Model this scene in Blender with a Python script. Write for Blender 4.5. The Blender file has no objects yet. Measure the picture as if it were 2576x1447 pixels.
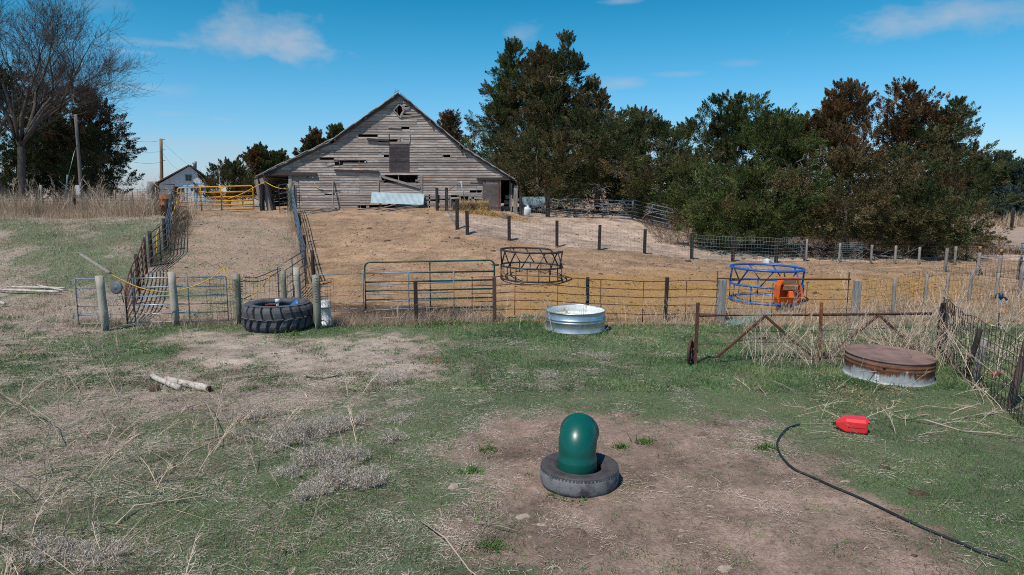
import bpy, math, random
import numpy as np
from mathutils import Vector, Matrix
R = math.radians
random.seed(7); rng = np.random.default_rng(11)
scene = bpy.context.scene

# ------------------------------------------------------------------ camera
CAM_H, PITCH, FPX, CU, CV = 3.6, R(8.0), 1717.0, 1288.0, 723.5
cam = bpy.data.cameras.new('camera'); camo = bpy.data.objects.new('camera', cam)
scene.collection.objects.link(camo); scene.camera = camo
camo.location = (0, 0, CAM_H); camo.rotation_euler = (R(90) - PITCH, 0, 0)
cam.sensor_width = 36; cam.lens = 36 * FPX / 2576; cam.clip_start = .1; cam.clip_end = 12000

# ------------------------------------------------------------------ light
SUNV = Vector((-.37, -.50, 1.0)).normalized()            # towards the sun
sun = bpy.data.lights.new('sun', 'SUN'); suno = bpy.data.objects.new('sun', sun)
scene.collection.objects.link(suno)
sun.energy = 3.9; sun.angle = R(.55); sun.color = (1, .93, .84)
suno.rotation_euler = SUNV.to_track_quat('Z', 'Y').to_euler(); suno.location = (-20, -20, 40)
scene.view_settings.view_transform = 'Standard'; scene.view_settings.look = 'None'
scene.view_settings.exposure = 0.1; scene.view_settings.gamma = 1.0
scene.view_settings.use_curve_mapping = False
scene.cycles.filter_width = 1.0; scene.cycles.use_denoising = False; scene.cycles.max_bounces = 6; scene.cycles.sample_clamp_indirect = 4

# ------------------------------------------------------------------ pixel <-> world helpers (2576 px wide picture)
CP, SP = math.cos(PITCH), math.sin(PITCH)
def ray(u, v):
    a, b = (u - CU) / FPX, (CV - v) / FPX
    return np.array([a, CP + b * SP, -SP + b * CP])
def at(u, v, Y):
    r = ray(u, v); t = Y / r[1]
    return Vector((r[0] * t, Y, CAM_H + r[2] * t))

# ------------------------------------------------------------------ world / sky with clouds
world = bpy.data.worlds.new('World'); scene.world = world; world.use_nodes = True
wn, wl = world.node_tree.nodes, world.node_tree.links
wn.clear()
def wnode(t, **k):
    n = wn.new(t)
    for a, b in k.items(): setattr(n, a, b)
    return n
def wmath(op, a, b=None, clamp=False):
    n = wnode('ShaderNodeMath', operation=op, use_clamp=clamp)
    for i, s in enumerate((a, b)):
        if s is None: continue
        if isinstance(s, (int, float)): n.inputs[i].default_value = s
        else: wl.new(s, n.inputs[i])
    return n.outputs[0]
sky = wnode('ShaderNodeTexSky', sky_type='NISHITA', sun_disc=False)
sky.sun_elevation = math.asin(SUNV.z); sky.sun_rotation = math.atan2(SUNV.x, SUNV.y)
sky.altitude = 600; sky.air_density = 1.0; sky.dust_density = .6; sky.ozone_density = 2.0
tint = wnode('ShaderNodeMix', data_type='RGBA', blend_type='MULTIPLY'); tint.inputs[0].default_value = 1
wl.new(sky.outputs[0], tint.inputs[6])
tc = wnode('ShaderNodeTexCoord')
el_ = wnode('ShaderNodeSeparateXYZ'); wl.new(tc.outputs['Generated'], el_.inputs[0])
tr_ = wnode('ShaderNodeValToRGB'); wl.new(el_.outputs[2], tr_.inputs[0]); wl.new(tr_.outputs[0], tint.inputs[7])
for i, (ps, cc) in enumerate(((0, (.80, .92, 1.25)), (.05, (.68, .97, 1.25)), (.13, (.44, 1.0, 1.22)), (.20, (.22, .95, 1.14)), (.265, (.08, .84, 1.03)), (.45, (.22, .78, 1.0)))):
    e_ = tr_.color_ramp.elements[i] if i < 2 else tr_.color_ramp.elements.new(ps)
    e_.position = ps; e_.color = (*cc, 1)
nz = wnode('ShaderNodeTexNoise'); nz.inputs['Scale'].default_value = 15; nz.inputs['Detail'].default_value = 7
nz.inputs['Roughness'].default_value = .62
mp = wnode('ShaderNodeMapping'); mp.inputs['Scale'].default_value = (1, 1, 1.9)
wl.new(tc.outputs['Generated'], mp.inputs[0]); wl.new(mp.outputs[0], nz.inputs['Vector'])
def wdot(vec):
    n = wnode('ShaderNodeVectorMath', operation='DOT_PRODUCT'); n.inputs[1].default_value = vec
    wl.new(tc.outputs['Generated'], n.inputs[0]); return n.outputs['Value']
cover = None
# direction (u, v), half width, half height in px, strength, softness
CLOUDS = [(690, 92, 190, 62, .85, 1.0), (770, 128, 130, 46, .7, .9), (600, 82, 85, 34, .4, 1.0), (2385, 42, 215, 46, .75, .9), (2250, 62, 90, 24, .4, .8), (1308, 84, 62, 36, .5, .9),
          (1562, 209, 68, 20, .5, .8), (1712, 186, 66, 9, .35, .7), (1865, 160, 60, 10, .2, .7), (350, 107, 80, 12, .3, .8), (430, 112, 55, 8, .28, .8), (310, 128, 50, 8, .35, .8),
          (372, 134, 26, 7, .4, .8), (400, 222, 80, 20, .3, .8), (320, 220, 90, 12, .3, .8), (430, 287, 60, 7, .22, .7), (440, 360, 150, 26, .42, .8), (600, 410, 260, 50, .5, 1.0), (400, 450, 200, 30, .45, .8),
          (1560, 3, 70, 8, .4, .7), (560, 300, 40, 6, .3, .7), (2420, 320, 50, 10, .25, .8), (2540, 425, 80, 30, .4, .8), (235, 8, 80, 24, .2, .9)]
for (u, v, w, h, st, so) in CLOUDS:
    d = Vector(ray(u, v)).normalized()
    rt = Vector((d.y, -d.x, 0)).normalized(); up = rt.cross(d)
    a = wmath('MULTIPLY', wdot(rt), FPX / w); b = wmath('MULTIPLY', wdot(up), FPX / h)
    q = wmath('ADD', wmath('MULTIPLY', a, a), wmath('MULTIPLY', b, b))
    q = wmath('SUBTRACT', .92, wmath('ADD', wmath('SQRT', q), wmath('MULTIPLY', wmath('SUBTRACT', nz.outputs[0], .5), 2.5)))
    front = wmath('GREATER_THAN', wdot(d), .5)
    m = wmath('MULTIPLY', wmath('MULTIPLY', wmath('MULTIPLY', q, .62 / so, True), st), front)
    cover = m if cover is None else wmath('ADD', wmath('MULTIPLY', cover, wmath('SUBTRACT', 1, m)), m)
cl = wnode('ShaderNodeMix', data_type='RGBA'); wl.new(cover, cl.inputs[0])
wl.new(tint.outputs[2], cl.inputs[6])
cn = wnode('ShaderNodeMix', data_type='RGBA'); wl.new(nz.outputs[0], cn.inputs[0])
cn.inputs[6].default_value = (4.0, 4.5, 5.4, 1); cn.inputs[7].default_value = (5.4, 5.6, 6.2, 1)
wl.new(cn.outputs[2], cl.inputs[7])
bg = wnode('ShaderNodeBackground'); bg.inputs[1].default_value = .1
wl.new(cl.outputs[2], bg.inputs[0])
wo = wnode('ShaderNodeOutputWorld'); wl.new(bg.outputs[0], wo.inputs[0])

# ------------------------------------------------------------------ noise
def vnoise(x, y, seed=0):
    x = np.asarray(x, float); y = np.asarray(y, float)
    xi, yi = np.floor(x).astype(np.int64), np.floor(y).astype(np.int64); fx, fy = x - xi, y - yi
    fx, fy = fx * fx * (3 - 2 * fx), fy * fy * (3 - 2 * fy)
    def h(a, b):
        n = (a * 374761393 + b * 668265263 + seed * 974634777) & 0x7fffffff
        n = ((n ^ (n >> 13)) * 1274126177) & 0x7fffffff
        return ((n ^ (n >> 16)) & 0xffff) / 65535.0
    return (h(xi, yi) * (1 - fx) + h(xi + 1, yi) * fx) * (1 - fy) + (h(xi, yi + 1) * (1 - fx) + h(xi + 1, yi + 1) * fx) * fy
def fbm(x, y, seed=0, o=4):
    s, a, t = 0, .5, 0
    for k in range(o):
        s = s + a * vnoise(np.asarray(x) * 2 ** k, np.asarray(y) * 2 ** k, seed + k * 17); t += a; a *= .55
    return s / t
def sstep(a, b, x):
    t = np.clip((x - a) / (b - a), 0, 1); return t * t * (3 - 2 * t)

# ------------------------------------------------------------------ terrain heights
cps = []
for x in (-60, -40, -28, -18, -9, 0, 9, 18, 28, 40, 60):
    for y in (0, 6, 12, 16.5): cps.append((x, y, 0))
for x in (-9, -4, 2, 8, 14, 20, 28, 40, 60): cps.append((x, 19, 0))
left = [(18.4, .02), (22, .18), (25, .5), (28, 1.15), (31, 1.72), (35, 2.25), (38.5, 2.45), (45, 2.45), (60, 2.45)]
for x in (-60, -42, -30, -22): cps += [(x, y, z + (.12 if 19 < y < 33 else 0)) for y, z in left]
cps += [(-14, y, z) for y, z in left if y < 46]; cps += [(-17, y, z) for y, z in left if y > 24]
cen = [(22, .05), (25, .16), (28, .5), (31, 1.0), (34, 1.5), (37, 2.02), (39.5, 2.42), (41.5, 2.53), (44, 2.55), (50, 2.5), (58, 2.45)]
for x in (-9.5, -6, -3.5): cps += [(x, y, z) for y, z in cen]
cps += [(-1, 23, .05), (1, 26.5, .2), (-1, 30, .75), (2, 30, .5), (6, 28, .1), (9, 23, 0), (11, 29, .05), (16, 28, 0), (22, 28, 0), (30, 28, 0)]
for (u, v, d) in [(1150, 565, 34.3), (1176, 592, 33.6), (1281, 606, 34), (1401, 622, 34), (1507, 628, 34), (1621, 640, 34), (1740, 652, 34), (1843, 656, 34.2), (1952, 661, 34.4),
                  (1350, 545, 43), (1500, 549, 44), (1590, 551, 44), (1690, 575, 42), (1290, 535, 43), (1420, 575, 39), (1620, 600, 38.5), (1800, 625, 38), (2000, 640, 38.5), (2300, 660, 35), (2500, 600, 52), (2500, 560, 75)]:
    p = at(u, v, d); cps.append(tuple(p))
cps += [(30, 38, .1), (45, 40, .1), (24, 48, .3), (40, 60, .2), (60, 60, .1), (10, 52, 1.6), (14, 60, 1.5), (2, 60, 2.2), (70, 40, .1)]
for x in (-90, -45, -10, 15, 45, 90):
    z = np.interp(x, [-45, 0, 45], [2.3, 1.9, .3]); cps += [(x, 95, z), (x, 125, z * .9)]
cps = np.array(cps, float); PC = cps[:, :2] / 20.0
def _phi(d2): return .5 * d2 * np.log(d2 + 1e-12)
n = len(PC); K = _phi(((PC[:, None] - PC[None]) ** 2).sum(-1)) + np.eye(n) * .004
Pm = np.c_[np.ones(n), PC]; A = np.block([[K, Pm], [Pm.T, np.zeros((3, 3))]])
W = np.linalg.solve(A, np.r_[cps[:, 2], np.zeros(3)])
GX = np.arange(-90, 90.01, .5); GY = np.arange(0, 125.01, .5)
gxx, gyy = np.meshgrid(GX, GY)
q = np.c_[gxx.ravel(), gyy.ravel()] / 20.0; ZG = np.empty(len(q))
for i in range(0, len(q), 20000):
    s = q[i:i + 20000]; ZG[i:i + 20000] = _phi(((s[:, None] - PC[None]) ** 2).sum(-1)) @ W[:n] + W[n] + s @ W[n + 1:]
ZG = ZG.reshape(gxx.shape)
ZG += (fbm(gxx / 3.1, gyy / 3.1, 3, 3) - .5) * .16 * sstep(2, 20, gyy) + (fbm(gxx / 1.6, gyy / 1.6, 5, 2) - .5) * .07
def micro(x, y): return (fbm(x / .42, y / .42, 7, 2) - .5) * .045 + (vnoise(x / .19, y / .19, 9) - .5) * .014
def ground(x, y):
    sc = np.isscalar(x)
    x = np.clip(np.atleast_1d(np.asarray(x, float)), -89.9, 89.9); y = np.clip(np.atleast_1d(np.asarray(y, float)), 0, 124.9)
    fx_, fy_ = x, y; fx, fy = (x + 90) / .5, y / .5; ix, iy = fx.astype(int), fy.astype(int); fx -= ix; fy -= iy
    z = (ZG[iy, ix] * (1 - fx) + ZG[iy, ix + 1] * fx) * (1 - fy) + (ZG[iy + 1, ix] * (1 - fx) + ZG[iy + 1, ix + 1] * fx) * fy
    z = z + micro(fx_, fy_)
    return float(z[0]) if sc else z
_YS = np.concatenate([np.arange(3, 60, .04), np.arange(60, 124, .3)])
def gp(u, v):
    r = ray(u, v); t = _YS / r[1]; z = CAM_H + r[2] * t
    below = np.nonzero(z < ground(r[0] * t, _YS))[0]
    k = below[0] if len(below) else len(_YS) - 1
    x = r[0] * t[k]; return Vector((x, _YS[k], ground(float(x), float(_YS[k]))))
def gz(x, y): return Vector((x, y, ground(float(x), float(y))))

# ------------------------------------------------------------------ zones of the ground
def poly_sd(x, y, P):
    P = np.array(P, float); d = np.full(x.shape, 1e9); ins = np.zeros(x.shape, bool)
    for i in range(len(P)):
        a, b = P[i], P[(i + 1) % len(P)]; e = b - a
        t = np.clip(((x - a[0]) * e[0] + (y - a[1]) * e[1]) / (e @ e), 0, 1)
        d = np.minimum(d, np.hypot(x - a[0] - t * e[0], y - a[1] - t * e[1]))
        c = ((a[1] > y) != (b[1] > y)) & (x < (b[0] - a[0]) * (y - a[1]) / (b[1] - a[1] + 1e-12) + a[0]); ins ^= c
    return np.where(ins, d, -d)
def pxpoly(pts): return [tuple(gp(u, v))[:2] for u, v in pts]
DIRT = pxpoly([(1190, 1090), (1330, 1055), (1600, 1060), (1900, 1075), (1985, 1165), (2150, 1260), (2290, 1330), (2430, 1447), (2400, 1500), (1500, 1500), (1290, 1400), (1180, 1290), (1230, 1180)])
SAND = pxpoly([(430, 845), (560, 836), (800, 842), (1000, 838), (1110, 870), (1090, 930), (1040, 972), (900, 955), (700, 948), (560, 930), (470, 890)])
MUD = pxpoly([(820, 815), (830, 765), (940, 758), (1080, 770), (1240, 775), (1230, 815)])
STRAWP = pxpoly([(1180, 800), (1240, 735), (1400, 690), (1700, 665), (2100, 668), (2420, 690), (2440, 740), (2200, 775), (2050, 800)])
XL = lambda y: np.interp(y, [18.6, 25.4, 27.5, 30, 38.5, 44], [-10.6, -13.7, -13.9, -15, -18.9, -20])
XR = lambda y: np.interp(y, [18.6, 21, 25, 39, 44], [-7.2, -7.2, -7.7, -12.6, -14])
FENCE2 = [tuple(at(u, v, d))[:2] for (u, v, d) in [(1100, 530, 40), (1123, 528, 40), (1150, 565, 34.3), (1176, 592, 33.6), (1281, 606, 34), (1401, 622, 34), (1507, 628, 34), (1621, 640, 34), (1740, 652, 34), (1843, 656, 34.2), (1952, 661, 34.4), (2025, 660, 35.5)]]
PEN = FENCE2 + [(30, 35.5), (30, 60), (0, 60), (0, 44), (-4, 43)]
def zones(x, y):
    n1 = fbm(x / 2.3, y / 2.3, 21); n2 = fbm(x / .7, y / .7, 31); n3 = fbm(x / 6, y / 6, 41, 3); nn = (n1 - .5) * 2
    def sp(P, soft, amp): return sstep(-soft, soft, poly_sd(x, y, P) + (fbm(x / 1.3, y / 1.3, 57) - .5) * 2 * amp + (fbm(x / .33, y / .33, 58, 3) - .5) * 1.6 * min(soft, .8))
    z = {}
    dirt, sand, mud, strw, pen = sp(DIRT, .85, 1.0), sp(SAND, .85, 1.3), sp(MUD, .6, .6), sp(STRAWP, 1.2, 1.2), sp(PEN, .25, .3)
    back = sstep(18.2, 18.9, y + nn * .3)
    # front yard
    litter = sstep(1.5, -3.5, x + nn * 1.5) * sstep(15.5, 11.5, y + nn * 1.5)
    g = .62 + .55 * nn + .5 * (n3 - .5)
    g = g - .08 * litter + .48 * sstep(3.2, 6, x) * sstep(15, 12.5, y) + .25 * sstep(14, 16.5, y) * sstep(-13, -9, x) - .25 * sstep(-12, -15, x) * sstep(13, 17, y)
    d = .36 + .36 * litter - .5 * (n3 - .5) - .3 * nn + .2 * sstep(-9, -13, x) * sstep(13, 17, y)
    d = d - .3 * sstep(3.2, 6, x) * sstep(15, 12.5, y)
    bare = np.maximum(dirt, sand)
    g = g * (1 - .93 * dirt) * (1 - .80 * sand); d = d * (1 - .75 * dirt) * (1 - .8 * sand)
    # behind the first fence
    lefthill = sstep(.3, -.3, x - XL(y)); lane = (1 - lefthill) * sstep(.3, -.3, x - XR(y))
    yard = (1 - lefthill) * (1 - lane)
    gb = lefthill * (.60 + .7 * nn) + lane * (.22 + .6 * nn) + yard * (.015 + .1 * sstep(.55, .7, n1) * sstep(27, 31, y))
    db = lefthill * (.62 - .4 * nn) + lane * (.5) + yard * .25
    top = sstep(34, 36, y + nn); db = db * (1 - top) + top * (lefthill * .95 + (1 - lefthill) * .3); gb = gb * (1 - .5 * top * lefthill)
    right = sstep(22, 27, x - .25 * (y - 19)) * back
    gb = gb * (1 - right) + right * (.22 + .3 * nn) * sstep(34, 26, y); db = db * (1 - right) + right * .6
    gb *= (1 - pen); db = db * (1 - pen) + .12 * pen
    z['green'] = np.clip(g * (1 - back) + gb * back, 0, 1.2); z['dead'] = np.clip(d * (1 - back) + db * back, 0, 1)
    straw = yard * back * (.30 + .5 * strw + .3 * nn) * sstep(33, 26, y) * (1 - right * .8) * (1 - pen) * (1 - .8 * mud)
    z['straw'] = np.clip(straw, 0, 1); z['mud'] = mud * back
    hay = np.exp(-(((x - hay_c[0]) / 2.6) ** 2 + ((y - hay_c[1]) / 1.6) ** 2)); z['straw'] = np.clip(np.maximum(z['straw'], hay * 1.1), 0, 1)
    z['dirt'] = dirt * (1 - back); z['sand'] = sand * (1 - back); z['pen'] = pen * back; z['yard'] = yard * back; z['lane'] = lane * back; z['lefthill'] = lefthill * back; z['back'] = back
    z['n4'] = fbm(x / 1.3, y / .75, 71, 4) * .6 + fbm(x / .4, y / .3, 73, 3) * .4
    z['far'] = sstep(52, 75, y); z['right'] = right
    return z
hay_c = at(1200, 532, 40.8)
C_DIRT, C_SAND, C_HILL, C_PEN, C_MUD, C_SOIL, C_LANE = [np.array(c) for c in ((.315, .22, .17), (.47, .375, .305), (.37, .235, .145), (.47, .345, .265), (.10, .058, .038), (.27, .195, .15), (.36, .235, .145))]
def base_col(z):
    c = np.zeros(z['back'].shape + (3,)) + C_SOIL
    for k, col in (('dirt', C_DIRT), ('sand', C_SAND), ('yard', C_HILL), ('lane', C_LANE), ('pen', C_PEN), ('mud', C_MUD)):
        c = c * (1 - z[k][..., None]) + col * z[k][..., None]
    return c * np.clip(1 + (z['n4'] - .5) * 1.5, .45, 1.5)[..., None]

# ------------------------------------------------------------------ materials
MATS = {}
def newmat(name):
    m = bpy.data.materials.new(name); m.use_nodes = True; m.node_tree.nodes.clear(); MATS[name] = m
    nt = m.node_tree; o = nt.nodes.new('ShaderNodeOutputMaterial'); p = nt.nodes.new('ShaderNodeBsdfPrincipled')
    nt.links.new(p.outputs[0], o.inputs[0]); return m, nt, p
def nd(nt, t, ins=None, **k):
    x = nt.nodes.new(t)
    for a, b in k.items(): setattr(x, a, b)
    for a, b in (ins or {}).items():
        if isinstance(b, bpy.types.NodeSocket): nt.links.new(b, x.inputs[a])
        else: x.inputs[a].default_value = b
    return x
def c4(c): return (c[0], c[1], c[2], 1)
def mixc(nt, fac, a, b, mode='MIX'):
    x = nt.nodes.new('ShaderNodeMix'); x.data_type = 'RGBA'; x.blend_type = mode
    for i, s in ((0, fac), (6, a), (7, b)):
        if isinstance(s, bpy.types.NodeSocket): nt.links.new(s, x.inputs[i])
        elif i == 0: x.inputs[0].default_value = s
        else: x.inputs[i].default_value = c4(s)
    return x.outputs[2]
def ramp(nt, fac, a, b):
    x = nd(nt, 'ShaderNodeMapRange', {0: fac, 1: a, 2: b}, clamp=True); return x.outputs[0]
def noise(nt, vec, scale, detail=4, rough=.55, stretch=None):
    if stretch: vec = nd(nt, 'ShaderNodeMapping', {0: vec, 3: stretch}).outputs[0]
    return nd(nt, 'ShaderNodeTexNoise', {'Vector': vec, 'Scale': scale, 'Detail': detail, 'Roughness': rough}).outputs[0]
def simple(name, col, col2=None, rough=.6, metal=0, scale=6, lo=.4, hi=.65, bump=.15, stretch=None, fine=.25, spec=.5, specks=None):
    m, nt, p = newmat(name); oc = nt.nodes.new('ShaderNodeTexCoord').outputs['Object']
    col2 = col2 or tuple(c * .6 for c in col)
    f = ramp(nt, noise(nt, oc, scale, 5, .6, stretch), lo, hi); c = mixc(nt, f, col, col2)
    f2 = noise(nt, oc, scale * 7, 3, .6, stretch)
    c = mixc(nt, fine, c, nd(nt, 'ShaderNodeMapRange', {0: f2, 1: .3, 2: .7, 3: .35, 4: 1.45}).outputs[0], 'MULTIPLY')
    if specks: c = mixc(nt, ramp(nt, noise(nt, oc, scale * 3.1, 6, .7), specks[3], specks[3] + .06), c, specks[:3])
    nt.links.new(c, p.inputs['Base Color']); p.inputs['Roughness'].default_value = rough; p.inputs['Metallic'].default_value = metal
    p.inputs['Specular IOR Level'].default_value = spec
    if bump:
        b = nd(nt, 'ShaderNodeBump', {'Strength': bump, 'Distance': .02, 'Height': f2}); nt.links.new(b.outputs[0], p.inputs['Normal'])
    return m
def attrmat(name, rough=.8, spec=.2, trans=0):
    m, nt, p = newmat(name); a = nd(nt, 'ShaderNodeAttribute', attribute_name='col')
    nt.links.new(a.outputs['Color'], p.inputs['Base Color']); p.inputs['Roughness'].default_value = rough; p.inputs['Specular IOR Level'].default_value = spec
    if trans:
        t = nd(nt, 'ShaderNodeBsdfTranslucent', {'Color': a.outputs['Color']}); mx = nd(nt, 'ShaderNodeMixShader', {0: trans, 1: p.outputs[0], 2: t.outputs[0]})
        nt.links.new(mx.outputs[0], [x for x in nt.nodes if x.type == 'OUTPUT_MATERIAL'][0].inputs[0])
    return m
FOL = attrmat('foliage', .75, .15, .18); DRY = attrmat('dry_plant', .8, .15, .22)
def plankmat(name, a, b, stain=None, stretch=(.35, 1, 6), stain_lo=.56):
    m, nt, p = newmat(name); oc = nt.nodes.new('ShaderNodeTexCoord').outputs['Object']
    at_ = nd(nt, 'ShaderNodeAttribute', attribute_name='col')
    off = nd(nt, 'ShaderNodeVectorMath', {0: oc, 1: at_.outputs['Color']}, operation='MULTIPLY_ADD'); off.inputs[1].default_value = (1, 1, 1)
    nt.links.new(nd(nt, 'ShaderNodeVectorMath', {0: at_.outputs['Color'], 1: (37, 11, 3)}, operation='MULTIPLY').outputs[0], off.inputs[2])
    v = off.outputs[0]
    g = noise(nt, v, 6, 6, .65, stretch); g2 = noise(nt, v, 28, 4, .6, stretch); big = noise(nt, oc, .55, 4, .6)
    c = mixc(nt, ramp(nt, g, .3, .72), a, b)
    c = mixc(nt, .55, c, nd(nt, 'ShaderNodeMapRange', {0: g2, 1: .36, 2: .64, 3: .45, 4: 1.4}).outputs[0], 'MULTIPLY')
    c = mixc(nt, 1.0, c, nd(nt, 'ShaderNodeMapRange', {0: nd(nt, 'ShaderNodeSeparateColor', {0: at_.outputs['Color']}).outputs[0], 1: 0, 2: 1, 3: .55, 4: 1.35}).outputs[0], 'MULTIPLY')
    c = mixc(nt, .5, c, nd(nt, 'ShaderNodeMapRange', {0: big, 1: .35, 2: .65, 3: .7, 4: 1.3}).outputs[0], 'MULTIPLY')
    if stain:
        f = nd(nt, 'ShaderNodeMath', {0: ramp(nt, noise(nt, oc, .9, 3, .6, (1, 1, 1.6)), stain_lo, stain_lo + .12), 1: ramp(nt, noise(nt, v, 3.2, 4, .7, (1, 1, 4)), .47, .62)}, operation='MULTIPLY').outputs[0]
        c = mixc(nt, f, c, stain)
    nt.links.new(c, p.inputs['Base Color']); p.inputs['Roughness'].default_value = .85; p.inputs['Specular IOR Level'].default_value = .2
    nt.links.new(nd(nt, 'ShaderNodeBump', {'Strength': .4, 'Distance': .02, 'Height': g2}).outputs[0], p.inputs['Normal'])
    return m
BARNW = plankmat('barn_boards', (.475, .405, .365), (.195, .158, .14), (.42, .20, .07))
DOORW = plankmat('dark_boards', (.095, .08, .085), (.05, .042, .046))
DOOR2 = plankmat('door_boards', (.22, .175, .17), (.10, .075, .075))
TRIMW = plankmat('trim_boards', (.36, .32, .29), (.18, .15, .14))
WOODV = simple('grey_post_wood', (.30, .27, .24), (.15, .13, .12), .9, scale=3, stretch=(5, 5, .5), bump=.4)
WOODT = simple('treated_post_wood', (.46, .40, .325), (.34, .295, .24), .85, scale=2.5, stretch=(3, 3, .5), bump=.3)
WOODG = simple('green_post_wood', (.27, .265, .20), (.17, .165, .125), .85, scale=3, stretch=(4, 4, .6), bump=.3)
WOODD = simple('dark_post_wood', (.017, .0105, .009), (.032, .019, .014), .8, scale=4, stretch=(6, 6, .5), bump=.4, specks=(.30, .18, .09, .66))
WOODL = simple('bleached_log', (.58, .52, .46), (.42, .36, .31), .9, scale=5, bump=.3, fine=.35, stretch=(1, 1, 1), specks=(.12, .07, .05, .70))
TIE = simple('tie_wood', (.36, .325, .30), (.19, .165, .155), .9, scale=2, stretch=(8, 8, .6), bump=.5, fine=.4)
GALV = simple('galvanized', (.50, .56, .62), (.36, .42, .48), .42, .75, scale=5, bump=.05, fine=.15)
GALVD = simple('weathered_steel', (.115, .132, .155), (.07, .08, .095), .5, .35, scale=4, bump=.05, specks=(.16, .075, .04, .64))
BLUEP = simple('blue_grey_steel', (.12, .17, .215), (.07, .10, .135), .55, .2, scale=4, specks=(.12, .06, .04, .62))
RUST = simple('rust', (.125, .05, .03), (.065, .028, .02), .85, .1, scale=7, bump=.3, specks=(.28, .10, .03, .60))
RUSTB = simple('rust_bright', (.30, .11, .03), (.09, .035, .02), .85, .1, scale=4, bump=.3)
GREENP = simple('green_paint', (.012, .075, .062), (.008, .045, .04), .35, .1, scale=5, bump=.03, specks=(.14, .13, .1, .71))
YELLOW = simple('yellow_paint', (.85, .40, .028), (.72, .31, .02), .4, 0, scale=4, bump=.03, specks=(.25, .12, .04, .70))
BLACKP = simple('black_steel', (.035, .034, .037), (.06, .05, .048), .55, .2, scale=6, bump=.1)
BLUER = simple('blue_paint', (.015, .13, .48), (.01, .09, .34), .4, 0, scale=5, bump=.03, specks=(.42, .47, .55, .67))
ORANGE = simple('orange_plastic', (.80, .15, .022), (.62, .10, .015), .45, 0, scale=4, bump=.05)
TAN = simple('tan_board', (.33, .23, .13), (.22, .15, .08), .8, scale=3, stretch=(1, 1, 6))
WIRE = simple('wire', (.16, .165, .17), (.08, .07, .065), .6, .4, scale=8, bump=0)
WIREG = simple('green_wire', (.26, .34, .34), (.18, .24, .25), .6, .3, scale=8, bump=0)
WIRED = simple('dark_wire', (.045, .03, .026), (.075, .04, .03), .7, .2, scale=8, bump=0)
ROPE = simple('yellow_rope', (.78, .43, .03), (.62, .33, .03), .7, scale=30)
RUBBER = simple('worn_rubber', (.095, .097, .106), (.05, .05, .056), .75, scale=5, bump=.25, fine=.3, specks=(.14, .125, .115, .66))
TYRESIDE = simple('tyre_sidewall', (.075, .062, .060), (.04, .035, .036), .7, scale=6, bump=.1, fine=.2)
TREAD = simple('dusty_tread', (.19, .187, .195), (.055, .053, .058), .85, scale=7, lo=.46, hi=.66, bump=.25, fine=.3)
HDPE = simple('green_plastic', (.002, .088, .068), (.002, .066, .054), .34, 0, scale=2.2, bump=.015, fine=.08, specks=(.06, .17, .145, .76))
HOSEM = simple('black_hose', (.012, .016, .018), (.02, .024, .026), .5, scale=6, bump=.05)
RED = simple('red_plastic', (.80, .04, .045), (.68, .03, .04), .25, 0, scale=4, bump=.02, fine=.08)
WHITEP = simple('white_plastic', (.72, .73, .72), (.60, .60, .58), .45, scale=5, bump=.03, fine=.15)
BLUEPL = simple('blue_plastic', (.01, .17, .55), (.01, .12, .42), .35, scale=4, bump=.02)
CORR = simple('corrugated_steel', (.36, .46, .50), (.28, .37, .41), .6, .1, scale=2, bump=.05, fine=.2)
CORRB = simple('blue_grey_sheet', (.16, .235, .30), (.12, .17, .22), .5, .3, scale=3)
ROOFM = simple('old_roof', (.30, .31, .315), (.20, .17, .155), .7, .2, scale=1.4, fine=.35, stretch=(2, 2, 2), specks=(.24, .13, .10, .60))
RAIL = simple('rusty_rail', (.062, .034, .030), (.04, .025, .022), .7, .1, scale=3)
REDST = simple('red_strap', (.20, .05, .04), (.10, .03, .03), .7, scale=4)
SHEDW = simple('pale_shed_metal', (.72, .79, .82), (.60, .67, .71), .6, .0, scale=.8, fine=.12, stretch=(3, 3, .4), bump=0, specks=(.40, .30, .24, .74))
GLASS = simple('dark_glass', (.02, .022, .028), (.03, .03, .035), .15, scale=3, bump=0)
LBLUE = simple('light_blue_paint', (.14, .34, .52), (.10, .24, .38), .5, scale=3)
BARK = simple('bark', (.17, .135, .115), (.085, .066, .056), .95, scale=4, stretch=(3, 3, .6), bump=.6)
BARKP = simple('pale_bark', (.27, .225, .195), (.13, .105, .095), .95, scale=3, stretch=(3, 3, .6), bump=.5)
ROCK = simple('pale_rock', (.43, .335, .275), (.30, .225, .18), .95, scale=9, bump=.6, fine=.4)
DUNG = simple('dung', (.13, .075, .045), (.06, .035, .022), .95, scale=14, bump=.8, fine=.5)
DUNG2 = simple('old_dung', (.24, .165, .12), (.13, .085, .06), .95, scale=14, bump=.8, fine=.5)
STRAWM = attrmat('straw', .85, .15)
CORE = simple('straw_core', (.30, .20, .09), (.20, .13, .06), .95, scale=12, bump=.8, fine=.5)
NET = attrmat('net_wrap', .6, .3)
GALVT = None
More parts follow.
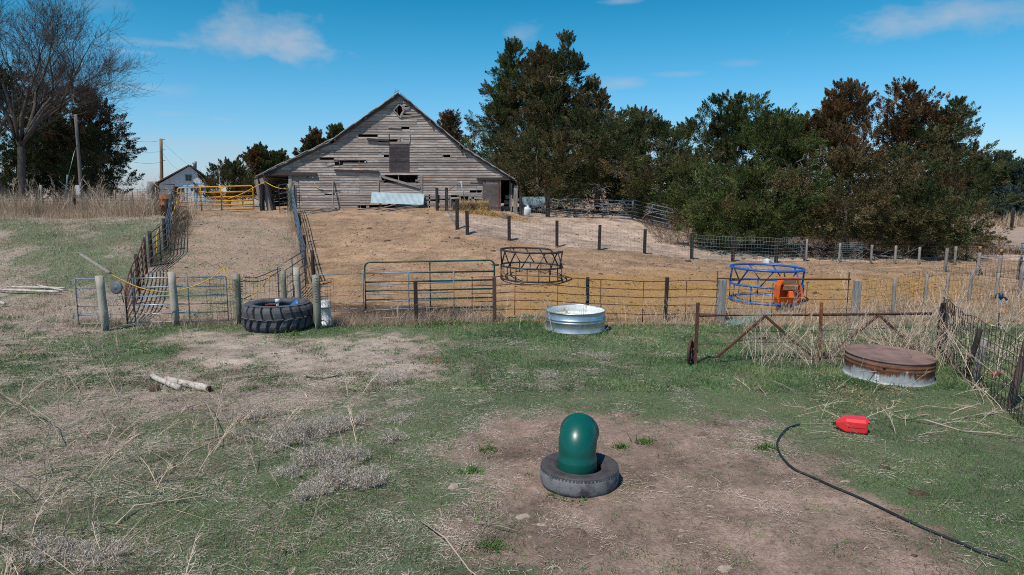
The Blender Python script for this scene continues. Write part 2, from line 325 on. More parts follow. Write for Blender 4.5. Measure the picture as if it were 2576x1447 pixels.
def tankmat():
    m, nt, p = newmat('tank_steel'); oc = nt.nodes.new('ShaderNodeTexCoord').outputs['Object']
    g = noise(nt, oc, 5, 5, .6, (1, 1, .45)); sp = noise(nt, oc, 55, 2, .5)
    c = mixc(nt, ramp(nt, g, .35, .7), (.60, .66, .70), (.40, .46, .51)); c = mixc(nt, .3, c, nd(nt, 'ShaderNodeMapRange', {0: sp, 1: .3, 2: .7, 3: .6, 4: 1.3}).outputs[0], 'MULTIPLY')
    sx = nd(nt, 'ShaderNodeSeparateXYZ', {0: oc}).outputs[2]
    dirt = nd(nt, 'ShaderNodeMath', {0: ramp(nt, sx, .22, .02), 1: ramp(nt, noise(nt, oc, 7, 5, .7), .35, .6)}, operation='MULTIPLY').outputs[0]
    c = mixc(nt, dirt, c, (.42, .36, .31)); nt.links.new(c, p.inputs['Base Color'])
    nt.links.new(mixc(nt, dirt, (.8, .8, .8), (.05, .05, .05)), p.inputs['Metallic'])
    p.inputs['Roughness'].default_value = .36; return m
GALVT = tankmat()
def rusttank():
    m, nt, p = newmat('rusted_tank'); oc = nt.nodes.new('ShaderNodeTexCoord').outputs['Object']
    z = nd(nt, 'ShaderNodeSeparateXYZ', {0: oc}).outputs[2]
    drip = noise(nt, oc, 9, 6, .75, (1, 1, .16)); e = nd(nt, 'ShaderNodeMath', {0: drip, 1: .42}, operation='MULTIPLY').outputs[0]
    lev = nd(nt, 'ShaderNodeMath', {0: z, 1: e}, operation='ADD').outputs[0]
    big = noise(nt, oc, 1.7, 3, .6); lev = nd(nt, 'ShaderNodeMath', {0: lev, 1: nd(nt, 'ShaderNodeMath', {0: big, 1: .62}, operation='MULTIPLY').outputs[0]}, operation='ADD').outputs[0]
    f = ramp(nt, lev, .69, .76)
    rc = mixc(nt, ramp(nt, noise(nt, oc, 6, 5, .65), .35, .68), (.24, .085, .034), (.085, .038, .028)); rc = mixc(nt, ramp(nt, z, .405, .418), rc, mixc(nt, ramp(nt, noise(nt, oc, 3, 5, .65), .35, .66), (.27, .165, .135), (.155, .095, .08)))
    c = mixc(nt, f, mixc(nt, ramp(nt, noise(nt, oc, 8, 5, .6), .4, .7), (.52, .54, .55), (.36, .37, .385)), rc)
    nt.links.new(c, p.inputs['Base Color']); nt.links.new(nd(nt, 'ShaderNodeMapRange', {0: f, 3: .42, 4: .9}).outputs[0], p.inputs['Roughness'])
    nt.links.new(nd(nt, 'ShaderNodeMapRange', {0: f, 3: .15, 4: .02}).outputs[0], p.inputs['Metallic'])
    nt.links.new(nd(nt, 'ShaderNodeBump', {'Strength': .2, 'Distance': .02, 'Height': noise(nt, oc, 40, 3)}).outputs[0], p.inputs['Normal'])
    return m
RUSTT = rusttank()
def groundmat():
    m, nt, p = newmat('ground_soil'); oc = nt.nodes.new('ShaderNodeTexCoord').outputs['Object']
    base = nd(nt, 'ShaderNodeAttribute', attribute_name='base').outputs['Color']
    zc = nd(nt, 'ShaderNodeSeparateColor', {0: nd(nt, 'ShaderNodeAttribute', attribute_name='zone').outputs['Color']})
    gr, de, st = zc.outputs[0], zc.outputs[1], zc.outputs[2]
    nA = noise(nt, oc, 1.6, 8, .68); nB = noise(nt, oc, 9, 7, .7); nC = noise(nt, oc, 42, 5, .7); nD = noise(nt, oc, 22, 6, .75, (1, .45, 1))
    c = mixc(nt, .55, base, nd(nt, 'ShaderNodeMapRange', {0: nB, 1: .36, 2: .64, 3: .55, 4: 1.4}).outputs[0], 'MULTIPLY')
    c = mixc(nt, .5, c, nd(nt, 'ShaderNodeMapRange', {0: nC, 1: .36, 2: .64, 3: .45, 4: 1.5}).outputs[0], 'MULTIPLY')
    def add(c, w, nz_, soft, ca, cb, amt):
        thr = nd(nt, 'ShaderNodeMath', {0: 1.0, 1: w}, operation='SUBTRACT').outputs[0]
        nn = nd(nt, 'ShaderNodeMapRange', {0: nz_, 1: .28, 2: .72}).outputs[0]
        f = nd(nt, 'ShaderNodeMath', {0: nn, 1: thr}, operation='SUBTRACT').outputs[0]
        f = nd(nt, 'ShaderNodeMath', {0: ramp(nt, f, -soft, soft), 1: amt}, operation='MULTIPLY').outputs[0]
        return mixc(nt, f, c, mixc(nt, ramp(nt, nC, .42, .58), ca, cb))
    c = mixc(nt, .7, c, nd(nt, 'ShaderNodeMapRange', {0: nA, 1: .36, 2: .64, 3: .68, 4: 1.25}).outputs[0], 'MULTIPLY')
    c = add(c, de, nD, .14, (.54, .44, .375), (.25, .19, .155), .85)
    c = add(c, st, nD, .25, (.54, .315, .11), (.27, .145, .05), .9)
    nM = nd(nt, 'ShaderNodeMath', {0: nd(nt, 'ShaderNodeMath', {0: nA, 1: .45}, operation='MULTIPLY').outputs[0], 1: nd(nt, 'ShaderNodeMath', {0: nB, 1: .55}, operation='MULTIPLY').outputs[0]}, operation='ADD').outputs[0]
    c = add(c, gr, nM, .07, (.145, .205, .098), (.062, .098, .047), .8)
    nt.links.new(c, p.inputs['Base Color']); p.inputs['Roughness'].default_value = .95; p.inputs['Specular IOR Level'].default_value = .15
    h = nd(nt, 'ShaderNodeMath', {0: nB, 1: nC}, operation='ADD').outputs[0]
    nt.links.new(nd(nt, 'ShaderNodeBump', {'Strength': .7, 'Distance': .05, 'Height': h}).outputs[0], p.inputs['Normal'])
    return m
GROUND = groundmat()

# ------------------------------------------------------------------ mesh helpers
COL = scene.collection
def tag(o, label=None, cat=None, group=None, kind=None):
    if label: o['label'] = label
    if cat: o['category'] = cat
    if group: o['group'] = group
    if kind: o['kind'] = kind
    return o
def thing(name, label, cat, loc, group=None):
    o = bpy.data.objects.new(name, None); o.empty_display_size = .2; COL.objects.link(o); o.location = loc
    return tag(o, label, cat, group)
def npmesh(name, V, F, mat, parent=None, origin=None, col=None, smooth=False):
    V = np.asarray(V, np.float32); F = np.asarray(F, np.int32)
    if parent is not None: o0 = np.array(parent_loc(parent), np.float32)
    else: o0 = np.array(origin if origin is not None else (0, 0, 0), np.float32)
    me = bpy.data.meshes.new(name); k = F.shape[1]
    me.vertices.add(len(V)); me.vertices.foreach_set('co', (V - o0).ravel())
    me.loops.add(F.size); me.loops.foreach_set('vertex_index', F.ravel())
    me.polygons.add(len(F)); me.polygons.foreach_set('loop_start', np.arange(0, F.size, k, dtype=np.int32)); me.polygons.foreach_set('loop_total', np.full(len(F), k, np.int32))
    if smooth: me.polygons.foreach_set('use_smooth', np.ones(len(F), bool))
    me.update(calc_edges=True)
    if col is not None: setcol(me, 'col', col)
    me.materials.append(mat)
    o = bpy.data.objects.new(name, me); COL.objects.link(o)
    if parent is not None: o.parent = parent
    else: o.location = Vector([float(c) for c in o0])
    return o
def setcol(me, nm, col):
    col = np.asarray(col, np.float32)
    if col.shape[1] == 3: col = np.c_[col, np.ones(len(col), np.float32)]
    a = me.color_attributes.new(nm, 'FLOAT_COLOR', 'POINT'); a.data.foreach_set('color', col.astype(np.float32).ravel())
def parent_loc(p):
    v = Vector(p.location)
    while p.parent is not None: p = p.parent; v = v + Vector(p.location)
    return v
def frame(d):
    d = Vector(d).normalized(); a = Vector((0, 0, 1)) if abs(d.z) < .9 else Vector((1, 0, 0))
    s = d.cross(a).normalized(); return d, s, s.cross(d)
class MB:
    def __init__(s): s.v = []; s.f = []; s.c = []; s.sm = []; s.col = (.5, .5, .5)
    def add(s, vs, fs, smooth=False):
        b = len(s.v); s.v += [tuple(v) for v in vs]; s.c += [s.col] * len(vs)
        s.f += [tuple(i + b for i in f) for f in fs]; s.sm += [smooth] * len(fs); return s
    def hexa(s, q): return s.add(q, [(0, 3, 2, 1), (4, 5, 6, 7), (0, 1, 5, 4), (1, 2, 6, 5), (2, 3, 7, 6), (3, 0, 4, 7)])
    def box(s, lo, hi):
        (a, b, c), (d, e, f) = lo, hi
        return s.hexa([(a, b, c), (d, b, c), (d, e, c), (a, e, c), (a, b, f), (d, b, f), (d, e, f), (a, e, f)])
    def beam(s, p, q, w, h, roll=0):
        d, a, b = frame(Vector(q) - Vector(p)); ca, sa = math.cos(roll), math.sin(roll); a, b = a * ca + b * sa, b * ca - a * sa
        vs = [Vector(e) + a * i * w / 2 + b * j * h / 2 for e in (p, q) for i, j in ((-1, -1), (1, -1), (1, 1), (-1, 1))]
        return s.hexa(vs)
    def tube(s, path, r, n=6, closed=False, caps=True, up=None):
        P = [Vector(p) for p in path]; m = len(P); rr = r if isinstance(r, (list, tuple)) else [r] * m; vs = []; ref = None
        for i in range(m):
            d = (P[(i + 1) % m] - P[i - 1]) if closed else (P[min(i + 1, m - 1)] - P[max(i - 1, 0)])
            if d.length < 1e-9: d = Vector((0, 0, 1))
            d.normalize()
            if ref is None: _, a, b = frame(d)
            else: a = (ref - d * ref.dot(d)); a = a.normalized() if a.length > 1e-6 else frame(d)[1]; b = d.cross(a)
            ref = a
            vs += [P[i] + (a * math.cos(t) + b * math.sin(t)) * rr[i] for t in (2 * math.pi * k / n for k in range(n))]
        fs = [(i * n + k, i * n + (k + 1) % n, (i + 1) % m * n + (k + 1) % n, (i + 1) % m * n + k) for i in range(m if closed else m - 1) for k in range(n)]
        if caps and not closed: fs += [tuple(range(n - 1, -1, -1)), tuple((m - 1) * n + k for k in range(n))]
        return s.add(vs, fs, n > 4)
    def lathe(s, prof, n=48, c=(0, 0, 0), closed=False, wob=None):
        m = len(prof); vs = []
        for (r, z) in prof:
            for k in range(n):
                t = 2 * math.pi * k / n; rr = r * (1 + (wob(t, z) if wob else 0)); vs.append((c[0] + rr * math.cos(t), c[1] + rr * math.sin(t), c[2] + z))
        fs = [(i * n + k, i * n + (k + 1) % n, (i + 1) % m * n + (k + 1) % n, (i + 1) % m * n + k) for i in range(m if closed else m - 1) for k in range(n)]
        return s.add(vs, fs, True)
    def disc(s, r, z, n=48, c=(0, 0, 0)): return s.add([(c[0] + r * math.cos(2 * math.pi * k / n), c[1] + r * math.sin(2 * math.pi * k / n), c[2] + z) for k in range(n)], [tuple(range(n))])
    def build(s, name, mat, parent=None, origin=None, bevel=0):
        o0 = parent_loc(parent) if parent is not None else Vector(origin if origin is not None else (0, 0, 0))
        me = bpy.data.meshes.new(name); me.from_pydata([tuple(Vector(v) - o0) for v in s.v], [], s.f); me.update()
        me.polygons.foreach_set('use_smooth', np.array(s.sm, bool)); setcol(me, 'col', np.array(s.c, float).reshape(-1, 3)); me.materials.append(mat)
        o = bpy.data.objects.new(name, me); COL.objects.link(o)
        if parent is not None: o.parent = parent
        else: o.location = o0
        if bevel:
            b = o.modifiers.new('bevel', 'BEVEL'); b.width = bevel; b.segments = 2; b.limit_method = 'ANGLE'
        return o
def rough_post(mb, base, top, r, n=9, taper=.94, wob=.06, seg=5):
    P = [Vector(base).lerp(Vector(top), i / seg) for i in range(seg + 1)]; rr = [r * (1 - (1 - taper) * i / seg) * random.uniform(1 - wob, 1 + wob) for i in range(seg + 1)]
    return mb.tube(P, rr, n)
def one(name, label, cat, mb, mat, origin, group=None, bevel=0): return tag(mb.build(name, mat, None, origin, bevel), label, cat, group)

# strips: many narrow curved blades in one go
def strips(base, d, L, w, bend, S=2, side=None, taper=.15):
    n = len(base); t = np.linspace(0, 1, S + 1)
    d = d / np.linalg.norm(d, axis=1, keepdims=True)
    pts = base[:, None] + d[:, None] * (L[:, None] * t)[..., None] + bend[:, None] * ((t ** 2)[None] * L[:, None])[..., None]
    if side is None:
        a = rng.uniform(0, 2 * np.pi, n); side = np.c_[np.cos(a), np.sin(a), np.zeros(n)]
    ww = (w[:, None] * (1 - (1 - taper) * t))[..., None] * .5
    V = np.stack([pts - side[:, None] * ww, pts + side[:, None] * ww], 2).reshape(n * (S + 1) * 2, 3)
    k = (np.arange(n) * (S + 1) * 2)[:, None] + (np.arange(S) * 2)[None]
    F = np.stack([k, k + 1, k + 3, k + 2], -1).reshape(-1, 4)
    return V, F, (S + 1) * 2
def tris(base, d, L, w, side=None):
    n = len(base)
    if side is None:
        r_ = rng.normal(size=(n, 3)); side = np.cross(d, r_)
    side = side / (np.linalg.norm(side, axis=1, keepdims=True) + 1e-9)
    V = np.stack([base - side * w[:, None] / 2, base + side * w[:, None] / 2, base + d * L[:, None]], 1).reshape(-1, 3)
    return V, np.arange(3 * n).reshape(n, 3)
def palette(cols, n, t=None, jit=.2):
    cols = np.array(cols, float); t = rng.uniform(0, 1, n) if t is None else np.clip(t, 0, .9999)
    k = (t * (len(cols))).astype(int); c = cols[np.clip(k, 0, len(cols) - 1)]
    return c * rng.uniform(1 - jit, 1 + jit, (n, 1))

# ------------------------------------------------------------------ the ground sheet
def axis(core, step, far):
    a = list(np.arange(core[0], core[1] + 1e-6, step)); s = step; b = a[-1]
    while b < far: s *= 1.22; b += s; a.append(b)
    return a
yy = np.array([-60, -20, -5, 0] + axis((2.0, 24), .16, 30) ); yy = np.r_[yy[yy < 24], np.arange(24, 48, .3)]
yy = np.r_[yy, np.array(axis((48, 60), .8, 9000))]
xr_ = np.arange(-22, 22.01, .18); px_ = np.array(axis((22, 30), .5, 9000)); xx = np.r_[-px_[::-1], xr_[1:-1], px_]
X, Y = np.meshgrid(xx, yy); Z = ground(X.ravel(), Y.ravel()); xf, yf = X.ravel(), Y.ravel()
far_ = sstep(110, 400, np.hypot(xf, yf)); Z = Z * (1 - far_) + far_ * np.where(xf < 0, 1.3, .3)
ny, nx = X.shape; idx = np.arange(nx * ny).reshape(ny, nx)
F = np.stack([idx[:-1, :-1], idx[:-1, 1:], idx[1:, 1:], idx[1:, :-1]], -1).reshape(-1, 4)
go = npmesh('ground', np.c_[xf, yf, Z], F, GROUND, smooth=True); tag(go, 'grass, bare dirt and straw ground rising to the barn', 'ground', kind='structure')
zz = zones(xf, yf); setcol(go.data, 'base', base_col(zz)); setcol(go.data, 'zone', np.c_[zz['green'], zz['dead'], zz['straw']])

def scatter(n, x0, x1, y0, y1, power=1.0):
    """points in the visible wedge, thinner with distance"""
    t = rng.uniform(0, 1, n); y = y0 + (y1 - y0) * t ** power
    half = y * .76 + 1.0; x = rng.uniform(-1, 1, n) * half
    k = (x > x0) & (x < x1); return x[k], y[k]
def keep(x, y, w):
    k = rng.uniform(0, 1, len(x)) < w; return x[k], y[k]
OBST = [(gp(1456, 1222)[0], 8.12, .52), (at(1447, 800, 17.74)[0], 17.74, .82), (at(2237, 900, 13.1)[0], 13.1, .9), (at(701, 800, 17.9)[0], 17.9, .95)]
def clear(x, y):
    k = np.ones(len(x), bool)
    for a, b, r in OBST: k &= np.hypot(x - a, y - b) > r
    return x[k], y[k]
# green grass
VV, FF, CC, off = [], [], [], 0
for (n, y0, y1, pw, hs, ws) in ((330000, 4.4, 12.5, 1.15, .75, .75), (230000, 12, 19.2, 1.0, 1.15, 1.5), (90000, 19, 37, .9, 1.6, 2.6)):
    x, y = scatter(n, -60, 60, y0, y1, pw); x, y = clear(x, y); z_ = zones(x, y)
    clump = fbm(x / .32, y / .32, 77, 3)
    w = np.clip((z_['green'] * 1.25 + (clump - .5) * 2.6 - .18) * 1.3, 0, 1); k = rng.uniform(0, 1, len(x)) < w
    x, y, clump = x[k], y[k], clump[k]; m = len(x); zt = {a: b[k] for a, b in z_.items()}
    L = rng.uniform(.022, .066, m) * hs * (.7 + .7 * clump) * (1 + .4 * (zt['green'] > .8)); a = rng.uniform(0, 2 * np.pi, m); lean = rng.uniform(.2, 1.1, m)
    d = np.c_[np.cos(a) * lean, np.sin(a) * lean, np.ones(m)]; d /= np.linalg.norm(d, axis=1)[:, None]
    V, F = tris(np.c_[x, y, ground(x, y) - .004], d, L, rng.uniform(.004, .009, m) * ws)
    t = fbm(x / 1.1, y / 1.1, 91, 3) + rng.normal(0, .13, m)
    c = palette([(.058, .120, .050), (.088, .180, .070), (.135, .255, .085), (.19, .305, .105), (.30, .28, .15)], m, np.clip((t - .25) * 1.7, 0, 1), .42)
    VV.append(V); FF.append(F + off); CC.append(np.repeat(c, 3, 0)); off += len(V)
o = npmesh('grass', np.concatenate(VV), np.concatenate(FF), FOL, col=np.concatenate(CC)); tag(o, 'short green spring grass growing in patches', 'grass', kind='stuff')
# dead stems and leaf litter lying on the ground
VV, FF, CC, off = [], [], [], 0
for (n, y0, y1, pw, ls, ws) in ((230000, 4.4, 12.5, 1.15, 1.0, .85), (150000, 12, 19.2, 1.0, 1.2, 1.3), (80000, 19, 37, .9, 1.5, 2.4)):
    x, y = scatter(n, -60, 60, y0, y1, pw); x, y = clear(x, y); z_ = zones(x, y)
    w = np.clip(z_['dead'] * 1.1 + .08 + .25 * z_['straw'] + (fbm(x / .5, y / .5, 99, 3) - .5) * 2.2 - .05, .02, 1); k = rng.uniform(0, 1, len(x)) < w
    x, y = x[k], y[k]; st = z_['straw'][k]; de = z_['dead'][k]; m = len(x)
    L = np.minimum(rng.exponential(.044, m) + .012, .30) * ls * (.6 + .6 * de); a = rng.uniform(0, 2 * np.pi, m)
    up = rng.exponential(.13, m) * (1 + de); d = np.c_[np.cos(a), np.sin(a), up]
    V, F, pv = strips(np.c_[x, y, ground(x, y) + rng.uniform(0, .02, m)], d, L, rng.uniform(.003, .007, m) * ws, np.c_[rng.normal(0, .2, (m, 2)), -up * .8], 2,
                      side=np.c_[-np.sin(a), np.cos(a), rng.normal(0, .4, m)], taper=.5)
    c = palette([(.14, .10, .075), (.32, .245, .195), (.48, .385, .32), (.60, .495, .42), (.70, .595, .51)], m, np.clip(fbm(x / .6, y / .6, 92, 3) * 1.6 - .3 + rng.normal(0, .2, m), 0, .99), .2)
    c = np.where((rng.uniform(0, 1, m) < st)[:, None], palette([(.32, .19, .065), (.50, .31, .12), (.62, .42, .18)], m), c)
    VV.append(V); FF.append(F + off); CC.append(np.repeat(c, pv, 0)); off += len(V)
o = npmesh('plant_litter', np.concatenate(VV), np.concatenate(FF), DRY, col=np.concatenate(CC)); tag(o, 'grey and tan dead stems and straw littering the ground', 'plant litter', kind='stuff')

# ------------------------------------------------------------------ the barn
BY = 43.0
def bc(cx, cy):                       # measured point of the gable end -> (x, z) on the wall plane
    p = at(566 + .3051 * cx, 220.1 + .3051 * cy, BY); return (p.x, p.z)
def b3(cx, cy, dy=0): x, z = bc(cx, cy); return Vector((x, BY + dy, z))
BZ = ground(-7.5, BY) - .02
barn = thing('barn', 'large weathered grey board barn with a broad sagging gable and holes in its siding', 'barn', (-7.6, BY, BZ))
PROF = [bc(300, 730), bc(900, 440), bc(1440, 62), bc(1950, 490), bc(2362, 748)]
LX, RX = PROF[0][0], PROF[-1][0]
def span(z):
    a = np.interp(z, [PROF[0][1], PROF[1][1], PROF[2][1]], [PROF[0][0], PROF[1][0], PROF[2][0]])
    b = np.interp(-z, [-PROF[2][1], -PROF[3][1], -PROF[4][1]], [PROF[2][0], PROF[3][0], PROF[4][0]]); return a, b
def rc(x0, y0, x1, y1): return [bc(x0, y0), bc(x1, y0), bc(x1, y1), bc(x0, y1)]
HOLES = [[bc(1440, 138), bc(1488, 188), bc(1440, 243), bc(1392, 190)], [bc(1480, 206), bc(1578, 208), bc(1530, 232), bc(1470, 236)], [bc(1495, 155), bc(1530, 160), bc(1490, 172), bc(1480, 165)],
         rc(1450, 333, 1520, 350), rc(815, 585, 898, 606), rc(920, 590, 1085, 607), rc(1085, 600, 1168, 607), rc(905, 626, 972, 634), rc(1310, 555, 1352, 567), rc(1310, 722, 1592, 782), rc(1790, 565, 1856, 578),
         [bc(200, 722), bc(526, 722), bc(526, 1100), bc(200, 1100)], [bc(2276, 762), bc(2500, 762), bc(2500, 1100), bc(2276, 1100)], rc(2018, 845, 2120, 863), rc(1648, 882, 2122, 1100),
         rc(560, 988, 835, 1100), rc(930, 986, 985, 1100), rc(1025, 988, 1092, 1100), rc(1092, 962, 1172, 1100), rc(1190, 955, 1275, 1100), rc(1275, 985, 1640, 1100), rc(1290, 955, 1400, 985), rc(822, 868, 905, 876)]
for i_, H in enumerate(HOLES):
    zs_ = [p[1] for p in H]; hh_ = max(zs_) - min(zs_)
    if hh_ < .155 * 1.15: zc_ = (max(zs_) + min(zs_)) / 2; HOLES[i_] = [(p[0], zc_ + (p[1] - zc_) * .155 * 1.04 / hh_) for p in H]
def hole_at(P, z):
    xs = []
    for i in range(len(P)):
        (x0, z0), (x1, z1) = P[i], P[(i + 1) % len(P)]
        if (z0 - z) * (z1 - z) < 0: xs.append(x0 + (x1 - x0) * (z - z0) / (z1 - z0))
    return (min(xs), max(xs)) if len(xs) > 1 else None
wall = MB(); bh = .155; studs = np.arange(-18, 2, 1.215); jr = random.Random(3)
z = BZ + .03; row = 0
while z < PROF[2][1] - .05:
    zm = z + bh / 2; x0, x1 = span(zm); segs = [(x0, x1)]
    for H in HOLES:
        h = hole_at(H, zm)
        if h: segs = [p for a, b in segs for p in ((a, min(b, h[0])), (max(a, h[1]), b)) if p[1] - p[0] > .04]
    for a, b in segs:
        cut = [a] + [s for s in studs if a + .2 < s < b - .2 and jr.random() < .38] + [b]
        for i in range(len(cut) - 1):
            p, q_ = cut[i] + .004, cut[i + 1] - .004; sag = jr.uniform(-.006, .006) + (jr.uniform(-.03, .02) if jr.random() < .06 else 0); e = jr.uniform(-.004, .004)
            if jr.random() < .018 and 1 < row < 40 and q_ - p < 2.6: continue
            wall.col = (jr.uniform(0, 1) if jr.random() < .3 else jr.gauss(.5, .21), jr.random(), jr.random())
            ta, tb = span(z + bh - .006); pl = p + (ta - x0 if i == 0 and abs(a - x0) < 1e-6 else 0); qr = q_ + (tb - x1 if i == len(cut) - 2 and abs(b - x1) < 1e-6 else 0)
            w0 = .022 + jr.uniform(0, .012); t = z + bh - jr.uniform(.004, .013)
            wall.hexa([(p, BY - w0, z + e), (q_, BY - w0, z + sag + e), (q_, BY + .012, z + sag + e), (p, BY + .012, z + e), (pl, BY - .004, t + e), (qr, BY - .004, t + sag + e), (qr, BY + .014, t + sag + e), (pl, BY + .014, t + e)])
    z += bh; row += 1
wall.build('gable_wall', BARNW, barn)
BACK = BY + 15
# framing seen through the gaps, side walls, back wall with light gaps
def framing(mb): mb.build('frame_post', TRIMW, barn)
for s in studs: 
    a, b = LX + .2, RX - .2
    if a < s < b:
        zt = min(np.interp(s, [p[0] for p in PROF], [p[1] for p in PROF]) - .15, 99)
        if not (bc(300, 0)[0] < s < bc(526, 0)[0]) and not s > bc(2276, 0)[0]: framing(MB().box((s - .025, BY + .03, BZ), (s + .025, BY + .13, zt)))
for yy_ in (BY + 5, BY + 10):
    for s in (LX + 4.2, LX + 7, RX - 6, RX - 3): framing(MB().box((s - .09, yy_, BZ), (s + .09, yy_ + .18, BZ + 4)))
sw = MB()
for k in range(13):
    zb = BZ + .05 + k * .165
    for sx in (LX + .12, RX - .1):
        wall_c = jr.random(); sw.col = (wall_c, jr.random(), 0)
        if sx < -5 and k in (5, 8): continue
        sw.box((sx - .015, BY + .25, zb), (sx + .015, BACK, zb + .15))
for k in range(44):
    zb = BZ + .05 + k * .153; a, b = span(zb + .08)
    if b - a < .3: continue
    sw.col = (jr.random(), jr.random(), 0)
    c0 = a + .1
    if 3 < k < 11: sw.box((LX + 2.9, BACK, zb), (b - .1, BACK + .03, zb + .16)); (k in (4, 7, 8) and sw.box((a + .1, BACK, zb), (LX + .9, BACK + .03, zb + .16)))
    else: sw.box((c0, BACK, zb), (b - .1, BACK + .03, zb + .16))
sw.build('outer_walls', BARNW, barn)
# roof: four planes with an overhang, corrugation pattern in geometry
rf = MB(); OV = .25
def slope(p, q, lift=.05, over=.0):
    (x0, z0), (x1, z1) = p, q; d = Vector((x1 - x0, 0, z1 - z0)).normalized(); nrm = Vector((-d.z, 0, d.x)); nrm = nrm if nrm.z > 0 else -nrm
    L = math.hypot(x1 - x0, z1 - z0); A = Vector((x0, 0, z0)) - d * over; m = 12; ys = np.arange(BY - OV, BACK + .3, .19)
    vs = []; fs = []
    for i, y_ in enumerate(ys):
        for k in range(m + 1):
            s = (L + over) * k / m; wv = .02 * (i % 2) + .012 * math.sin(i * 1.7 + k * 2.1) + (.03 * math.sin(k * 3.3) if i == 0 else 0)
            P = A + d * s + nrm * (lift + wv); vs.append((P.x, y_ + (.05 * math.sin(k * 5.1) if i == 0 else 0), P.z))
    for i in range(len(ys) - 1):
        for k in range(m): a = i * (m + 1) + k; fs.append((a, a + 1, a + m + 2, a + m + 1))
    o_ = len(vs); vs += [(v[0] - nrm.x * .04, v[1], v[2] - nrm.z * .04) for v in vs]; fs += [tuple(o_ + j for j in reversed(f)) for f in fs]
    for k in range(m): fs.append((k, o_ + k, o_ + k + 1, k + 1))
    rf.add(vs, fs)
slope(PROF[0], PROF[1], .06, .35); slope(PROF[1], PROF[2], .10, .18); slope(PROF[4], PROF[3], .06, .2); slope(PROF[3], PROF[2], .10, .15)
rp = rf.build('roof', ROOFM, barn)
tr = MB()                                   # rake boards and lookout ends under the overhang
for p, q_ in ((0, 1), (1, 2), (4, 3), (3, 2)):
    A, B = Vector((PROF[p][0], BY - .05, PROF[p][1] - .03)), Vector((PROF[q_][0], BY - .05, PROF[q_][1] - .03)); tr.beam(A + (A - B).normalized() * .2, B, .045, .13)
    for t in ((.05, .95) if p in (0, 4) else (.03, .5)):
        c = A.lerp(B, t); tr.beam(c + Vector((0, -.26, .02)), c + Vector((0, .4, .02)), .07, .11)
tr.build('rake_boards', simple('rake_wood', (.11, .095, .088), (.06, .05, .048), .9, scale=3), rp)
mb = MB()
for p, q_ in ((0, 1), (1, 2)):
    A, B = Vector((PROF[p][0], BY - OV - .03, PROF[p][1] + .05)), Vector((PROF[q_][0], BY - OV - .03, PROF[q_][1] + .05)); dd_ = (B - A).normalized()
    m = 9
    for k in range(m): a_ = A.lerp(B, k / m) - dd_ * (.3 if k == 0 else .02); b_ = A.lerp(B, (k + 1) / m); o_ = Vector((0, -.02 * (k % 2), .05 + .02 * (k % 3))); mb.beam(a_ + o_, b_ + o_, .13 if p == 1 else .07, .03, 0)
mb.build('roof_edge', simple('pale_roof_edge', (.46, .47, .47), (.32, .27, .25), .65, .1, scale=3), rp)
cup = MB(); P = Vector((PROF[2][0], BY - .25, PROF[2][1] + .15)); cup.beam(P + Vector((-.28, 0, -.05)), P + Vector((-.02, .1, .1)), .2, .03); cup.beam(P + Vector((-.25, .1, .02)), P + Vector((-.22, .1, .22)), .03, .03); cup.build('ridge_flashing', ROOFM, rp)
# trims, doors, tracks, loose boards
def brd(mb, x0, y0, x1, y1, w, t=.03, dy=-.055, c=None):
    mb.col = (c if c is not None else jr.uniform(.2, .9), jr.random(), jr.random()); A, B = b3(x0, y0, dy), b3(x1, y1, dy); d, s, u = frame(B - A)
    n_ = Vector((0, 1, 0)); s = d.cross(n_).normalized(); w *= .3051 / FPX * BY
    mb.hexa([e + s * i * w / 2 + n_ * j * t / 2 for e in (A, B) for i, j in ((-1, -1), (1, -1), (1, 1), (-1, 1))])
dm = MB()
for k in range(16): z0 = 467 + k * 14.1; dm.col = (jr.uniform(.1, .9), jr.random(), 0); (xa, za), (xb, zb) = bc(1356, z0 + 13.8), bc(1519, z0); dm.box((xa, BY - .05 - jr.uniform(0, .01), za), (xb, BY - .026, zb))
dm.build('loft_door', DOORW, barn)
def brdp(name, mat, parent, *a, **k): m_ = MB(); brd(m_, *a, **k); return m_.build(name, mat, parent)
for a in [(1352, 457, 1524, 459, 17), (1270, 745, 1318, 747, 44), (1620, 720, 1620, 1003, 20), (1267, 748, 1267, 880, 8), (539, 725, 539, 800, 26), (1352, 378, 1352, 445, 6), (1523, 380, 1523, 470, 6), (1440, 405, 1440, 445, 5), (1300, 735, 1310, 770, 24), (2020, 780, 2122, 782, 8), (1580, 760, 1582, 775, 20)]: brdp('trim_board', TRIMW, barn, *a)
brdp('loose_board', TRIMW, barn, 1300, 737, 1612, 826, 19, dy=-.10, c=.6)
t = MB()
for a in [(1392, 190, 1440, 139, 8), (1392, 190, 1440, 243, 8), (1440, 139, 1488, 188, 8)]: brd(t, *a, dy=-.07)
t.build('vent_frame', TRIMW, barn)
for a, k in (((1478, 186, 1447, 243, 14), dict(dy=-.09, c=.8)), ((1462, 180, 1525, 165, 13), dict(dy=-.09, c=.7)), ((1450, 240, 1620, 224, 12), dict(dy=-.07, c=.6)), ((835, 628, 940, 607, 5), dict(dy=-.12, c=.2)), ((900, 600, 1165, 598, 5), dict(dy=-.1, c=.3)), ((1345, 327, 1455, 334, 11), dict(dy=-.07, c=.9))): brdp('loose_board', TRIMW, barn, *a, **k)
for a, b in ((905, 20), (992, 14), (1083, 12)): brdp('stud', TRIMW, barn, a, 592, a, 592 + b, 12)
t = MB()
for a in [(372, 712, 760, 715, 27)]: brd(t, *a, t=.12, dy=-.12)
t.build('door_track', RAIL, barn)
t = MB(); brd(t, 1174, 428, 1352, 438, 17, t=.1, dy=-.1); t.build('door_track', RAIL, barn)
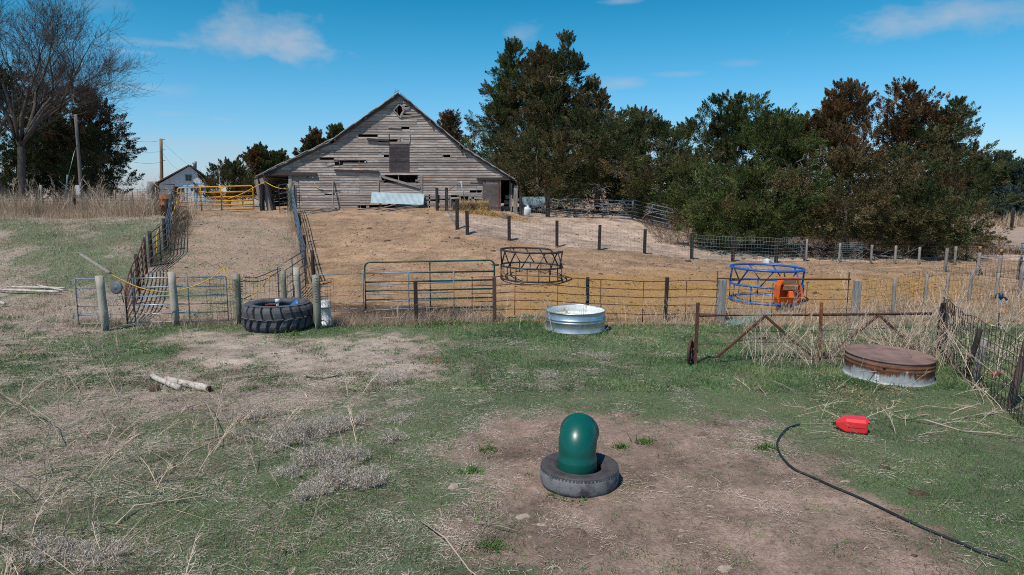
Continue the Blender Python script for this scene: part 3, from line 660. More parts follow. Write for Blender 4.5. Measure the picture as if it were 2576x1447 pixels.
t = MB(); brd(t, 906, 683, 1273, 698, 17, t=.1, dy=-.1); t.build('door_track', RAIL, barn)
t = MB(); brd(t, 2076, 752, 2362, 757, 17, t=.12, dy=-.12); t.build('door_track', RAIL, barn)
sd = MB()
for k in range(15):
    z0 = 766 + k * 16.8; sd.col = (jr.uniform(.15, .7) * (.6 if k > 2 else 1.2), jr.random(), 0); (xa, za), (xb, zb) = bc(2126, z0 + 16.5), bc(2276, z0); sd.box((xa, BY - .10, za), (xb, BY - .07 + jr.uniform(0, .008), zb))
sdo = sd.build('sliding_door', DOOR2, barn)
t = MB(); brd(t, 2258, 812, 2256, 1016, 6, dy=-.115); t.build('strap', REDST, sdo)
brdp('hanger', RUST, sdo, 2143, 766, 2143, 785, 9, dy=-.12); brdp('hanger', RUST, sdo, 2257, 766, 2257, 790, 9, dy=-.12)
t = MB(); brd(t, 683, 728, 684, 755, 9, dy=-.09); t.build('hanger', RUST, barn)
t = MB()
for a in [(1648, 888, 1745, 892, 18), (1648, 915, 1740, 912, 20), (1648, 942, 1745, 948, 18), (1648, 985, 1745, 990, 22), (1655, 962, 1745, 962, 10), (1648, 1003, 1745, 1005, 14), (1770, 900, 1850, 905, 30), (1770, 940, 1850, 945, 26), (1770, 980, 1850, 985, 26),
          (1860, 872, 2120, 876, 14), (1930, 890, 2120, 893, 13), (1860, 912, 1930, 914, 16), (2010, 908, 2120, 912, 18), (1945, 962, 2120, 968, 40), (1870, 985, 2120, 990, 20), (1937, 885, 1937, 985, 13), (2012, 865, 2012, 985, 14), (2040, 905, 2056, 965, 24), (2096, 900, 2096, 985, 11), (1685, 885, 1688, 1005, 10), (1855, 880, 1855, 1005, 12), (2115, 860, 2115, 1000, 9)]: brd(t, *a, dy=.02 if a[0] == a[2] else -.015)
t.build('pen_boards', TRIMW, barn)
t = MB()
for a in [(2276, 1000, 2365, 1004, 40), (2300, 950, 2365, 952, 34), (2310, 905, 2365, 908, 30)]: brd(t, *a, dy=.9)
brd(t, 2362, 790, 2360, 1020, 14, dy=.3); brd(t, 2400, 810, 2392, 1022, 34, dy=.05); t.build('side_boards', TRIMW, barn)
t = MB()
for a in [(560, 992, 835, 990, 12), (835, 993, 905, 992, 20), (925, 1000, 1100, 1004, 14), (1100, 1003, 1270, 1000, 12)]: brd(t, *a, dy=-.03)
for a in ((1173, 975, 1173, 1003), (1092, 965, 1092, 1003), (985, 985, 985, 1000), (1010, 985, 1010, 1000)): brd(t, *a, 16, dy=.02)
t.build('sill', TRIMW, barn)
def leaning(x0, y0, x1, y1, w, dy0, dy1, mat, name, label, cat):
    A, B = b3(x0, y0, dy0), b3(x1, y1, dy1); mb = MB(); mb.col = (.6, .4, .2); mb.beam(A, B, w * .3051 / FPX * BY, .05); return one(name, label, cat, mb, mat, A)
leaning(912, 1004, 896, 768, 20, -.75, -.08, TRIMW, 'leaning_board', 'single long weathered board leaning against the barn siding left of the metal sheet', 'board')
# corrugated sheet leaning at the foot of the gable
def corr(name, label, corners, mat, waves, amp=.022, bend=0):
    A, B, Cc, D = [Vector(c) for c in corners]; nrm = (B - A).cross(D - A).normalized(); m = waves * 4; vs = []; fs = []; kk = 9
    for j in range(kk):
        for i in range(m + 1):
            s_, t_ = i / m, j / (kk - 1); P = A.lerp(B, s_).lerp(D.lerp(Cc, s_), t_)
            vs.append(P + nrm * (amp * math.sin(2 * math.pi * t_ * waves) if waves < 0 else amp * math.sin(i * math.pi / 2) + bend * math.sin(math.pi * s_) * (1 + .3 * t_)))
    for j in range(kk - 1):
        for i in range(m): a = j * (m + 1) + i; fs.append((a, a + 1, a + m + 2, a + m + 1))
    o_ = len(vs); vs += [v + nrm * .004 for v in vs]; fs += [tuple(o_ + i for i in reversed(f)) for f in fs]
    return one(name, label, 'metal sheet', MB().add(vs, fs, True), mat, A)
corr('metal_sheet', 'pale corrugated metal sheet propped upright across the foot of the barn gable', [b3(1214, 952, -.5), b3(1644, 968, -.55), b3(1646, 877, -.14), b3(1214, 864, -.14)], CORR, 44, .009)
def gpc(cx, cy): return gp(566 + .3051 * cx, 220.1 + .3051 * cy)
corr('metal_sheet', 'bent blue grey corrugated sheet lying in the straw before the sliding door', [gpc(1985, 1040) + Vector((0, 0, .02)), gpc(2318, 1084) + Vector((0, 0, .03)), gpc(2322, 1058) + Vector((0, .3, .16)), gpc(1975, 1010) + Vector((0, .2, .30))], CORRB, 12, .03, -.16)
# planks heaped under the propped sheet and along the wall
PL = [(1235, 1012, 1420, 966, 16, 'grey plank slanting up to the propped metal sheet, lowest of the heap'), (1290, 1020, 1640, 966, 20, 'wide pale plank slanting from the mud to the right end of the metal sheet'), (1340, 1022, 1600, 985, 26, 'broad weathered plank in the middle of the heap below the metal sheet'),
      (1090, 1012, 1300, 996, 12, 'thin grey plank lying flat left of the metal sheet'), (1640, 992, 1745, 1006, 16, 'short plank lying at the foot of the slatted gap in the barn')]
for i, (x0, y0, x1, y1, w, lb) in enumerate(PL):
    A, B = gpc(x0, y0), b3(x1, y1, -.6 if y1 < 990 else -.35); B.z = max(B.z, ground(B.x, B.y) + .05); A.z += .04
    mb = MB(); mb.col = (.4 + .1 * i, .3, .1); mb.beam(A, B, w * .009, .04, 0); one('loose_plank', lb, 'plank', mb, TRIMW, A, 'loose planks at the foot of the barn')
PO = [(570, 1035, 735, 1048, .05, 'pale round pole lying nearest the alley gate'), (600, 1030, 870, 1010, .045, 'long bent grey pole lying across the pole pile by the barn'), (720, 1042, 930, 1022, .04, 'thin brown pole at the front edge of the pole pile'), (680, 1036, 945, 1014, .045, 'grey pole lying in the middle of the pole pile by the barn'), (640, 1024, 790, 1020, .04, 'short dark pole at the back of the pole pile')]
for x0, y0, x1, y1, r, lb in PO:
    A, B = gpc(x0, y0), gpc(x1, y1); A.z += r; B.z += r + .02; mid = A.lerp(B, .5) + Vector((0, random.uniform(-.1, .1), .03)); one('fallen_pole', lb, 'pole', MB().tube([A, mid, B], [r, r * .9, r * .8], 8), WOODV, A, 'poles lying along the foot of the barn')
# lamp and dangling cord on the left of the gable
L = thing('wall_cord', 'pale electric cord hanging from a small fitting on the barn siding', 'cord', b3(728, 742, -.03))
mb = MB(); mb.lathe([(.001, .06), (.05, .05), (.06, 0), (.03, -.05), (.001, -.06)], 10, b3(728, 742, -.06)); mb.build('fitting', WHITEP, L)
MB().tube([b3(728, 750, -.05), b3(733, 775, -.05), b3(748, 805, -.06), b3(765, 828, -.06), b3(795, 840, -.06), b3(810, 842, -.05)], .022, 5).build('cord', simple('pale_cord', (.62, .55, .27), rough=.6), L)

# ------------------------------------------------------------------ small shed in the distance
sp = gp(458, 513); SY = 70.0; SB = ground(-33.5, SY)
def s3(u, v, dy=0): p = at(u, v, SY); return Vector((p.x, SY + dy, p.z))
shed = thing('shed', 'pale blue grey metal shed with dark roof edge beyond the yellow gate', 'shed', (s3(460, 500).x, SY, SB))
lx, rx = s3(391, 465).x, s3(524, 465).x; pk = s3(475, 418); el, er = s3(391, 468).z, s3(524, 455).z
mb = MB(); mb.add([(lx + .3, SY, SB), (rx - .3, SY, SB), (rx - .3, SY, er), (pk.x, SY, pk.z), (lx + .3, SY, el), (lx + .3, SY + 12, SB), (rx - .3, SY + 12, SB), (rx - .3, SY + 12, er), (pk.x, SY + 12, pk.z), (lx + .3, SY + 12, el)],
                  [(0, 1, 2, 3, 4), (9, 8, 7, 6, 5), (0, 4, 9, 5), (1, 6, 7, 2)])
for k in range(9): xk = lx + .45 + k * .56; zt = np.interp(xk, [lx, pk.x, rx], [el, pk.z, er]); mb.box((xk - .012, SY - .012, SB), (xk + .012, SY - .001, zt - .1))
mb.build('wall', SHEDW, shed)
mb = MB()
for (xa, za), (xb, zb) in (((lx - .2, el - .12), (pk.x, pk.z + .06)), ((rx + .2, er - .1), (pk.x, pk.z + .06))):
    d = Vector((xb - xa, 0, zb - za)).normalized(); nv = Vector((-d.z, 0, d.x)); nv = nv if nv.z > 0 else -nv
    q0 = [Vector((xa, SY - .35, za)), Vector((xb, SY - .35, zb)), Vector((xb, SY + 12.3, zb)), Vector((xa, SY + 12.3, za))]; mb.hexa([*q0, *[p + nv * .12 for p in q0]])
mb.build('roof', simple('shed_roof', (.10, .09, .09), (.06, .05, .05), .6, scale=2), shed)
w0, w1 = s3(467, 455, -.03), s3(479, 441, -.03); wf = MB(); 
for a, b in (((w0.x - .06, w0.z - .06), (w1.x + .06, w0.z)), ((w0.x - .06, w1.z), (w1.x + .06, w1.z + .06)), ((w0.x - .06, w0.z), (w0.x, w1.z)), ((w1.x, w0.z), (w1.x + .06, w1.z))): wf.box((a[0], SY - .06, a[1]), (b[0], SY - .004, b[1]))
wf.box(((w0.x + w1.x) / 2 - .02, SY - .05, w0.z), ((w0.x + w1.x) / 2 + .02, SY - .006, w1.z)); wf.box((w0.x, SY - .045, (w0.z + w1.z) / 2 - .02), (w1.x, SY - .01, (w0.z + w1.z) / 2 + .02))
wo_ = wf.build('window', simple('window_frame', (.38, .40, .38), rough=.6), shed)
MB().box((w0.x, SY - .02, w0.z), (w1.x, SY - .003, w1.z)).build('pane', GLASS, wo_)
a, b = s3(441, 500, -.02), s3(462, 470, -.02); MB().box((a.x, SY - .03, SB), (b.x, SY - .004, b.z)).build('doorway', simple('opening_shade', (.02, .015, .013), rough=.9), shed)  # dark panel on the solid wall, painted as the shade inside a doorway
shed.rotation_euler.z = math.atan2(33.0, 70.0)
# light blue machine frame in front of the shed
mf = thing('machine_frame', 'light blue steel machine frame parked before the pale shed', 'machine', gz(at(497, 490, 62).x, 62)); mb = MB(); gb = ground(at(497, 490, 62).x, 62)
def m3(u, v, dy=0): p = at(u, v, 62); return Vector((p.x, 62 + dy, max(p.z, gb + .02)))
for u in (456, 471, 495, 517): mb.beam(m3(u, 530), m3(u, 463), .10, .10)
for v in (463, 470): mb.beam(m3(455, v), m3(519, v), .09, .09)
mb.beam(m3(456, 492), m3(519, 490), .08, .08); mb.beam(m3(456, 463, 1.6), m3(519, 463, 1.6), .09, .09); mb.beam(m3(456, 464), m3(456, 464, 1.6), .08, .08); mb.beam(m3(518, 464), m3(518, 464, 1.6), .08, .08)
mb.build('frame', LBLUE, mf)
mb = MB()
for k in range(6): u = 474 + k * 8; mb.beam(m3(u, 480, .5), m3(u + 3, 506, .3), .06, .06)
mb.build('tines', simple('pale_tine', (.45, .48, .48), rough=.6), mf)
mb = MB(); mb.beam(m3(472, 476, .8), m3(517, 475, .8), .5, .4); mb.build('hopper', BLACKP, mf)

# ------------------------------------------------------------------ gates, posts and fences
def lin(a, b, n): return [Vector(a).lerp(Vector(b), i / (n - 1)) for i in range(n)]
def pipe_gate(name, label, A, B, h, rails, stiles, mat, r=.024, cat='gate', corner=0, group=None, zA=None, zB=None, rs=None, brace=(), slant=0):
    """gate between ground points A and B; rails and stiles are fractions of height and length"""
    A, B = Vector(A), Vector(B); A.z = ground(A.x, A.y) + .07 if zA is None else zA; B.z = ground(B.x, B.y) + .07 if zB is None else zB
    root = thing(name, label, cat, (A.x, A.y, A.z), group); up = Vector((0, 0, h)); rs = rs or r
    def Q(s, t): return A.lerp(B, s) + up * t + Vector((0, 0, slant * s * t))
    if corner:
        c = corner / (B - A).length; cz = corner / h; path = [Q(0, 0), Q(0, 1 - cz)] + [Q(c * (1 - math.cos(a)), 1 - cz + cz * math.sin(a)) for a in (.4, .8, 1.2)] + [Q(c, 1), Q(1 - c, 1)] + [Q(1 - c + c * math.sin(a), 1 - cz + cz * math.cos(a)) for a in (.4, .8, 1.2)] + [Q(1, 1 - cz), Q(1, 0)]
        MB().tube(path, r, 8).build('frame', mat, root); rails = [t for t in rails if t < .999]; stiles = [s for s in stiles if 0 < s < 1]
    for t in rails: MB().tube([Q(0, t), Q(.5, t) + Vector((0, 0, random.uniform(-.008, .008))), Q(1, t)], r if corner else r, 8).build('rail', mat, root)
    for s in stiles: MB().tube([Q(s, -.02) + Vector((0, -r * 1.2, 0)), Q(s, 1) + Vector((0, -r * 1.2, 0))], rs, 8).build('upright', mat, root)
    for (s0, t0, s1, t1) in brace: MB().tube([Q(s0, t0) + Vector((0, r, 0)), Q(s1, t1) + Vector((0, r, 0))], rs, 6).build('brace', mat, root)
    return root, Q
def post(name, label, base, h, r, mat, lean=(0, 0), group=None, parent=None, square=False, n=10):
    b = Vector(base) - Vector((0, 0, .12)); t = Vector(base) + Vector((lean[0], lean[1], h)); mb = MB()
    if square: mb.beam(b, t, r * 2, r * 1.7, random.uniform(-.2, .2))
    else: rough_post(mb, b, t, r, n, wob=.015)
    if parent is not None: return mb.build('post', mat, parent)
    return one(name, label, 'post', mb, mat, base, group, .006 if square else 0)
def hpx(base, vtop):                 # height so that the top meets image row vtop
    y = base[1]; lo = base[2]
    return at(CU, vtop, y).z - lo
def mesh_wire(mb, pts, h, dx, rows, r, sag=.02, zoff=.04, n=3, wob=.012, lean=(0, 0)):
    """woven wire along ground points: uprights every dx, rows = heights"""
    seg = [(Vector(a), Vector(b)) for a, b in zip(pts[:-1], pts[1:])]; out = []
    for a, b in seg:
        L = (Vector((b.x, b.y)) - Vector((a.x, a.y))).length; m = max(1, round(L / dx)); out += [a.lerp(b, i / m) for i in range(m)]
    out.append(Vector(pts[-1])); ln = Vector((lean[0], lean[1], 0))
    tops = [Vector((p.x, p.y, ground(p.x, p.y) + zoff)) for p in out]
    for t in rows: mb.tube([p + ln * t + Vector((random.gauss(0, wob) * .4, random.gauss(0, wob), t * h - sag * (t > .9) * math.sin(i * .9) + random.gauss(0, wob * .5))) for i, p in enumerate(tops)], r, n, caps=False)
    for p in tops: mb.tube([p + Vector((random.gauss(0, wob), random.gauss(0, wob), 0)), p + ln + Vector((random.gauss(0, wob), random.gauss(0, wob), h))], r, n, caps=False)

# --- front row, left part: silver pipe gate behind two round posts
A, B = at(200, 815, 17.95), at(575, 792, 18.75)
SG, SQ = pipe_gate('pipe_gate', 'long silver pipe gate behind the two thick round posts at the left', A, B, 1.22, [0, .2, .395, .59, .79, 1], [0, .37, .735, 1], GALV, .019)
for v in (.95, .2):
    q_ = SQ(0, v); MB().tube([q_, q_ + Vector((-.14, 0, .03)), q_ + Vector((-.14, 0, -.10))], .014, 6).build('hinge_pin', GALV, SG)
p = gp(267, 832); post('fence_post', 'thick round yellowish post at the left end, beside the grey rubber disc', p, hpx(p, 694), .108, WOODT, (-.06, .0), 'round wooden posts of the front fence')
p2 = gp(444, 820); post('fence_post', 'thick round pale grey post before the middle of the silver gate', p2, hpx(p2, 684), .104, WOODT, (-.04, 0), 'round wooden posts of the front fence')
p = at(293, 724, 17.75); D_ = thing('rubber_disc', 'round grey rubber disc hanging on the silver gate with a green strap', 'disc', p)
mb = MB(); prof = [(.001, .055), (.03, .06), (.05, .04), (.10, .035), (.155, .03), (.168, .015), (.168, -.02), (.001, -.03)]
mb.lathe(prof, 26); M_ = Matrix.Translation(p) @ Matrix.Rotation(R(-8), 4, 'Z') @ Matrix.Rotation(R(82), 4, 'X'); mb.v = [tuple(M_ @ Vector(v)) for v in mb.v]
mb.build('disc', simple('grey_rubber', (.12, .135, .155), (.09, .10, .115), .6, scale=6, bump=.05), D_)
mb = MB(); mb.tube([p + Vector((.10, .03, -.14)), p + Vector((.12, .02, -.25)), p + Vector((.15, .02, -.40))], .014, 5); mb.build('strap', simple('green_strap', (.02, .12, .08), rough=.6), D_)
def rope(name, label, pts, r=.013, mat=None, cat='rope'):
    P = [at(u, v, d) for u, v, d in pts]; Q = []
    for i in range(len(P) - 1):
        p0, p1, p2_, p3 = P[max(i - 1, 0)], P[i], P[i + 1], P[min(i + 2, len(P) - 1)]
        for k in range(6): t = k / 6; Q.append(.5 * ((2 * p1) + (p2_ - p0) * t + (2 * p0 - 5 * p1 + 4 * p2_ - p3) * t * t + (3 * p1 - p0 - 3 * p2_ + p3) * t ** 3))
    Q.append(P[-1]); return one(name, label, cat, MB().tube(Q, r, 6), mat or ROPE, P[0])
rope('rope', 'yellow rope sagging between the two round posts on the silver gate', [(281, 691, 17.85), (310, 706, 17.85), (352, 724, 17.85), (395, 733, 17.95), (440, 733, 18.1)])
rope('rope', 'yellow rope looping up from the pale round post and down to the green post', [(455, 729, 18.2), (490, 719, 18.4), (530, 700, 18.5), (556, 680, 18.6), (563, 678, 18.6), (572, 700, 18.55), (590, 735, 18.5), (611, 753, 18.45)])
rope('rope', 'yellow rope climbing inside the wire mesh from the green post to the alley gate chain', [(611, 753, 18.5), (640, 738, 18.9), (665, 716, 19.4), (684, 686, 20.2)])
rope('chain', 'slack grey chain running from the green post to the alley gate', [(612, 697, 18.5), (640, 699, 18.9), (668, 690, 19.6), (690, 680, 20.4), (706, 676, 20.9)], .014, GALVD, 'chain')
rope('chain', 'rusty lower chain sagging under the grey chain between green post and alley gate', [(612, 706, 18.5), (640, 709, 18.9), (668, 703, 19.6), (690, 690, 20.4), (706, 680, 20.9)], .012, RUST, 'chain')
# --- green tinted posts by the giant tyre
for (u, vb, vt, d, r, lean, m, lb) in [(601, 815, 690, 18.35, .10, (0, 0), WOODG, 'green tinted post wrapped in wire left of the giant tyre'), (717, 792, 682, 19.6, .08, (0, 0), WOODG, 'short greenish post behind the giant tyre, left of a paler one'),
                                     (752, 790, 673, 19.9, .105, (-.02, 0), WOODT, 'pale topped round post behind the right half of the giant tyre'), (800, 828, 692, 17.75, .105, (0, 0), WOODG, 'bark covered post wrapped in wire right of the giant tyre')]:
    p = at(u, vb, d); p = gz(p.x, d); post('fence_post', lb, p, hpx(p, vt), r, m, lean, 'posts around the giant tyre')
for i, (u, v0, v1, d) in enumerate([(601, 700, 742, 18.35), (800, 695, 760, 17.75)]):
    pts = [at(u, v0 + (v1 - v0) * k / 60, d) + Vector((.112 * math.cos(k * 1.05), .112 * math.sin(k * 1.05), 0)) for k in range(61)]
    one('wire_coil', ('loose wire wound around the green post left of the tyre', 'loose wire wound around the bark covered post right of the tyre')[i], 'wire', MB().tube(pts, .005, 4), WIRED, pts[0])
# wire mesh around the big tyre
def meshthing(label, pts, h, dx, rows, r, mat, zoff=.04, lean=(0, 0), wob=.012, group=None, cat='wire fence', name='wire_mesh'):
    mb = MB(); mesh_wire(mb, pts, h, dx, rows, r, zoff=zoff, lean=lean, wob=wob); return one(name, label, cat, mb, mat, pts[0], group)
R8 = [0, .12, .24, .37, .5, .63, .76, .88, 1]
meshthing('bent wire mesh panel between the silver gate and the green post', [gz(at(522, 800, 18.55).x, 18.55), gz(at(560, 800, 18.4).x, 18.4), gz(at(604, 800, 18.2).x, 18.2)], 1.22, .105, R8, .0042, WIRED, wob=.02)
meshthing('wire mesh strung behind the giant tyre between the wrapped posts', [gz(at(604, 800, 18.5).x, 18.45), gz(at(690, 790, 18.7).x, 18.95), gz(at(750, 790, 18.8).x, 18.9), gz(at(802, 800, 18).x, 17.95)], 1.28, .105, R8, .0042, WIRED, wob=.018)
meshthing('curling wire mesh end to the right of the bark covered post', [gz(at(802, 800, 18).x, 17.95), gz(at(822, 800, 18.2).x, 18.15), gz(at(838, 800, 18.4).x, 18.5)], 1.24, .09, R8, .0042, WIRED, wob=.025)
# --- middle silver gate and the green gate behind it
A, B = at(800, 806, 18.8), at(1143, 800, 19.3)
pipe_gate('pipe_gate', 'silver pipe gate with open right end in front of the tall green gate', A, B, 1.27, [0, .185, .36, .53, .75, 1], [.335, .665, 1], GALV, .0165, rs=.022)
A, B = at(921, 795, 20.3), at(1244, 795, 20.6)
pipe_gate('pipe_gate', 'tall dark green pipe gate with rounded corners and six rails', A, B, 1.46, [.02, .22, .405, .59, .77, 1], [.5], GREENP, .026, corner=.16)
for (u, vb, vt, d, r, m, lb) in [(1047, 812, 707, 18.6, .06, WOODD, 'dark square post in front of the green gate'), (1244, 815, 697, 18.5, .062, simple('brown_post', (.11, .065, .048), (.06, .035, .028), .9, scale=3, stretch=(6, 6, .5), bump=.4), 'reddish brown post at the right end of the green gate'),
                                   (1477, 800, 698, 19.0, .055, WOODD, 'dark post behind the bright round stock tank'), (1673, 797, 698, 18.9, .06, WOODD, 'dark leaning post right of the stock tank')]:
    p = at(u, vb, d); p = gz(p.x, d); post('fence_post', lb, p, hpx(p, vt), r, m, (.03 if u == 1673 else 0, 0), 'dark posts along the front of the straw yard', square=True)
for (u, vb, vt, w, lb) in [(1811, 792, 704, .105, 'wide pale grey weathered post before the blue ring feeder'), (2149, 790, 706, .095, 'grey weathered post at the right end of the rusty top pipe')]:
    p = at(u, vb, 18.9); p = gz(p.x, 18.9); post('fence_post', lb, p, hpx(p, vt), w, TIE, (.03, 0), 'grey square posts of the straw yard fence', square=True)
# rusty cattle panels
rp_ = thing('cattle_panel', 'rusty rod cattle panel running along the straw yard past the stock tank', 'fence', gz(at(1250, 800, 18.75).x, 18.75))
x0, x1 = at(1186, 800, 18.8).x, at(1806, 800, 18.95).x
for t in (.06, .30, .55, .78, 1.0, 1.24): 
    pts = [Vector((x, 18.78 + .12 * (x - x0) / (x1 - x0), ground(x, 18.8) + t + .02 * math.sin(x * 1.3) - .085 * (x - x0) / (x1 - x0))) for x in np.linspace(x0, x1, 26)]; MB().tube(pts, .0125, 5).build('rod', RUST, rp_)
for k in range(6):
    x = x0 + .02 + k * 1.19; z = ground(x, 18.8); MB().tube([Vector((x, 18.765, z + .03)), Vector((x + .01, 18.765, z + 1.24 - .012 * k))], .016, 6).build('upright', RUST, rp_)
rl = thing('pipe_rail', 'long rusty pipe rail on two thin uprights before the blue feeder', 'fence', gz(at(1806, 800, 19.05).x, 19.05))
a, b = at(1806, 701, 19.05), at(2140, 703, 19.05); MB().tube([a, a.lerp(b, .5) - Vector((0, 0, .01)), b], .026, 8).build('rail', RUST, rl)
for u, vt in ((1806, 683), (2138, 685), (1946, 712), (2032, 712)):
    q_ = at(u, vt, 19.06); MB().tube([Vector((q_.x, 19.06 + .03, ground(q_.x, 19.06) - .05)), q_ + Vector((0, .03, 0))], .022 if u in (1806, 2138) else .014, 6).build('upright', RUST, rl)
mb = MB()
for v in (728, 752, 776): mb.tube([at(1816, v, 19.07), at(1975, v + 2, 19.1), at(2140, v + 1, 19.07)], .007, 4)
mb.build('wires', WIRED, rl)
# right half of the straw yard fence: grey stakes and woven wire
ft = thing('wire_fence', 'woven wire fence on grey stakes running right from the rusty rail', 'fence', gz(at(2150, 790, 19).x, 19)); fpts = []
for (u, vb, vt, d, r, lx_) in [(2247, 785, 698, 19.3, .055, -.03), (2325, 760, 690, 21.3, .05, .03), (2378, 755, 688, 21.8, .05, .04), (2437, 752, 680, 22.3, .055, .04), (2502, 752, 687, 22.6, .05, .06), (2563, 748, 668, 22.9, .06, .02)]:
    p = at(u, vb, d); p = gz(p.x, d); fpts.append(p); post('post', '', p, hpx(p, vt), r, WOODV, (lx_, 0), parent=ft, n=8)
mb = MB(); mesh_wire(mb, [gz(at(2150, 790, 19).x, 19.0)] + fpts, 1.12, .16, [0, .1, .2, .32, .45, .6, .8, 1], .0042, wob=.014); mb.build('mesh', WIRED, ft)
# --- alley fences running up the hill
def alley(name, label, pts, h, mat, nst, r=.02, corner=0, rails=(.08, .28, .47, .65, .82, 1), cat='fence', group=None):
    """panel that follows given ground points"""
    P = [Vector(p) for p in pts]; root = thing(name, label, cat, P[0], group)
    def S(s, t):
        k = min(int(s * (len(P) - 1)), len(P) - 2); f = s * (len(P) - 1) - k; q_ = P[k].lerp(P[k + 1], f); e = 1.0
        if corner and s < corner: e = 1 - (1 - s / corner) ** 2 * .35
        return q_ + Vector((0, 0, h * t * e + .04))
    for t in rails: MB().tube([S(i / 10, t) for i in range(11)], r, 6).build('rail', mat, root)
    for s in nst: MB().tube([S(s, -.05), S(s, 1)], r * 1.1, 6).build('upright', mat, root)
    return root
LP = [gz(XL(y) + .0, y) for y in (18.5, 20.3, 22, 23.8, 25.4)]; GRP = 'pipe panels along the left side of the alley'
alley('pipe_fence', 'rusty red pipe panel with curved front corner, lowest of the left alley fence', [LP[0], LP[1], LP[2], LP[3], LP[4]], 1.30, RUST, (0, .22, .5, .78, 1), .022, .3, group=GRP)
LP2 = [gz(float(XL(y)) , y) for y in (25.5, 26.5, 27.5, 28.6, 29.8)]; alley('pipe_fence', 'blue grey pipe panel above the rusty one in the left alley fence', LP2, 1.32, GALVD, (0, .33, .66, 1), .02, group=GRP)
LP3 = [gz(float(XL(y)), y) for y in (30.0, 31.5, 33.0, 34.5)]; alley('pipe_fence', 'grey pipe panel tangled in brush halfway up the left alley fence', LP3, 1.32, GALVD, (0, .5, 1), .02, group=GRP)
LP4 = [gz(float(XL(y)), y) for y in (34.7, 36, 37.4, 38.4)]; alley('pipe_fence', 'topmost dark green pipe panel of the left alley fence by the rusty barrel', LP4, 1.30, GREENP, (0, .5, 1), .02, group=GRP)
for (y, h, lb) in [(23.3, 1.25, 'dark wooden stake behind the rusty panel in the left alley fence'), (26.2, 1.35, 'dark wooden stake behind the lower end of the blue grey panel'), (28.0, 1.35, 'dark wooden stake behind the middle of the blue grey panel'), (30.6, 1.5, 'dark burnt looking stake at the foot of the tangled grey panel'), (21.2, 1.1, 'grey brown stake behind the curved end of the rusty panel')]:
    p = gz(float(XL(y)) - .12, y); post('fence_post', lb, p, h, .075, WOODD if y > 22 else WOODV, (0, 0), 'stakes of the left alley fence', n=8)
rope('rope', 'yellow rope hanging on the blue grey panel of the left alley fence', [(414, 552, 28.9), (406, 570, 28.4), (394, 590, 28.0), (395, 620, 27.8), (391, 650, 27.4)], .018)
rope('rope', 'yellow rope trailing along the tangled top of the left alley fence', [(447, 500, 36), (440, 522, 33.5), (430, 545, 31.5), (418, 556, 30)], .018)
GRP = 'pipe panels along the right side of the alley'
RPX = lambda y: float(XR(y)) + .12
RP = [gz(RPX(y), y) for y in (25.2, 26.5, 28, 29.6)]; alley('pipe_fence', 'lowest blue grey pipe panel of the right alley fence, seen nearly end on', RP, 1.38, GALVD, (0, .33, .66, 1), .022, group=GRP)
RP = [gz(RPX(y), y) for y in (29.8, 31.4, 33.0, 34.4)]; alley('pipe_fence', 'middle blue pipe panel of the right alley fence on the slope', RP, 1.38, BLUEP, (0, .33, .66, 1), .022, group=GRP)
RP = [gz(RPX(y), y) for y in (34.6, 36, 37.6, 39.2)]; alley('pipe_fence', 'topmost blue pipe panel of the right alley fence below the tall post', RP, 1.38, BLUEP, (0, .33, .66, 1), .022, group=GRP)
A, B = at(704, 783, 20.9), at(771, 760, 24.6)
pipe_gate('pipe_gate', 'open blue grey alley gate standing askew behind the giant tyre', A, B, 1.28, [0, .2, .4, .6, .8, 1], [0, .5, 1], GALVD, .02)
for (y, h, dx, lb) in [(27.9, 1.35, .1, 'dark stake behind the lowest panel of the right alley fence'), (31.9, 1.4, .1, 'dark stake behind the middle panel of the right alley fence'), (25.0, 1.3, .25, 'dark stake beside the open alley gate')]:
    post('fence_post', lb, gz(RPX(y) + dx, y), h, .07, WOODD, (0, 0), 'stakes of the right alley fence', n=8)
p = gz(at(730, 530, 39.4).x, 39.4); post('fence_post', 'tall pale post at the top of the right alley fence', p, hpx(p, 463), .15, WOODG, (.02, 0)); p = p + Vector((.28, .1, 0)); p.z = ground(p.x, p.y); post('fence_post', 'second pale post close behind the tall alley post', p, hpx(p, 466), .10, WOODG, (.02, 0))
A, B = gz(at(742, 520, 39.4).x, 39.4), gz(at(752, 520, 40.6).x, 40.8)
pipe_gate('pipe_gate', 'narrow grey gate end standing edge on before the barn siding', A, B, 1.62, [.05, .25, .42, .6, .8, 1], [0, 1], GALVD, .028)
A, B = gz(at(704, 520, 38.2).x, 38.2), gz(at(724, 520, 39.3).x, 39.3)
pipe_gate('pipe_gate', 'grey ladder like gate section left of the tall alley post', A, B, 1.5, [.05, .3, .5, .68, .86, 1], [0, 1], GALVD, .024)
# yellow gate at the top of the alley
A, B = gz(at(450, 530, 38.6).x, 38.6), gz(at(639, 530, 40.3).x, 40.3)
yg, YQ = pipe_gate('pipe_gate', 'bright yellow pipe gate closing the top of the alley', A, B, 1.28, [.02, .21, .38, .56, .76, 1], [.3, .565], YELLOW, .040, corner=.14, zA=at(450, 531, 38.6).z, zB=at(640, 527, 40.3).z, slant=.10)
rope('rope', 'yellow rope tied from the leaning barn posts across the yellow gate', [(668, 457, 40.8), (640, 471, 40.2), (610, 487, 39.6), (575, 500, 39.2)], .022)
rope('rope', 'yellow rope strung across the open left doorway of the barn', [(669, 459, 40.8), (690, 470, 40.3), (705, 474, 39.8), (722, 476, 39.2)], .022)
rope('rope', 'yellow rope trailing from the corner post to the left end of the yellow gate', [(384, 457, 37.6), (397, 470, 37.6), (415, 475, 38), (445, 483, 38.5), (480, 500, 38.8), (520, 502, 39)], .02)
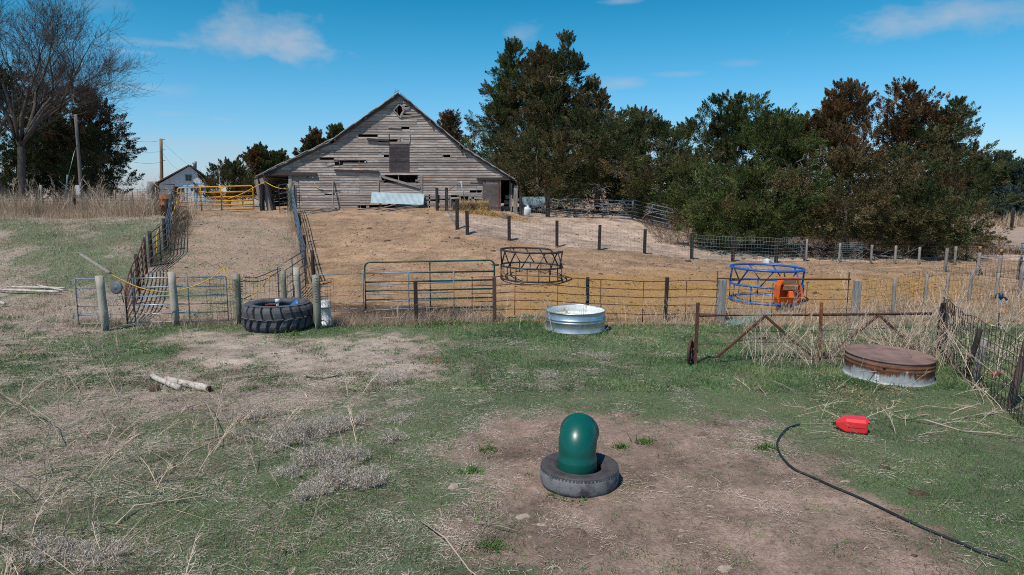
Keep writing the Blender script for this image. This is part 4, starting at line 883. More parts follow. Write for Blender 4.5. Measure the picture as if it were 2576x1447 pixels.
for (u, vt, d, r, lx_, lb, m) in [(651, 452, 40.9, .12, -.30, 'split grey board post leaning beside the yellow gate latch', WOODV), (660, 463, 40.7, .11, .05, 'dark stout post where the yellow gate closes', WOODD), (672, 449, 41.0, .15, -.42, 'thick pale plank leaning left of the barn doorway', WOODV), (683, 455, 41.2, .07, -.40, 'thin dark pole leaning beside the thick pale plank', WOODD)]:
    p = gz(at(u + (10 if lx_ < -.2 else 0), 528, d).x, d); post('fence_post', lb, p, hpx(p, vt), r, m, (lx_, 0), 'posts between the yellow gate and the barn', square=True)
# --- top left: corner post, barrel, rusty gate, plateau fence
p = gz(at(384, 530, 37.8).x, 37.8); post('fence_post', 'stout brown corner post overgrown with dry weeds at the hilltop', p, hpx(p, 457), .20, WOODV, (0, 0))
p = gz(at(398, 530, 38).x, 38.1); post('fence_post', 'dark post close behind the overgrown corner post', p, hpx(p, 457), .10, WOODD, (0, 0))
p = gz(at(421, 540, 36.3).x, 36.3); p.z += .0
bar = thing('barrel', 'rusty orange steel barrel standing on a stump at the hilltop', 'barrel', p); zt = at(0, 490, 36.3).z - p.z
MB().lathe([(.001, 0), (.30, 0), (.29, .3), (.30, zt - .84), (.001, zt - .84)], 14, p).build('stump', simple('stump', (.11, .065, .045), rough=.95, scale=5), bar)
MB().lathe([(.001, zt - .83), (.34, zt - .83), (.34, zt - .55), (.355, zt - .53), (.34, zt - .51), (.345, zt - .25), (.36, zt - .23), (.345, zt - .21), (.34, zt), (.325, zt), (.31, zt - .06), (.001, zt - .06)], 24, p).build('drum', RUSTB, bar)
A, B = gz(at(396, 520, 38.8).x, 38.8), gz(at(443, 520, 39.2).x, 39.2)
pipe_gate('pipe_gate', 'thin rusty gate section standing left of the yellow gate', A, B, 1.5, [.1, .35, .62, .8, 1], [1], RUST, .02)
pf = thing('wire_fence', 'woven wire fence along the overgrown hilltop at the left', 'fence', gz(-29, 37.5))
for (u, vt, r) in [(-20, 470, .06), (108, 466, .07), (188, 480, .10), (292, 478, .06), (335, 482, .05)]:
    p = gz(at(u, 525, 37.5).x, 37.5); post('post', '', p, hpx(p, vt), r, WOODV if r != .10 else WOODD, (0, 0), parent=pf, n=7)
mb = MB(); mesh_wire(mb, [gz(x, 37.5) for x in (-31, -28, -25, -22.5, at(384, 0, 37.6).x)], 1.25, .3, [.1, .25, .4, .52, .64, .74, .84, .92, 1], .0075, wob=.01); mb.build('mesh', WIRED, pf)
# --- dark post fence across the middle distance
F2 = [gz(*p) for p in FENCE2]; TOPS = [472, 472, 500, 530, 543, 555, 566, 577, 586, 590, 600, 603]
f2 = thing('wire_fence', 'wire fence on dark square posts crossing the slope below the barn', 'fence', F2[2])
for p, vt in zip(F2, TOPS):
    q_ = Vector(p); mb = MB(); mb.beam(q_ - Vector((0, 0, .15)), q_ + Vector((random.uniform(-.03, .03), 0, hpx(q_, vt))), .15, .15, .1); mb.build('post', WOODD, f2)
mb = MB(); mesh_wire(mb, [p + Vector((0, -.1, 0)) for p in F2[:9]], 1.12, .17, [0, .1, .2, .32, .45, .6, .8, 1], .0040, wob=.012); mb.build('mesh', WIRE, f2)
mb = MB(); mesh_wire(mb, [p + Vector((0, -.1, 0)) for p in F2[8:]], 1.22, .155, [0, .14, .28, .42, .56, .70, .85, 1], .0062, wob=.006); mb.build('green_mesh', WIREG, f2)
# fence continuing under the trees to the right
f3 = thing('wire_fence', 'dark wire fence on grey stakes in the shade below the cedars', 'fence', gz(at(2026, 665, 35.2).x, 35.2)); P3 = []
for (u, vb, vt, d) in [(2027, 664, 602, 35.4), (2110, 668, 612, 35.2), (2190, 672, 616, 34.6), (2250, 674, 618, 34.2), (2310, 675, 622, 33.9), (2400, 678, 620, 33.5)]:
    p = gz(at(u, vb, d).x, d); P3.append(p); post('post', '', p, hpx(p, vt), .065, WOODV, (0, 0), parent=f3, n=8)
mb = MB(); mesh_wire(mb, P3, 1.1, .17, [0, .15, .3, .45, .6, .8, 1], .004, wob=.01); mb.build('mesh', WIRED, f3)
meshthing('pale wire panel standing bunched under the right cedars', [gz(at(2098, 665, 34.4).x, 34.4), gz(at(2140, 665, 34.2).x, 34.2), gz(at(2168, 665, 34.5).x, 34.5)], 1.05, .1, [0, .1, .2, .3, .4, .5, .6, .7, .8, .9, 1], .006, WIREG, wob=.012)
f4 = thing('wire_fence', 'wire fence on orange topped stakes at the far right', 'fence', gz(at(2458, 690, 29).x, 29.5)); P4 = []
for (u, vt, d) in [(2376, 612, 31), (2458, 620, 29.5), (2512, 627, 28.8), (2562, 634, 28.2), (2620, 640, 28)]:
    p = gz(at(u, 690, d).x, d); P4.append(p); h = hpx(p, vt); post('post', '', p, h * .82, .075, WOODV, (.03, 0), parent=f4, n=8)
    if 2400 < u < 2530: MB().tube([p + Vector((.025, 0, h * .8)), p + Vector((.03, 0, h))], .078, 8).build('post_top', simple('orange_post_top', (.45, .21, .08), rough=.8), f4)
mb = MB(); mesh_wire(mb, P4, 1.15, .17, [0, .15, .3, .45, .6, .8, 1], .0048, wob=.01); mb.build('mesh', WIRED, f4)
p = gz(at(2480, 690, 29.6).x, 29.8); post('fence_post', 'loose dark stake leaning against the far right wire fence', p, .75, .06, WOODD, (-.35, 0), n=8)
A, B = gz(at(2559, 720, 27.8).x, 27.8), gz(at(2640, 720, 28).x, 28.2)
pipe_gate('pipe_gate', 'blue grey gate cut off by the right edge of the view', A, B, 1.45, [.1, .3, .5, .7, .86, 1], [0, .25, 1], BLUEP, .032)
p = gz(at(2546, 560, 62).x, 62); post('fence_post', 'dark post standing in the tall dead grass before the far spruce', p, 2.0, .14, WOODD)
# galvanised gates in front of the trees
A, B = gz(at(1443, 548, 44).x, 44), gz(at(1590, 550, 43.6).x, 43.6)
br = [(.02, .1, .1, .9), (.08, .9, .35, .1), (.65, .1, .95, .9)]
pipe_gate('pipe_gate', 'blue grey steel gate standing square on under the big cedar', A, B, 1.12, [0, .22, .42, .62, .8, 1], [0, .5, 1], BLUEP, .036, brace=br)
A, B = gz(at(1592, 550, 43.5).x, 43.5), gz(at(1690, 575, 41.6).x, 41.6)
pipe_gate('pipe_gate', 'blue grey steel gate angled towards the viewer beside the square on one', A, B, 1.2, [0, .2, .4, .6, .8, 1], [0, .5, 1], BLUEP, .036, brace=[(.25, .1, .45, .9)])
# right hand fence towards the viewer
rf_ = thing('wire_fence', 'dark woven wire fence on old posts running down the right side', 'fence', gz(at(2350, 880, 15).x, 15.0)); PR = []
for (u, vb, vt, d, r, m, lx_) in [(2368, 872, 775, 15.3, .112, simple('rail_tie_brown', (.12, .085, .07), (.06, .042, .036), .9, scale=2.5, stretch=(6, 6, .6), bump=.5), -.02), (2425, 955, 830, 12.9, .052, WOODD, .22), (2447, 972, 850, 12.45, .056, WOODV, .14), (2535, 1035, 845, 11.1, .062, MATS['rail_tie_brown'], .22)]:
    p = at(u, vb, d); p = gz(p.x, d); PR.append(p); post('post', '', p, hpx(p, vt), r, m, (lx_, 0), parent=rf_, n=9)
p = PR[0] + Vector((-.16, -.15, 0)); MB().beam(p - Vector((0, 0, .1)), p + Vector((.02, 0, hpx(p, 762))), .09, .09).build('post', simple('black_steel_post', (.03, .018, .015), rough=.8), rf_)
mb = MB(); mesh_wire(mb, [p, PR[1] + Vector((-.1, 0, 0)), PR[3] + Vector((-.12, 0, 0)), gz(at(2600, 1100, 9.8).x + .1, 10.1), gz(8.4, 8.4)], 1.22, .15, [0, .12, .24, .36, .5, .63, .76, .88, 1], .0075, wob=.012); mb.build('mesh', WIRED, rf_)
b_ = thing('pipe_stub', 'short rusty pipe end sticking out of the brown corner post', 'pipe', PR[0]); q_ = PR[0] + Vector((.08, -.16, hpx(PR[0], 784))); MB().lathe([(.001, .05), (.05, .05), (.06, 0), (.05, -.06), (.001, -.06)], 12, q_).build('pipe', RUST, b_)
# rusty frame with diagonals in front
fg = thing('gate_frame', 'rusty angle iron gate frame with crossed braces standing in dead weeds', 'gate', gz(at(1752, 915, 14).x, 14.0))
def dd(u): return np.interp(u, [1750, 2345], [14.0, 15.0])
def fgp(u, v, o=0): return at(u, v, float(dd(u)) + o)
MB().beam(fgp(1748, 925), fgp(1756, 762), .06, .06).build('upright', RUST, fg)
MB().tube([fgp(1758, 794), fgp(2050, 792), fgp(2343, 789)], .030, 8).build('rail', RUST, fg)
MB().beam(fgp(2060, 910, -.06), fgp(2067, 761, -.06), .065, .05).build('upright', RUSTB, fg)
for a in ((1924, 796, 1806, 897), (1926, 796, 2052, 907), (2210, 794, 2076, 900), (2212, 794, 2318, 890)): MB().beam(fgp(a[0], a[1], -.02), fgp(a[2], a[3], -.02), .05, .045).build('brace', RUST, fg)
mb = MB(); mb.tube([fgp(1756, 868, .08), fgp(1900, 862, .08), fgp(2060, 860, .08), fgp(2330, 850, .08)], .006, 4); mb.tube([fgp(1756, 838, .08), fgp(2060, 832, .08), fgp(2330, 822, .08)], .006, 4); mb.build('wires', WIRED, fg)
wc = fgp(1737, 892); wh = MB(); wc.z = ground(wc.x, wc.y) + .25
ring = [wc + Vector((.10 * math.cos(t), .22 * math.cos(t), .25 * math.sin(t))) for t in np.linspace(0, 2 * math.pi, 25)[:-1]]; wh.tube(ring, .03, 6, closed=True)
for k in range(6): wh.tube([wc, ring[k * 4]], .012, 5)
wh.tube([wc - Vector((.05, 0, 0)), wc + Vector((.16, .02, .02))], .03, 8); wh.build('wheel', RUST, fg)

# ------------------------------------------------------------------ tanks, tyres and the things in the yard
# giant tractor tyre with a wooden / pipe fitting inside
def ell_(R_, k): return R_ * math.cos(k), R_ * math.sin(k)
c = at(701, 810, 17.95); c = gz(c.x, 17.95); ty = thing('tractor_tyre', 'giant black tractor tyre lying flat with deep lugs, used as a tank', 'tyre', c)
RT, HT = .86, .70
mb = MB(); mb.lathe([(.56, .02), (RT - .16, 0), (RT - .05, .06), (RT - .03, .2), (RT - .025, HT / 2), (RT - .03, HT - .2), (RT - .06, HT - .06), (RT - .16, HT), (.60, HT - .03), (.57, HT - .10), (.66, HT - .2), (.70, HT / 2), (.66, .2)], 64, c, closed=True); mb.build('carcass', RUBBER, ty)
mb = MB(); NL = 22
for row, (z0, z1, z2) in enumerate(((.02, .17, .34), (HT - .02, HT - .17, HT - .34))):
    for k in range(NL):
        a0 = 2 * math.pi * (k + .5 * row) / NL; pts = []
        for (zz_, da, rr, w) in ((z0, .00, RT - .045, .095), ((z0 + z1) / 2, .015, RT + .035, .092), (z1, .03, RT + .055, .092), (z2, .10, RT + .045, .07)):
            for sgn in (-1, 1):
                a = a0 + da + sgn * w; pts.append((c.x + rr * math.cos(a), c.y + rr * math.sin(a), c.z + zz_)); 
            for sgn in (1, -1):
                a = a0 + da + sgn * (w + .02); r2 = RT - .09; pts.append((c.x + r2 * math.cos(a), c.y + r2 * math.sin(a), c.z + zz_))
        fs = [(0, 1, 2, 3), (15, 14, 13, 12)] + [(i * 4 + j, i * 4 + (j + 1) % 4, i * 4 + 4 + (j + 1) % 4, i * 4 + 4 + j) for i in range(3) for j in range(4)]
        mb.add(pts, fs)
tr_o = mb.build('tread', RUBBER, ty, bevel=.022)
mb = MB(); mb.disc(.62, HT - .30, 40, c); mb.build('water', simple('dark_water', (.02, .022, .022), (.04, .035, .03), .08, scale=3, bump=0), ty)
for k, a0 in enumerate((.8, 2.2, 3.6, 5.2)): pass
mb = MB(); mb.tube([c + Vector((.12, -.36, HT - .36)), c + Vector((.12, -.36, HT + .12))], .05, 14); mb.lathe([(.001, .13), (.062, .13), (.062, .03), (.05, .03)], 14, c + Vector((.12, -.36, HT))); one('standpipe', 'white plastic pipe with cap standing in the giant tyre', 'pipe', mb, WHITEP, c + Vector((.12, -.36, HT - .36)))
p = at(740, 757, 18.55); p.z = c.z + .35; bb = MB(); bb.lathe([(.001, -.2), (.20, -.2), (.21, .24), (.20, .30), (.10, .36), (.001, .37)], 22, p); bb.v = [tuple(Matrix.Translation(p) @ Matrix.Rotation(R(48), 4, 'Y') @ Matrix.Translation(-p) @ Vector(v)) for v in bb.v]; one('drum', 'bright blue plastic drum half hidden behind the giant tyre', 'drum', bb, BLUEPL, p)
p = at(665, 768, 18.3); one('board', 'short reddish board lying across the back of the giant tyre', 'board', MB().beam(p + Vector((-.25, 0, 0)), p + Vector((.35, .06, .03)), .10, .03), simple('red_board', (.28, .06, .05), rough=.7), p)
# white bucket
p = gz(at(817, 800, 18.35).x, 18.35); bk = thing('bucket', 'upturned white plastic bucket standing beside the bark covered post', 'bucket', p); hb = hpx(p, 757)
mb = MB(); mb.lathe([(.001, hb), (.145, hb), (.155, hb - .03), (.162, hb - .14), (.172, hb - .145), (.172, hb - .165), (.164, hb - .17), (.185, .06), (.20, .055), (.20, 0), (.001, 0)], 26, p); mb.build('body', WHITEP, bk)
MB().tube([p + Vector((.19 * math.cos(t), -.19 + .0 * t, .25 + .06 * math.sin(t) - .12)) for t in np.linspace(0, math.pi, 9)], .006, 5).build('bail', GALV, bk)
p = gz(at(794, 800, 18.5).x, 18.5); one('jug', 'small white plastic jug squeezed behind the bark covered post', 'jug', MB().lathe([(.001, 0), (.12, 0), (.13, .06), (.13, hb - .22), (.10, hb - .12), (.04, hb - .05), (.04, hb - .02), (.001, hb - .02)], 18, p), WHITEP, p)
# bright stock tank
c = gz(at(1447, 800, 17.74).x, 17.74); c.z -= .02; RK, HK = .785, .575; tk = thing('stock_tank', 'bright round galvanised stock tank with ribbed sides', 'tank', c)
prof = [(RK - .03, .0), (RK - .012, .015), (RK - .012, .05), (RK + .006, .065), (RK + .006, .085), (RK - .008, .10)]
for z0 in (.33, .395): prof += [(RK - .008, z0 - .03), (RK + .012, z0 - .012), (RK + .012, z0 + .008), (RK - .008, z0 + .024)]
prof += [(RK - .006, HK - .05), (RK - .004, HK - .012), (RK + .012, HK - .008), (RK + .014, HK + .008), (RK, HK + .014), (RK - .012, HK + .004), (RK - .014, HK - .03), (RK - .02, .06), (.001, .06)]
MB().lathe([(.001, 0)] + prof[:-2] + [], 72, c, wob=lambda t, z: .004 * math.sin(5 * t + z * 3)).build('shell', GALVT, tk)
MB().lathe([(RK - .016, HK - .01), (RK - .022, .42), (RK - .012, .40), (RK - .022, .38), (RK - .022, .31), (RK - .03, .04), (.001, .04)], 72, c).build('inner_wall', simple('sunlit_tank_inside', (.93, .93, .90), (.82, .81, .78), .5, .0, scale=3, bump=.03, specks=(.38, .38, .38, .70)), tk)  # reflected sun and sky painted into the near-white inner wall colour
# old rusty tank upside down
c = gz(at(2237, 900, 13.05).x, 13.05); c.z -= .03; RO, HO = .785, .475; ot = thing('old_stock_tank', 'upturned rusty round tank with rust running down its pale sides', 'tank', c)
prof = [(RO - .02, 0), (RO + .018, .0), (RO + .022, .02), (RO + .018, .04), (RO, .05), (RO - .002, .10), (RO + .008, .105)]
mb = MB(); nn_ = 160; mb.lathe([(RO - .02, 0), (RO + .018, 0), (RO + .022, .02), (RO + .018, .04), (RO, .055), (RO - .002, .09), (RO, .28), (RO + .007, .295), (RO + .007, .315), (RO - .001, .33), (RO - .001, .35), (RO + .006, .362), (RO + .006, .38), (RO - .004, .39), (RO - .006, HO - .03), (RO + .006, HO - .022), (RO + .008, HO), (RO - .012, HO + .006), (RO - .03, HO - .008), (RO * .6, HO + .006), (RO * .3, HO - .004), (.001, HO)], nn_, c, wob=lambda t, z: (.0022 * math.sin(80 * t) if .06 < z < .28 else 0) + .006 * math.sin(3 * t + 1))
mb.v = [(x, y, z - .035 * (x - c.x) + .012 * (y - c.y)) for x, y, z in mb.v]; mb.build('shell', RUSTT, ot)
q_ = at(2196, 942, 12.245); a_ = math.atan2(q_.y - c.y, q_.x - c.x); mb = MB(); vs = [(c.x + (RO + .012) * math.cos(a_ + i * .046), c.y + (RO + .012) * math.sin(a_ + i * .046), c.z + .155 + j * .055 + .0) for i, j in ((-1, -1), (1, -1), (1, 1), (-1, 1))]; vs += [(c.x + (x - c.x) * .985, c.y + (y - c.y) * .985, z) for x, y, z in vs]; mb.hexa(vs); mb.build('patch', simple('pale_patch', (.74, .76, .78), (.60, .62, .66), .5, scale=30), ot)
mb = MB(); mb.lathe([(.001, .012), (.03, .012), (.035, 0)], 12, c + Vector((-.45, -.66, HO - .10))); mb.build('plug', RUST, ot)
# green elbow waterer standing in a lorry tyre
c = gz(at(1457, 1208, 8.12).x, 8.12); c.z -= .01; lt = thing('tyre', 'dusty worn lorry tyre lying flat around the green pipe elbow', 'tyre', c); RW, HW = .486, .245
mb = MB(); mb.lathe([(RW - .05, .0), (RW - .012, .012), (RW, .05), (RW + .004, .125), (RW, HW - .05), (RW - .008, HW - .03)], 72, c)
mb.build('tread', TREAD, lt)
mb = MB(); mb.lathe([(RW - .008, HW - .031), (RW - .014, HW - .012), (RW - .03, HW - .004), (RW - .06, HW), (RW - .12, HW - .004), (RW - .165, HW - .018), (RW - .17, HW - .012), (RW - .18, HW - .02), (RW - .19, HW - .03), (RW - .20, HW - .026), (RW - .215, HW - .05), (RW - .21, HW - .1), (RW - .08, HW - .12), (RW - .06, .06), (RW - .2, .01), (RW - .05, 0)], 72, c); mb.build('sidewall', TYRESIDE, lt)
mb = MB()
for k in range(66):
    a = 2 * math.pi * k / 66; d = Vector((math.cos(a), math.sin(a), 0)); s = Vector((-d.y, d.x, 0)); w = .012 if k % 6 else .02
    P = c + d * (RW - .004) + Vector((0, 0, HW - .045)); mb.hexa([P + s * i * w + d * j for j in (-.02, .006) for i in (-1, 1)] [:2] + [P + s * w + d * .006, P - s * w + d * .006] + [P - s * w + d * (-.03) + Vector((0, 0, .036)), P + s * w + d * (-.03) + Vector((0, 0, .036)), P + s * w + d * .001 + Vector((0, 0, .032)), P - s * w + d * .001 + Vector((0, 0, .032))])
mb.build('shoulder_lugs', RUBBER, lt)
el = thing('pipe_elbow', 'glossy dark green plastic pipe elbow standing upright in the lorry tyre', 'waterer', c + Vector((-.03, 0, .02)))
e0 = c + Vector((-.03, 0, 0)); dr = Vector((.20, .98, 0)); dr.normalize(); side = Vector((-dr.y, dr.x, 0)); rings = []; prof_e = []
for (z, r) in ((.02, .246), (.27, .250), (.305, .250), (.33, .246), (.355, .232)): prof_e.append((e0 + Vector((0, 0, z)), Vector((0, 0, 1)), r, r))
Rb = .20
for k in range(1, 15):
    t = k / 14 * R(88); cc = e0 + Vector((0, 0, .37)) + dr * (Rb * (1 - math.cos(t))) + Vector((0, 0, Rb * math.sin(t))); ax = Vector((0, 0, 1)) * math.cos(t) + dr * math.sin(t); prof_e.append((cc, ax, .228 + .006 * k / 14 + .008 * math.sin(k / 14 * math.pi), .230 + .006 * k / 14))
ce, ax = prof_e[-1][0], prof_e[-1][1]; prof_e += [(ce + ax * .02, ax, .232, .232), (ce + ax * .040, ax, .247, .246), (ce + ax * .062, ax, .249, .248), (ce + ax * .064, ax, .226, .226)]
inner = [(p_[0] - p_[1] * .0, p_[1], p_[2] - .018, p_[3] - .018) for p_ in reversed(prof_e[:-1])]
mb = MB(); N = 56; vs = []
allp = prof_e + inner
for (cc, ax, r1, r2) in allp:
    upv = side.cross(ax) * -1
    vs += [cc + side * (r1 * math.cos(t)) + upv * (r2 * math.sin(t)) for t in (2 * math.pi * k / N for k in range(N))]
fs = [(i * N + k, i * N + (k + 1) % N, (i + 1) * N + (k + 1) % N, (i + 1) * N + k) for i in range(len(allp) - 1) for k in range(N)]
mb.add(vs, fs, True); mb.build('elbow', HDPE, el)
# stamped plate marks low on the elbow
q_ = e0 + Vector((-.062, -.252, .075)); mb = MB()
for k in range(7): mb.box((q_.x - .045 + .004 * (k % 3), q_.y - .003, q_.z + k * .0135), (q_.x + .05 - .01 * ((k * 2) % 3), q_.y + .006, q_.z + k * .0135 + .006))
mb.build('moulded_mark', simple('moulded_mark', (.04, .15, .13), rough=.5), el)
# hose
HP = [(2010, 1072), (1982, 1082), (1962, 1102), (1955, 1122), (1960, 1144), (1975, 1164), (2002, 1186), (2045, 1207), (2095, 1230), (2150, 1253), (2215, 1281), (2270, 1308), (2325, 1334), (2375, 1356), (2420, 1374), (2470, 1395), (2505, 1409), (2532, 1420)]
P = [gp(u, v) + Vector((0, 0, .017)) for u, v in HP]; Q = []
for i in range(len(P) - 1):
    p0, p1, p2_, p3 = P[max(i - 1, 0)], P[i], P[i + 1], P[min(i + 2, len(P) - 1)]
    for k in range(5): t = k / 5; Q.append(.5 * ((2 * p1) + (p2_ - p0) * t + (2 * p0 - 5 * p1 + 4 * p2_ - p3) * t * t + (3 * p1 - p0 - 3 * p2_ + p3) * t ** 3))
Q.append(P[-1]); one('hose', 'thick black hose curving across the dirt to the lower right', 'hose', MB().tube(Q, .016, 10), HOSEM, P[0])
# red jerry can on its side
c = gp(2143, 1090); c.z += .0; jc = thing('fuel_can', 'red plastic fuel can lying on its side in the grass', 'fuel can', c)
ex, ey = Vector((.93, -.36, 0)).normalized(), Vector((.36, .93, 0)).normalized(); ez = Vector((0, 0, 1)); c0 = c + ey * .10
def jv(a, b, h_): return c0 + (ex * a + ey * b + ez * h_) * .88
mb = MB()
# cross-sections along ex (length .48), octagonal, tapering to the spout shoulder on the left
secs = [(-.25, .03, .07, .15), (-.215, .06, .04, .185), (-.10, .15, .0, .25), (.20, .155, .0, .255), (.235, .14, .015, .24)]
vs = []
for (a, wd, z0, z1) in secs:
    ch = min(.03, (z1 - z0) * .15); vs += [jv(a, -wd, z0 + ch), jv(a, -wd + ch, z0), jv(a, wd - ch, z0), jv(a, wd, z0 + ch), jv(a, wd, z1 - ch * 1.6), jv(a, wd - ch * 1.6, z1), jv(a, -wd + ch * 1.6, z1), jv(a, -wd, z1 - ch * 1.6)]
fs = [(i * 8 + k, i * 8 + (k + 1) % 8, i * 8 + 8 + (k + 1) % 8, i * 8 + 8 + k) for i in range(len(secs) - 1) for k in range(8)] + [tuple(range(7, -1, -1)), tuple(32 + k for k in range(8))]
mb.add(vs, fs); jb = mb.build('body', RED, jc, bevel=.014)
MB().tube([jv(.19, -.10, .21), jv(.245, -.10, .20), jv(.245, .05, .20), jv(.19, .05, .21)], .018, 8).build('handle', RED, jc)
mb = MB(); mb.beam(jv(-.07, -.149, .115), jv(.19, -.149, .115), .016, .01); mb.beam(jv(.226, -.11, .12), jv(.226, .11, .12), .016, .01); mb.build('seam', simple('dark_red', (.48, .02, .025), rough=.4), jc)
mb = MB(); mb.tube([jv(-.24, 0, .105), jv(-.29, 0, .10)], .032, 12); mb.build('cap', HOSEM, jc)
# two bleached logs and dung by them
def log(name, label, A, B, r, group=None, mat=WOODL, bumps=.12):
    A, B = Vector(A), Vector(B); mb = MB(); seg = 12; P = [A.lerp(B, i / seg) for i in range(seg + 1)]; mb.tube(P, [r * random.uniform(1 - bumps, 1 + bumps) for _ in P], 12)
    return one(name, label, 'log', mb, mat, A, group)
A, B = gp(384, 955), gp(452, 985); A.z += .06; B.z += .055; log('log', 'thinner bleached log lying left of the other white log', A, B, .05)
A, B = gp(421, 965), gp(524, 987); A.z += .07; B.z += .065; log('log', 'thicker bleached white log with a broken dark end at the right', A, B, .067)
d_ = (B - A).normalized(); one('broken_wood', 'dark rotten wood crumbling at the end of the thick bleached log', 'wood', rough_post(MB(), B - d_ * .02, B + d_ * .035, .056, 12, wob=.1), simple('rot_wood', (.10, .06, .04), rough=.95, scale=20, bump=.8), B)
def lump(name, label, p, rx, rz, mat, cat, group=None, seed=0, flat=.5):
    rg = np.random.default_rng(seed + int(abs(p[0]) * 1000) % 9973); mb = MB(); n, m = 12, 6; vs = []; pa = rg.uniform(0, 6.28, 6)
    for i in range(m):
        a = (i / (m - 1)) * math.pi / 2
        for k in range(n):
            t = 2 * math.pi * k / n; w = 1 + .22 * math.sin(2 * t + pa[0]) + .16 * math.sin(3 * t + pa[1] + i) + rg.normal(0, .07)
            vs.append((p[0] + rx * w * math.cos(a) * math.cos(t), p[1] + rx * .8 * w * math.cos(a) * math.sin(t), p[2] - .01 + rz * math.sin(a) ** flat * (1 + rg.normal(0, .08))))
    fs = [(i * n + k, i * n + (k + 1) % n, i * n + n + (k + 1) % n, i * n + n + k) for i in range(m - 1) for k in range(n)] + [tuple((m - 1) * n + k for k in range(n))]
    return one(name, label, cat, mb.add(vs, fs, True), mat, p, group)
lump('dung_clump', 'dark brown clump of dung beside the thinner bleached log', gp(391, 984), .105, .13, DUNG, 'dung')
GR = 'pale stones scattered over the bare dirt'
for (u, v, w, lb) in [(1142, 1226, 17, 'flat pale stone at the grass edge left of the lorry tyre'), (1316, 1303, 17, 'largest pale stone below and left of the lorry tyre'), (1362, 1325, 13, 'pale stone just right of and below the largest one'), (1333, 1351, 9, 'small pale stone at the end of a thin twig'),
                     (1247, 1281, 6, 'small brownish stone left of the largest stone'), (1178, 1301, 8, 'small pale stone at the left edge of the bare dirt'), (1823, 1434, 19, 'flat white stone at the bottom edge of the view'), (1714, 1338, 9, 'tan stone on the open dirt, upper of a pair'), (1712, 1350, 8, 'tan stone on the open dirt, lower of a pair'),
                     (1893, 1275, 5, 'thin upright pale stone chip in the open dirt'), (1787, 1276, 9, 'small tan stone on the dirt right of the lorry tyre'), (2126, 1215, 11, 'pale stone in the grass just right of the hose'), (2335, 1215, 8, 'pale tan stone in the green grass right of the hose'), (1626, 1064, 8, 'pale stone at the top edge of the bare dirt, behind the elbow'), (2022, 1078, 7, 'small whitish stone near the upper end of the hose')]:
    p = gp(u, v); s = w / FPX * math.hypot(p.y, CAM_H); lump('stone', lb, p, s, s * .38, ROCK, 'stone', GR, 3)
GR = 'dry cow pats'
for (u, v, w, m, lb) in [(1448, 1342, 26, DUNG2, 'flat pale cow pat in the dirt below the lorry tyre'), (2312, 1243, 21, DUNG, 'dark round cow pat in the grass right of the hose'), (1586, 1045, 20, DUNG2, 'brown cow pat in the grass above the green elbow'), (1103, 908, 14, simple('rusty_dung', (.30, .14, .06), (.18, .08, .04), .95, scale=14, bump=.7), 'reddish dry cow pat right of the sandy patch'), (1583, 927, 12, DUNG2, 'small dry cow pat in the grass below the stock tank'),
                         (905, 938, 9, DUNG2, 'small pale cow pat on the sandy patch'), (1765, 1093, 16, DUNG2, 'flat dry pat on the dirt behind the elbow'), (2226, 1181, 12, DUNG, 'dark flat pat by the hose in the grass')]:
    p = gp(u, v); s = w / FPX * math.hypot(p.y, CAM_H); lump('cow_pat', lb, p, s, .035, m, 'cow pat', GR, 5)
k = 0
for (u, v, w) in [(975, 607, 10), (941, 938, 0), (1050, 700, 9), (1020, 630, 7), (1150, 600, 9), (1322, 628, 8), (1365, 640, 9), (1240, 632, 8), (990, 700, 8), (1110, 690, 8), (1510, 690, 9), (1377, 745, 12), (1379, 772, 10), (1245, 668, 12), (1140, 672, 9), (1290, 640, 6), (930, 575, 8), (960, 540, 9), (1075, 538, 8), (850, 640, 5), (890, 660, 5), (1200, 655, 8), (1730, 658, 12), (1890, 668, 14), (1665, 700, 7), (1580, 715, 7)]:
    if not w: continue
    p = gp(u, v); s = w * (.45 + .35 * (k % 3 == 0)) / FPX * p.y; lump('dung_clump', 'small dark dung clump lying on the brown slope and straw of the cattle yard', p, s, s * .45, DUNG, 'dung', 'dung clumps in the cattle yard', k); k += 1
# ring feeders
def feeder(name, label, c, Rr, h, hm, mat, nleg, nb, r=.027, dent=None, tilt=(0, 0), slope=.1, missing=(), flare=1.0):
    root = thing(name, label, 'cattle feeder', c)
    def P(t, z, off=0):
        rr = Rr * (flare if z > hm else 1) + off
        x, y = rr * math.cos(t), rr * math.sin(t); zz = z + tilt[0] * x + tilt[1] * y
        if dent and z > hm: g = math.exp(-((math.atan2(math.sin(t - dent[0]), math.cos(t - dent[0])) / .28) ** 2)); x *= 1 - dent[1] * g; y *= 1 - dent[1] * g; zz -= dent[2] * g
        return c + Vector((x, y, zz))
    T = np.linspace(0, 2 * math.pi, 65)[:-1]
    for z, nm in ((h, 'top_ring'), (hm, 'middle_ring'), (.03, 'bottom_ring')): MB().tube([P(t, z) for t in T], r * (1.1 if z > hm else 1), 8, closed=True).build(nm, mat, root)
    for k in range(nleg):
        t = 2 * math.pi * (k + .3) / nleg; 
        if k in missing: continue
        MB().tube([P(t, .0), P(t, hm)], r * .85, 6).build('leg', mat, root)
    for k in range(nb):
        t = 2 * math.pi * k / nb; MB().tube([P(t, hm), P(t + slope, h)], r * .85, 6).build('slant_bar', mat, root)
    return root
c = gz(at(1337, 703, 26.5).x, 26.5); feeder('ring_feeder', 'black round cattle feeder with slanted bars and a dented top ring', c, 1.2, 1.12, .52, BLACKP, 17, 13, .034, (.5, .16, .10), (-.035, 0), .30)
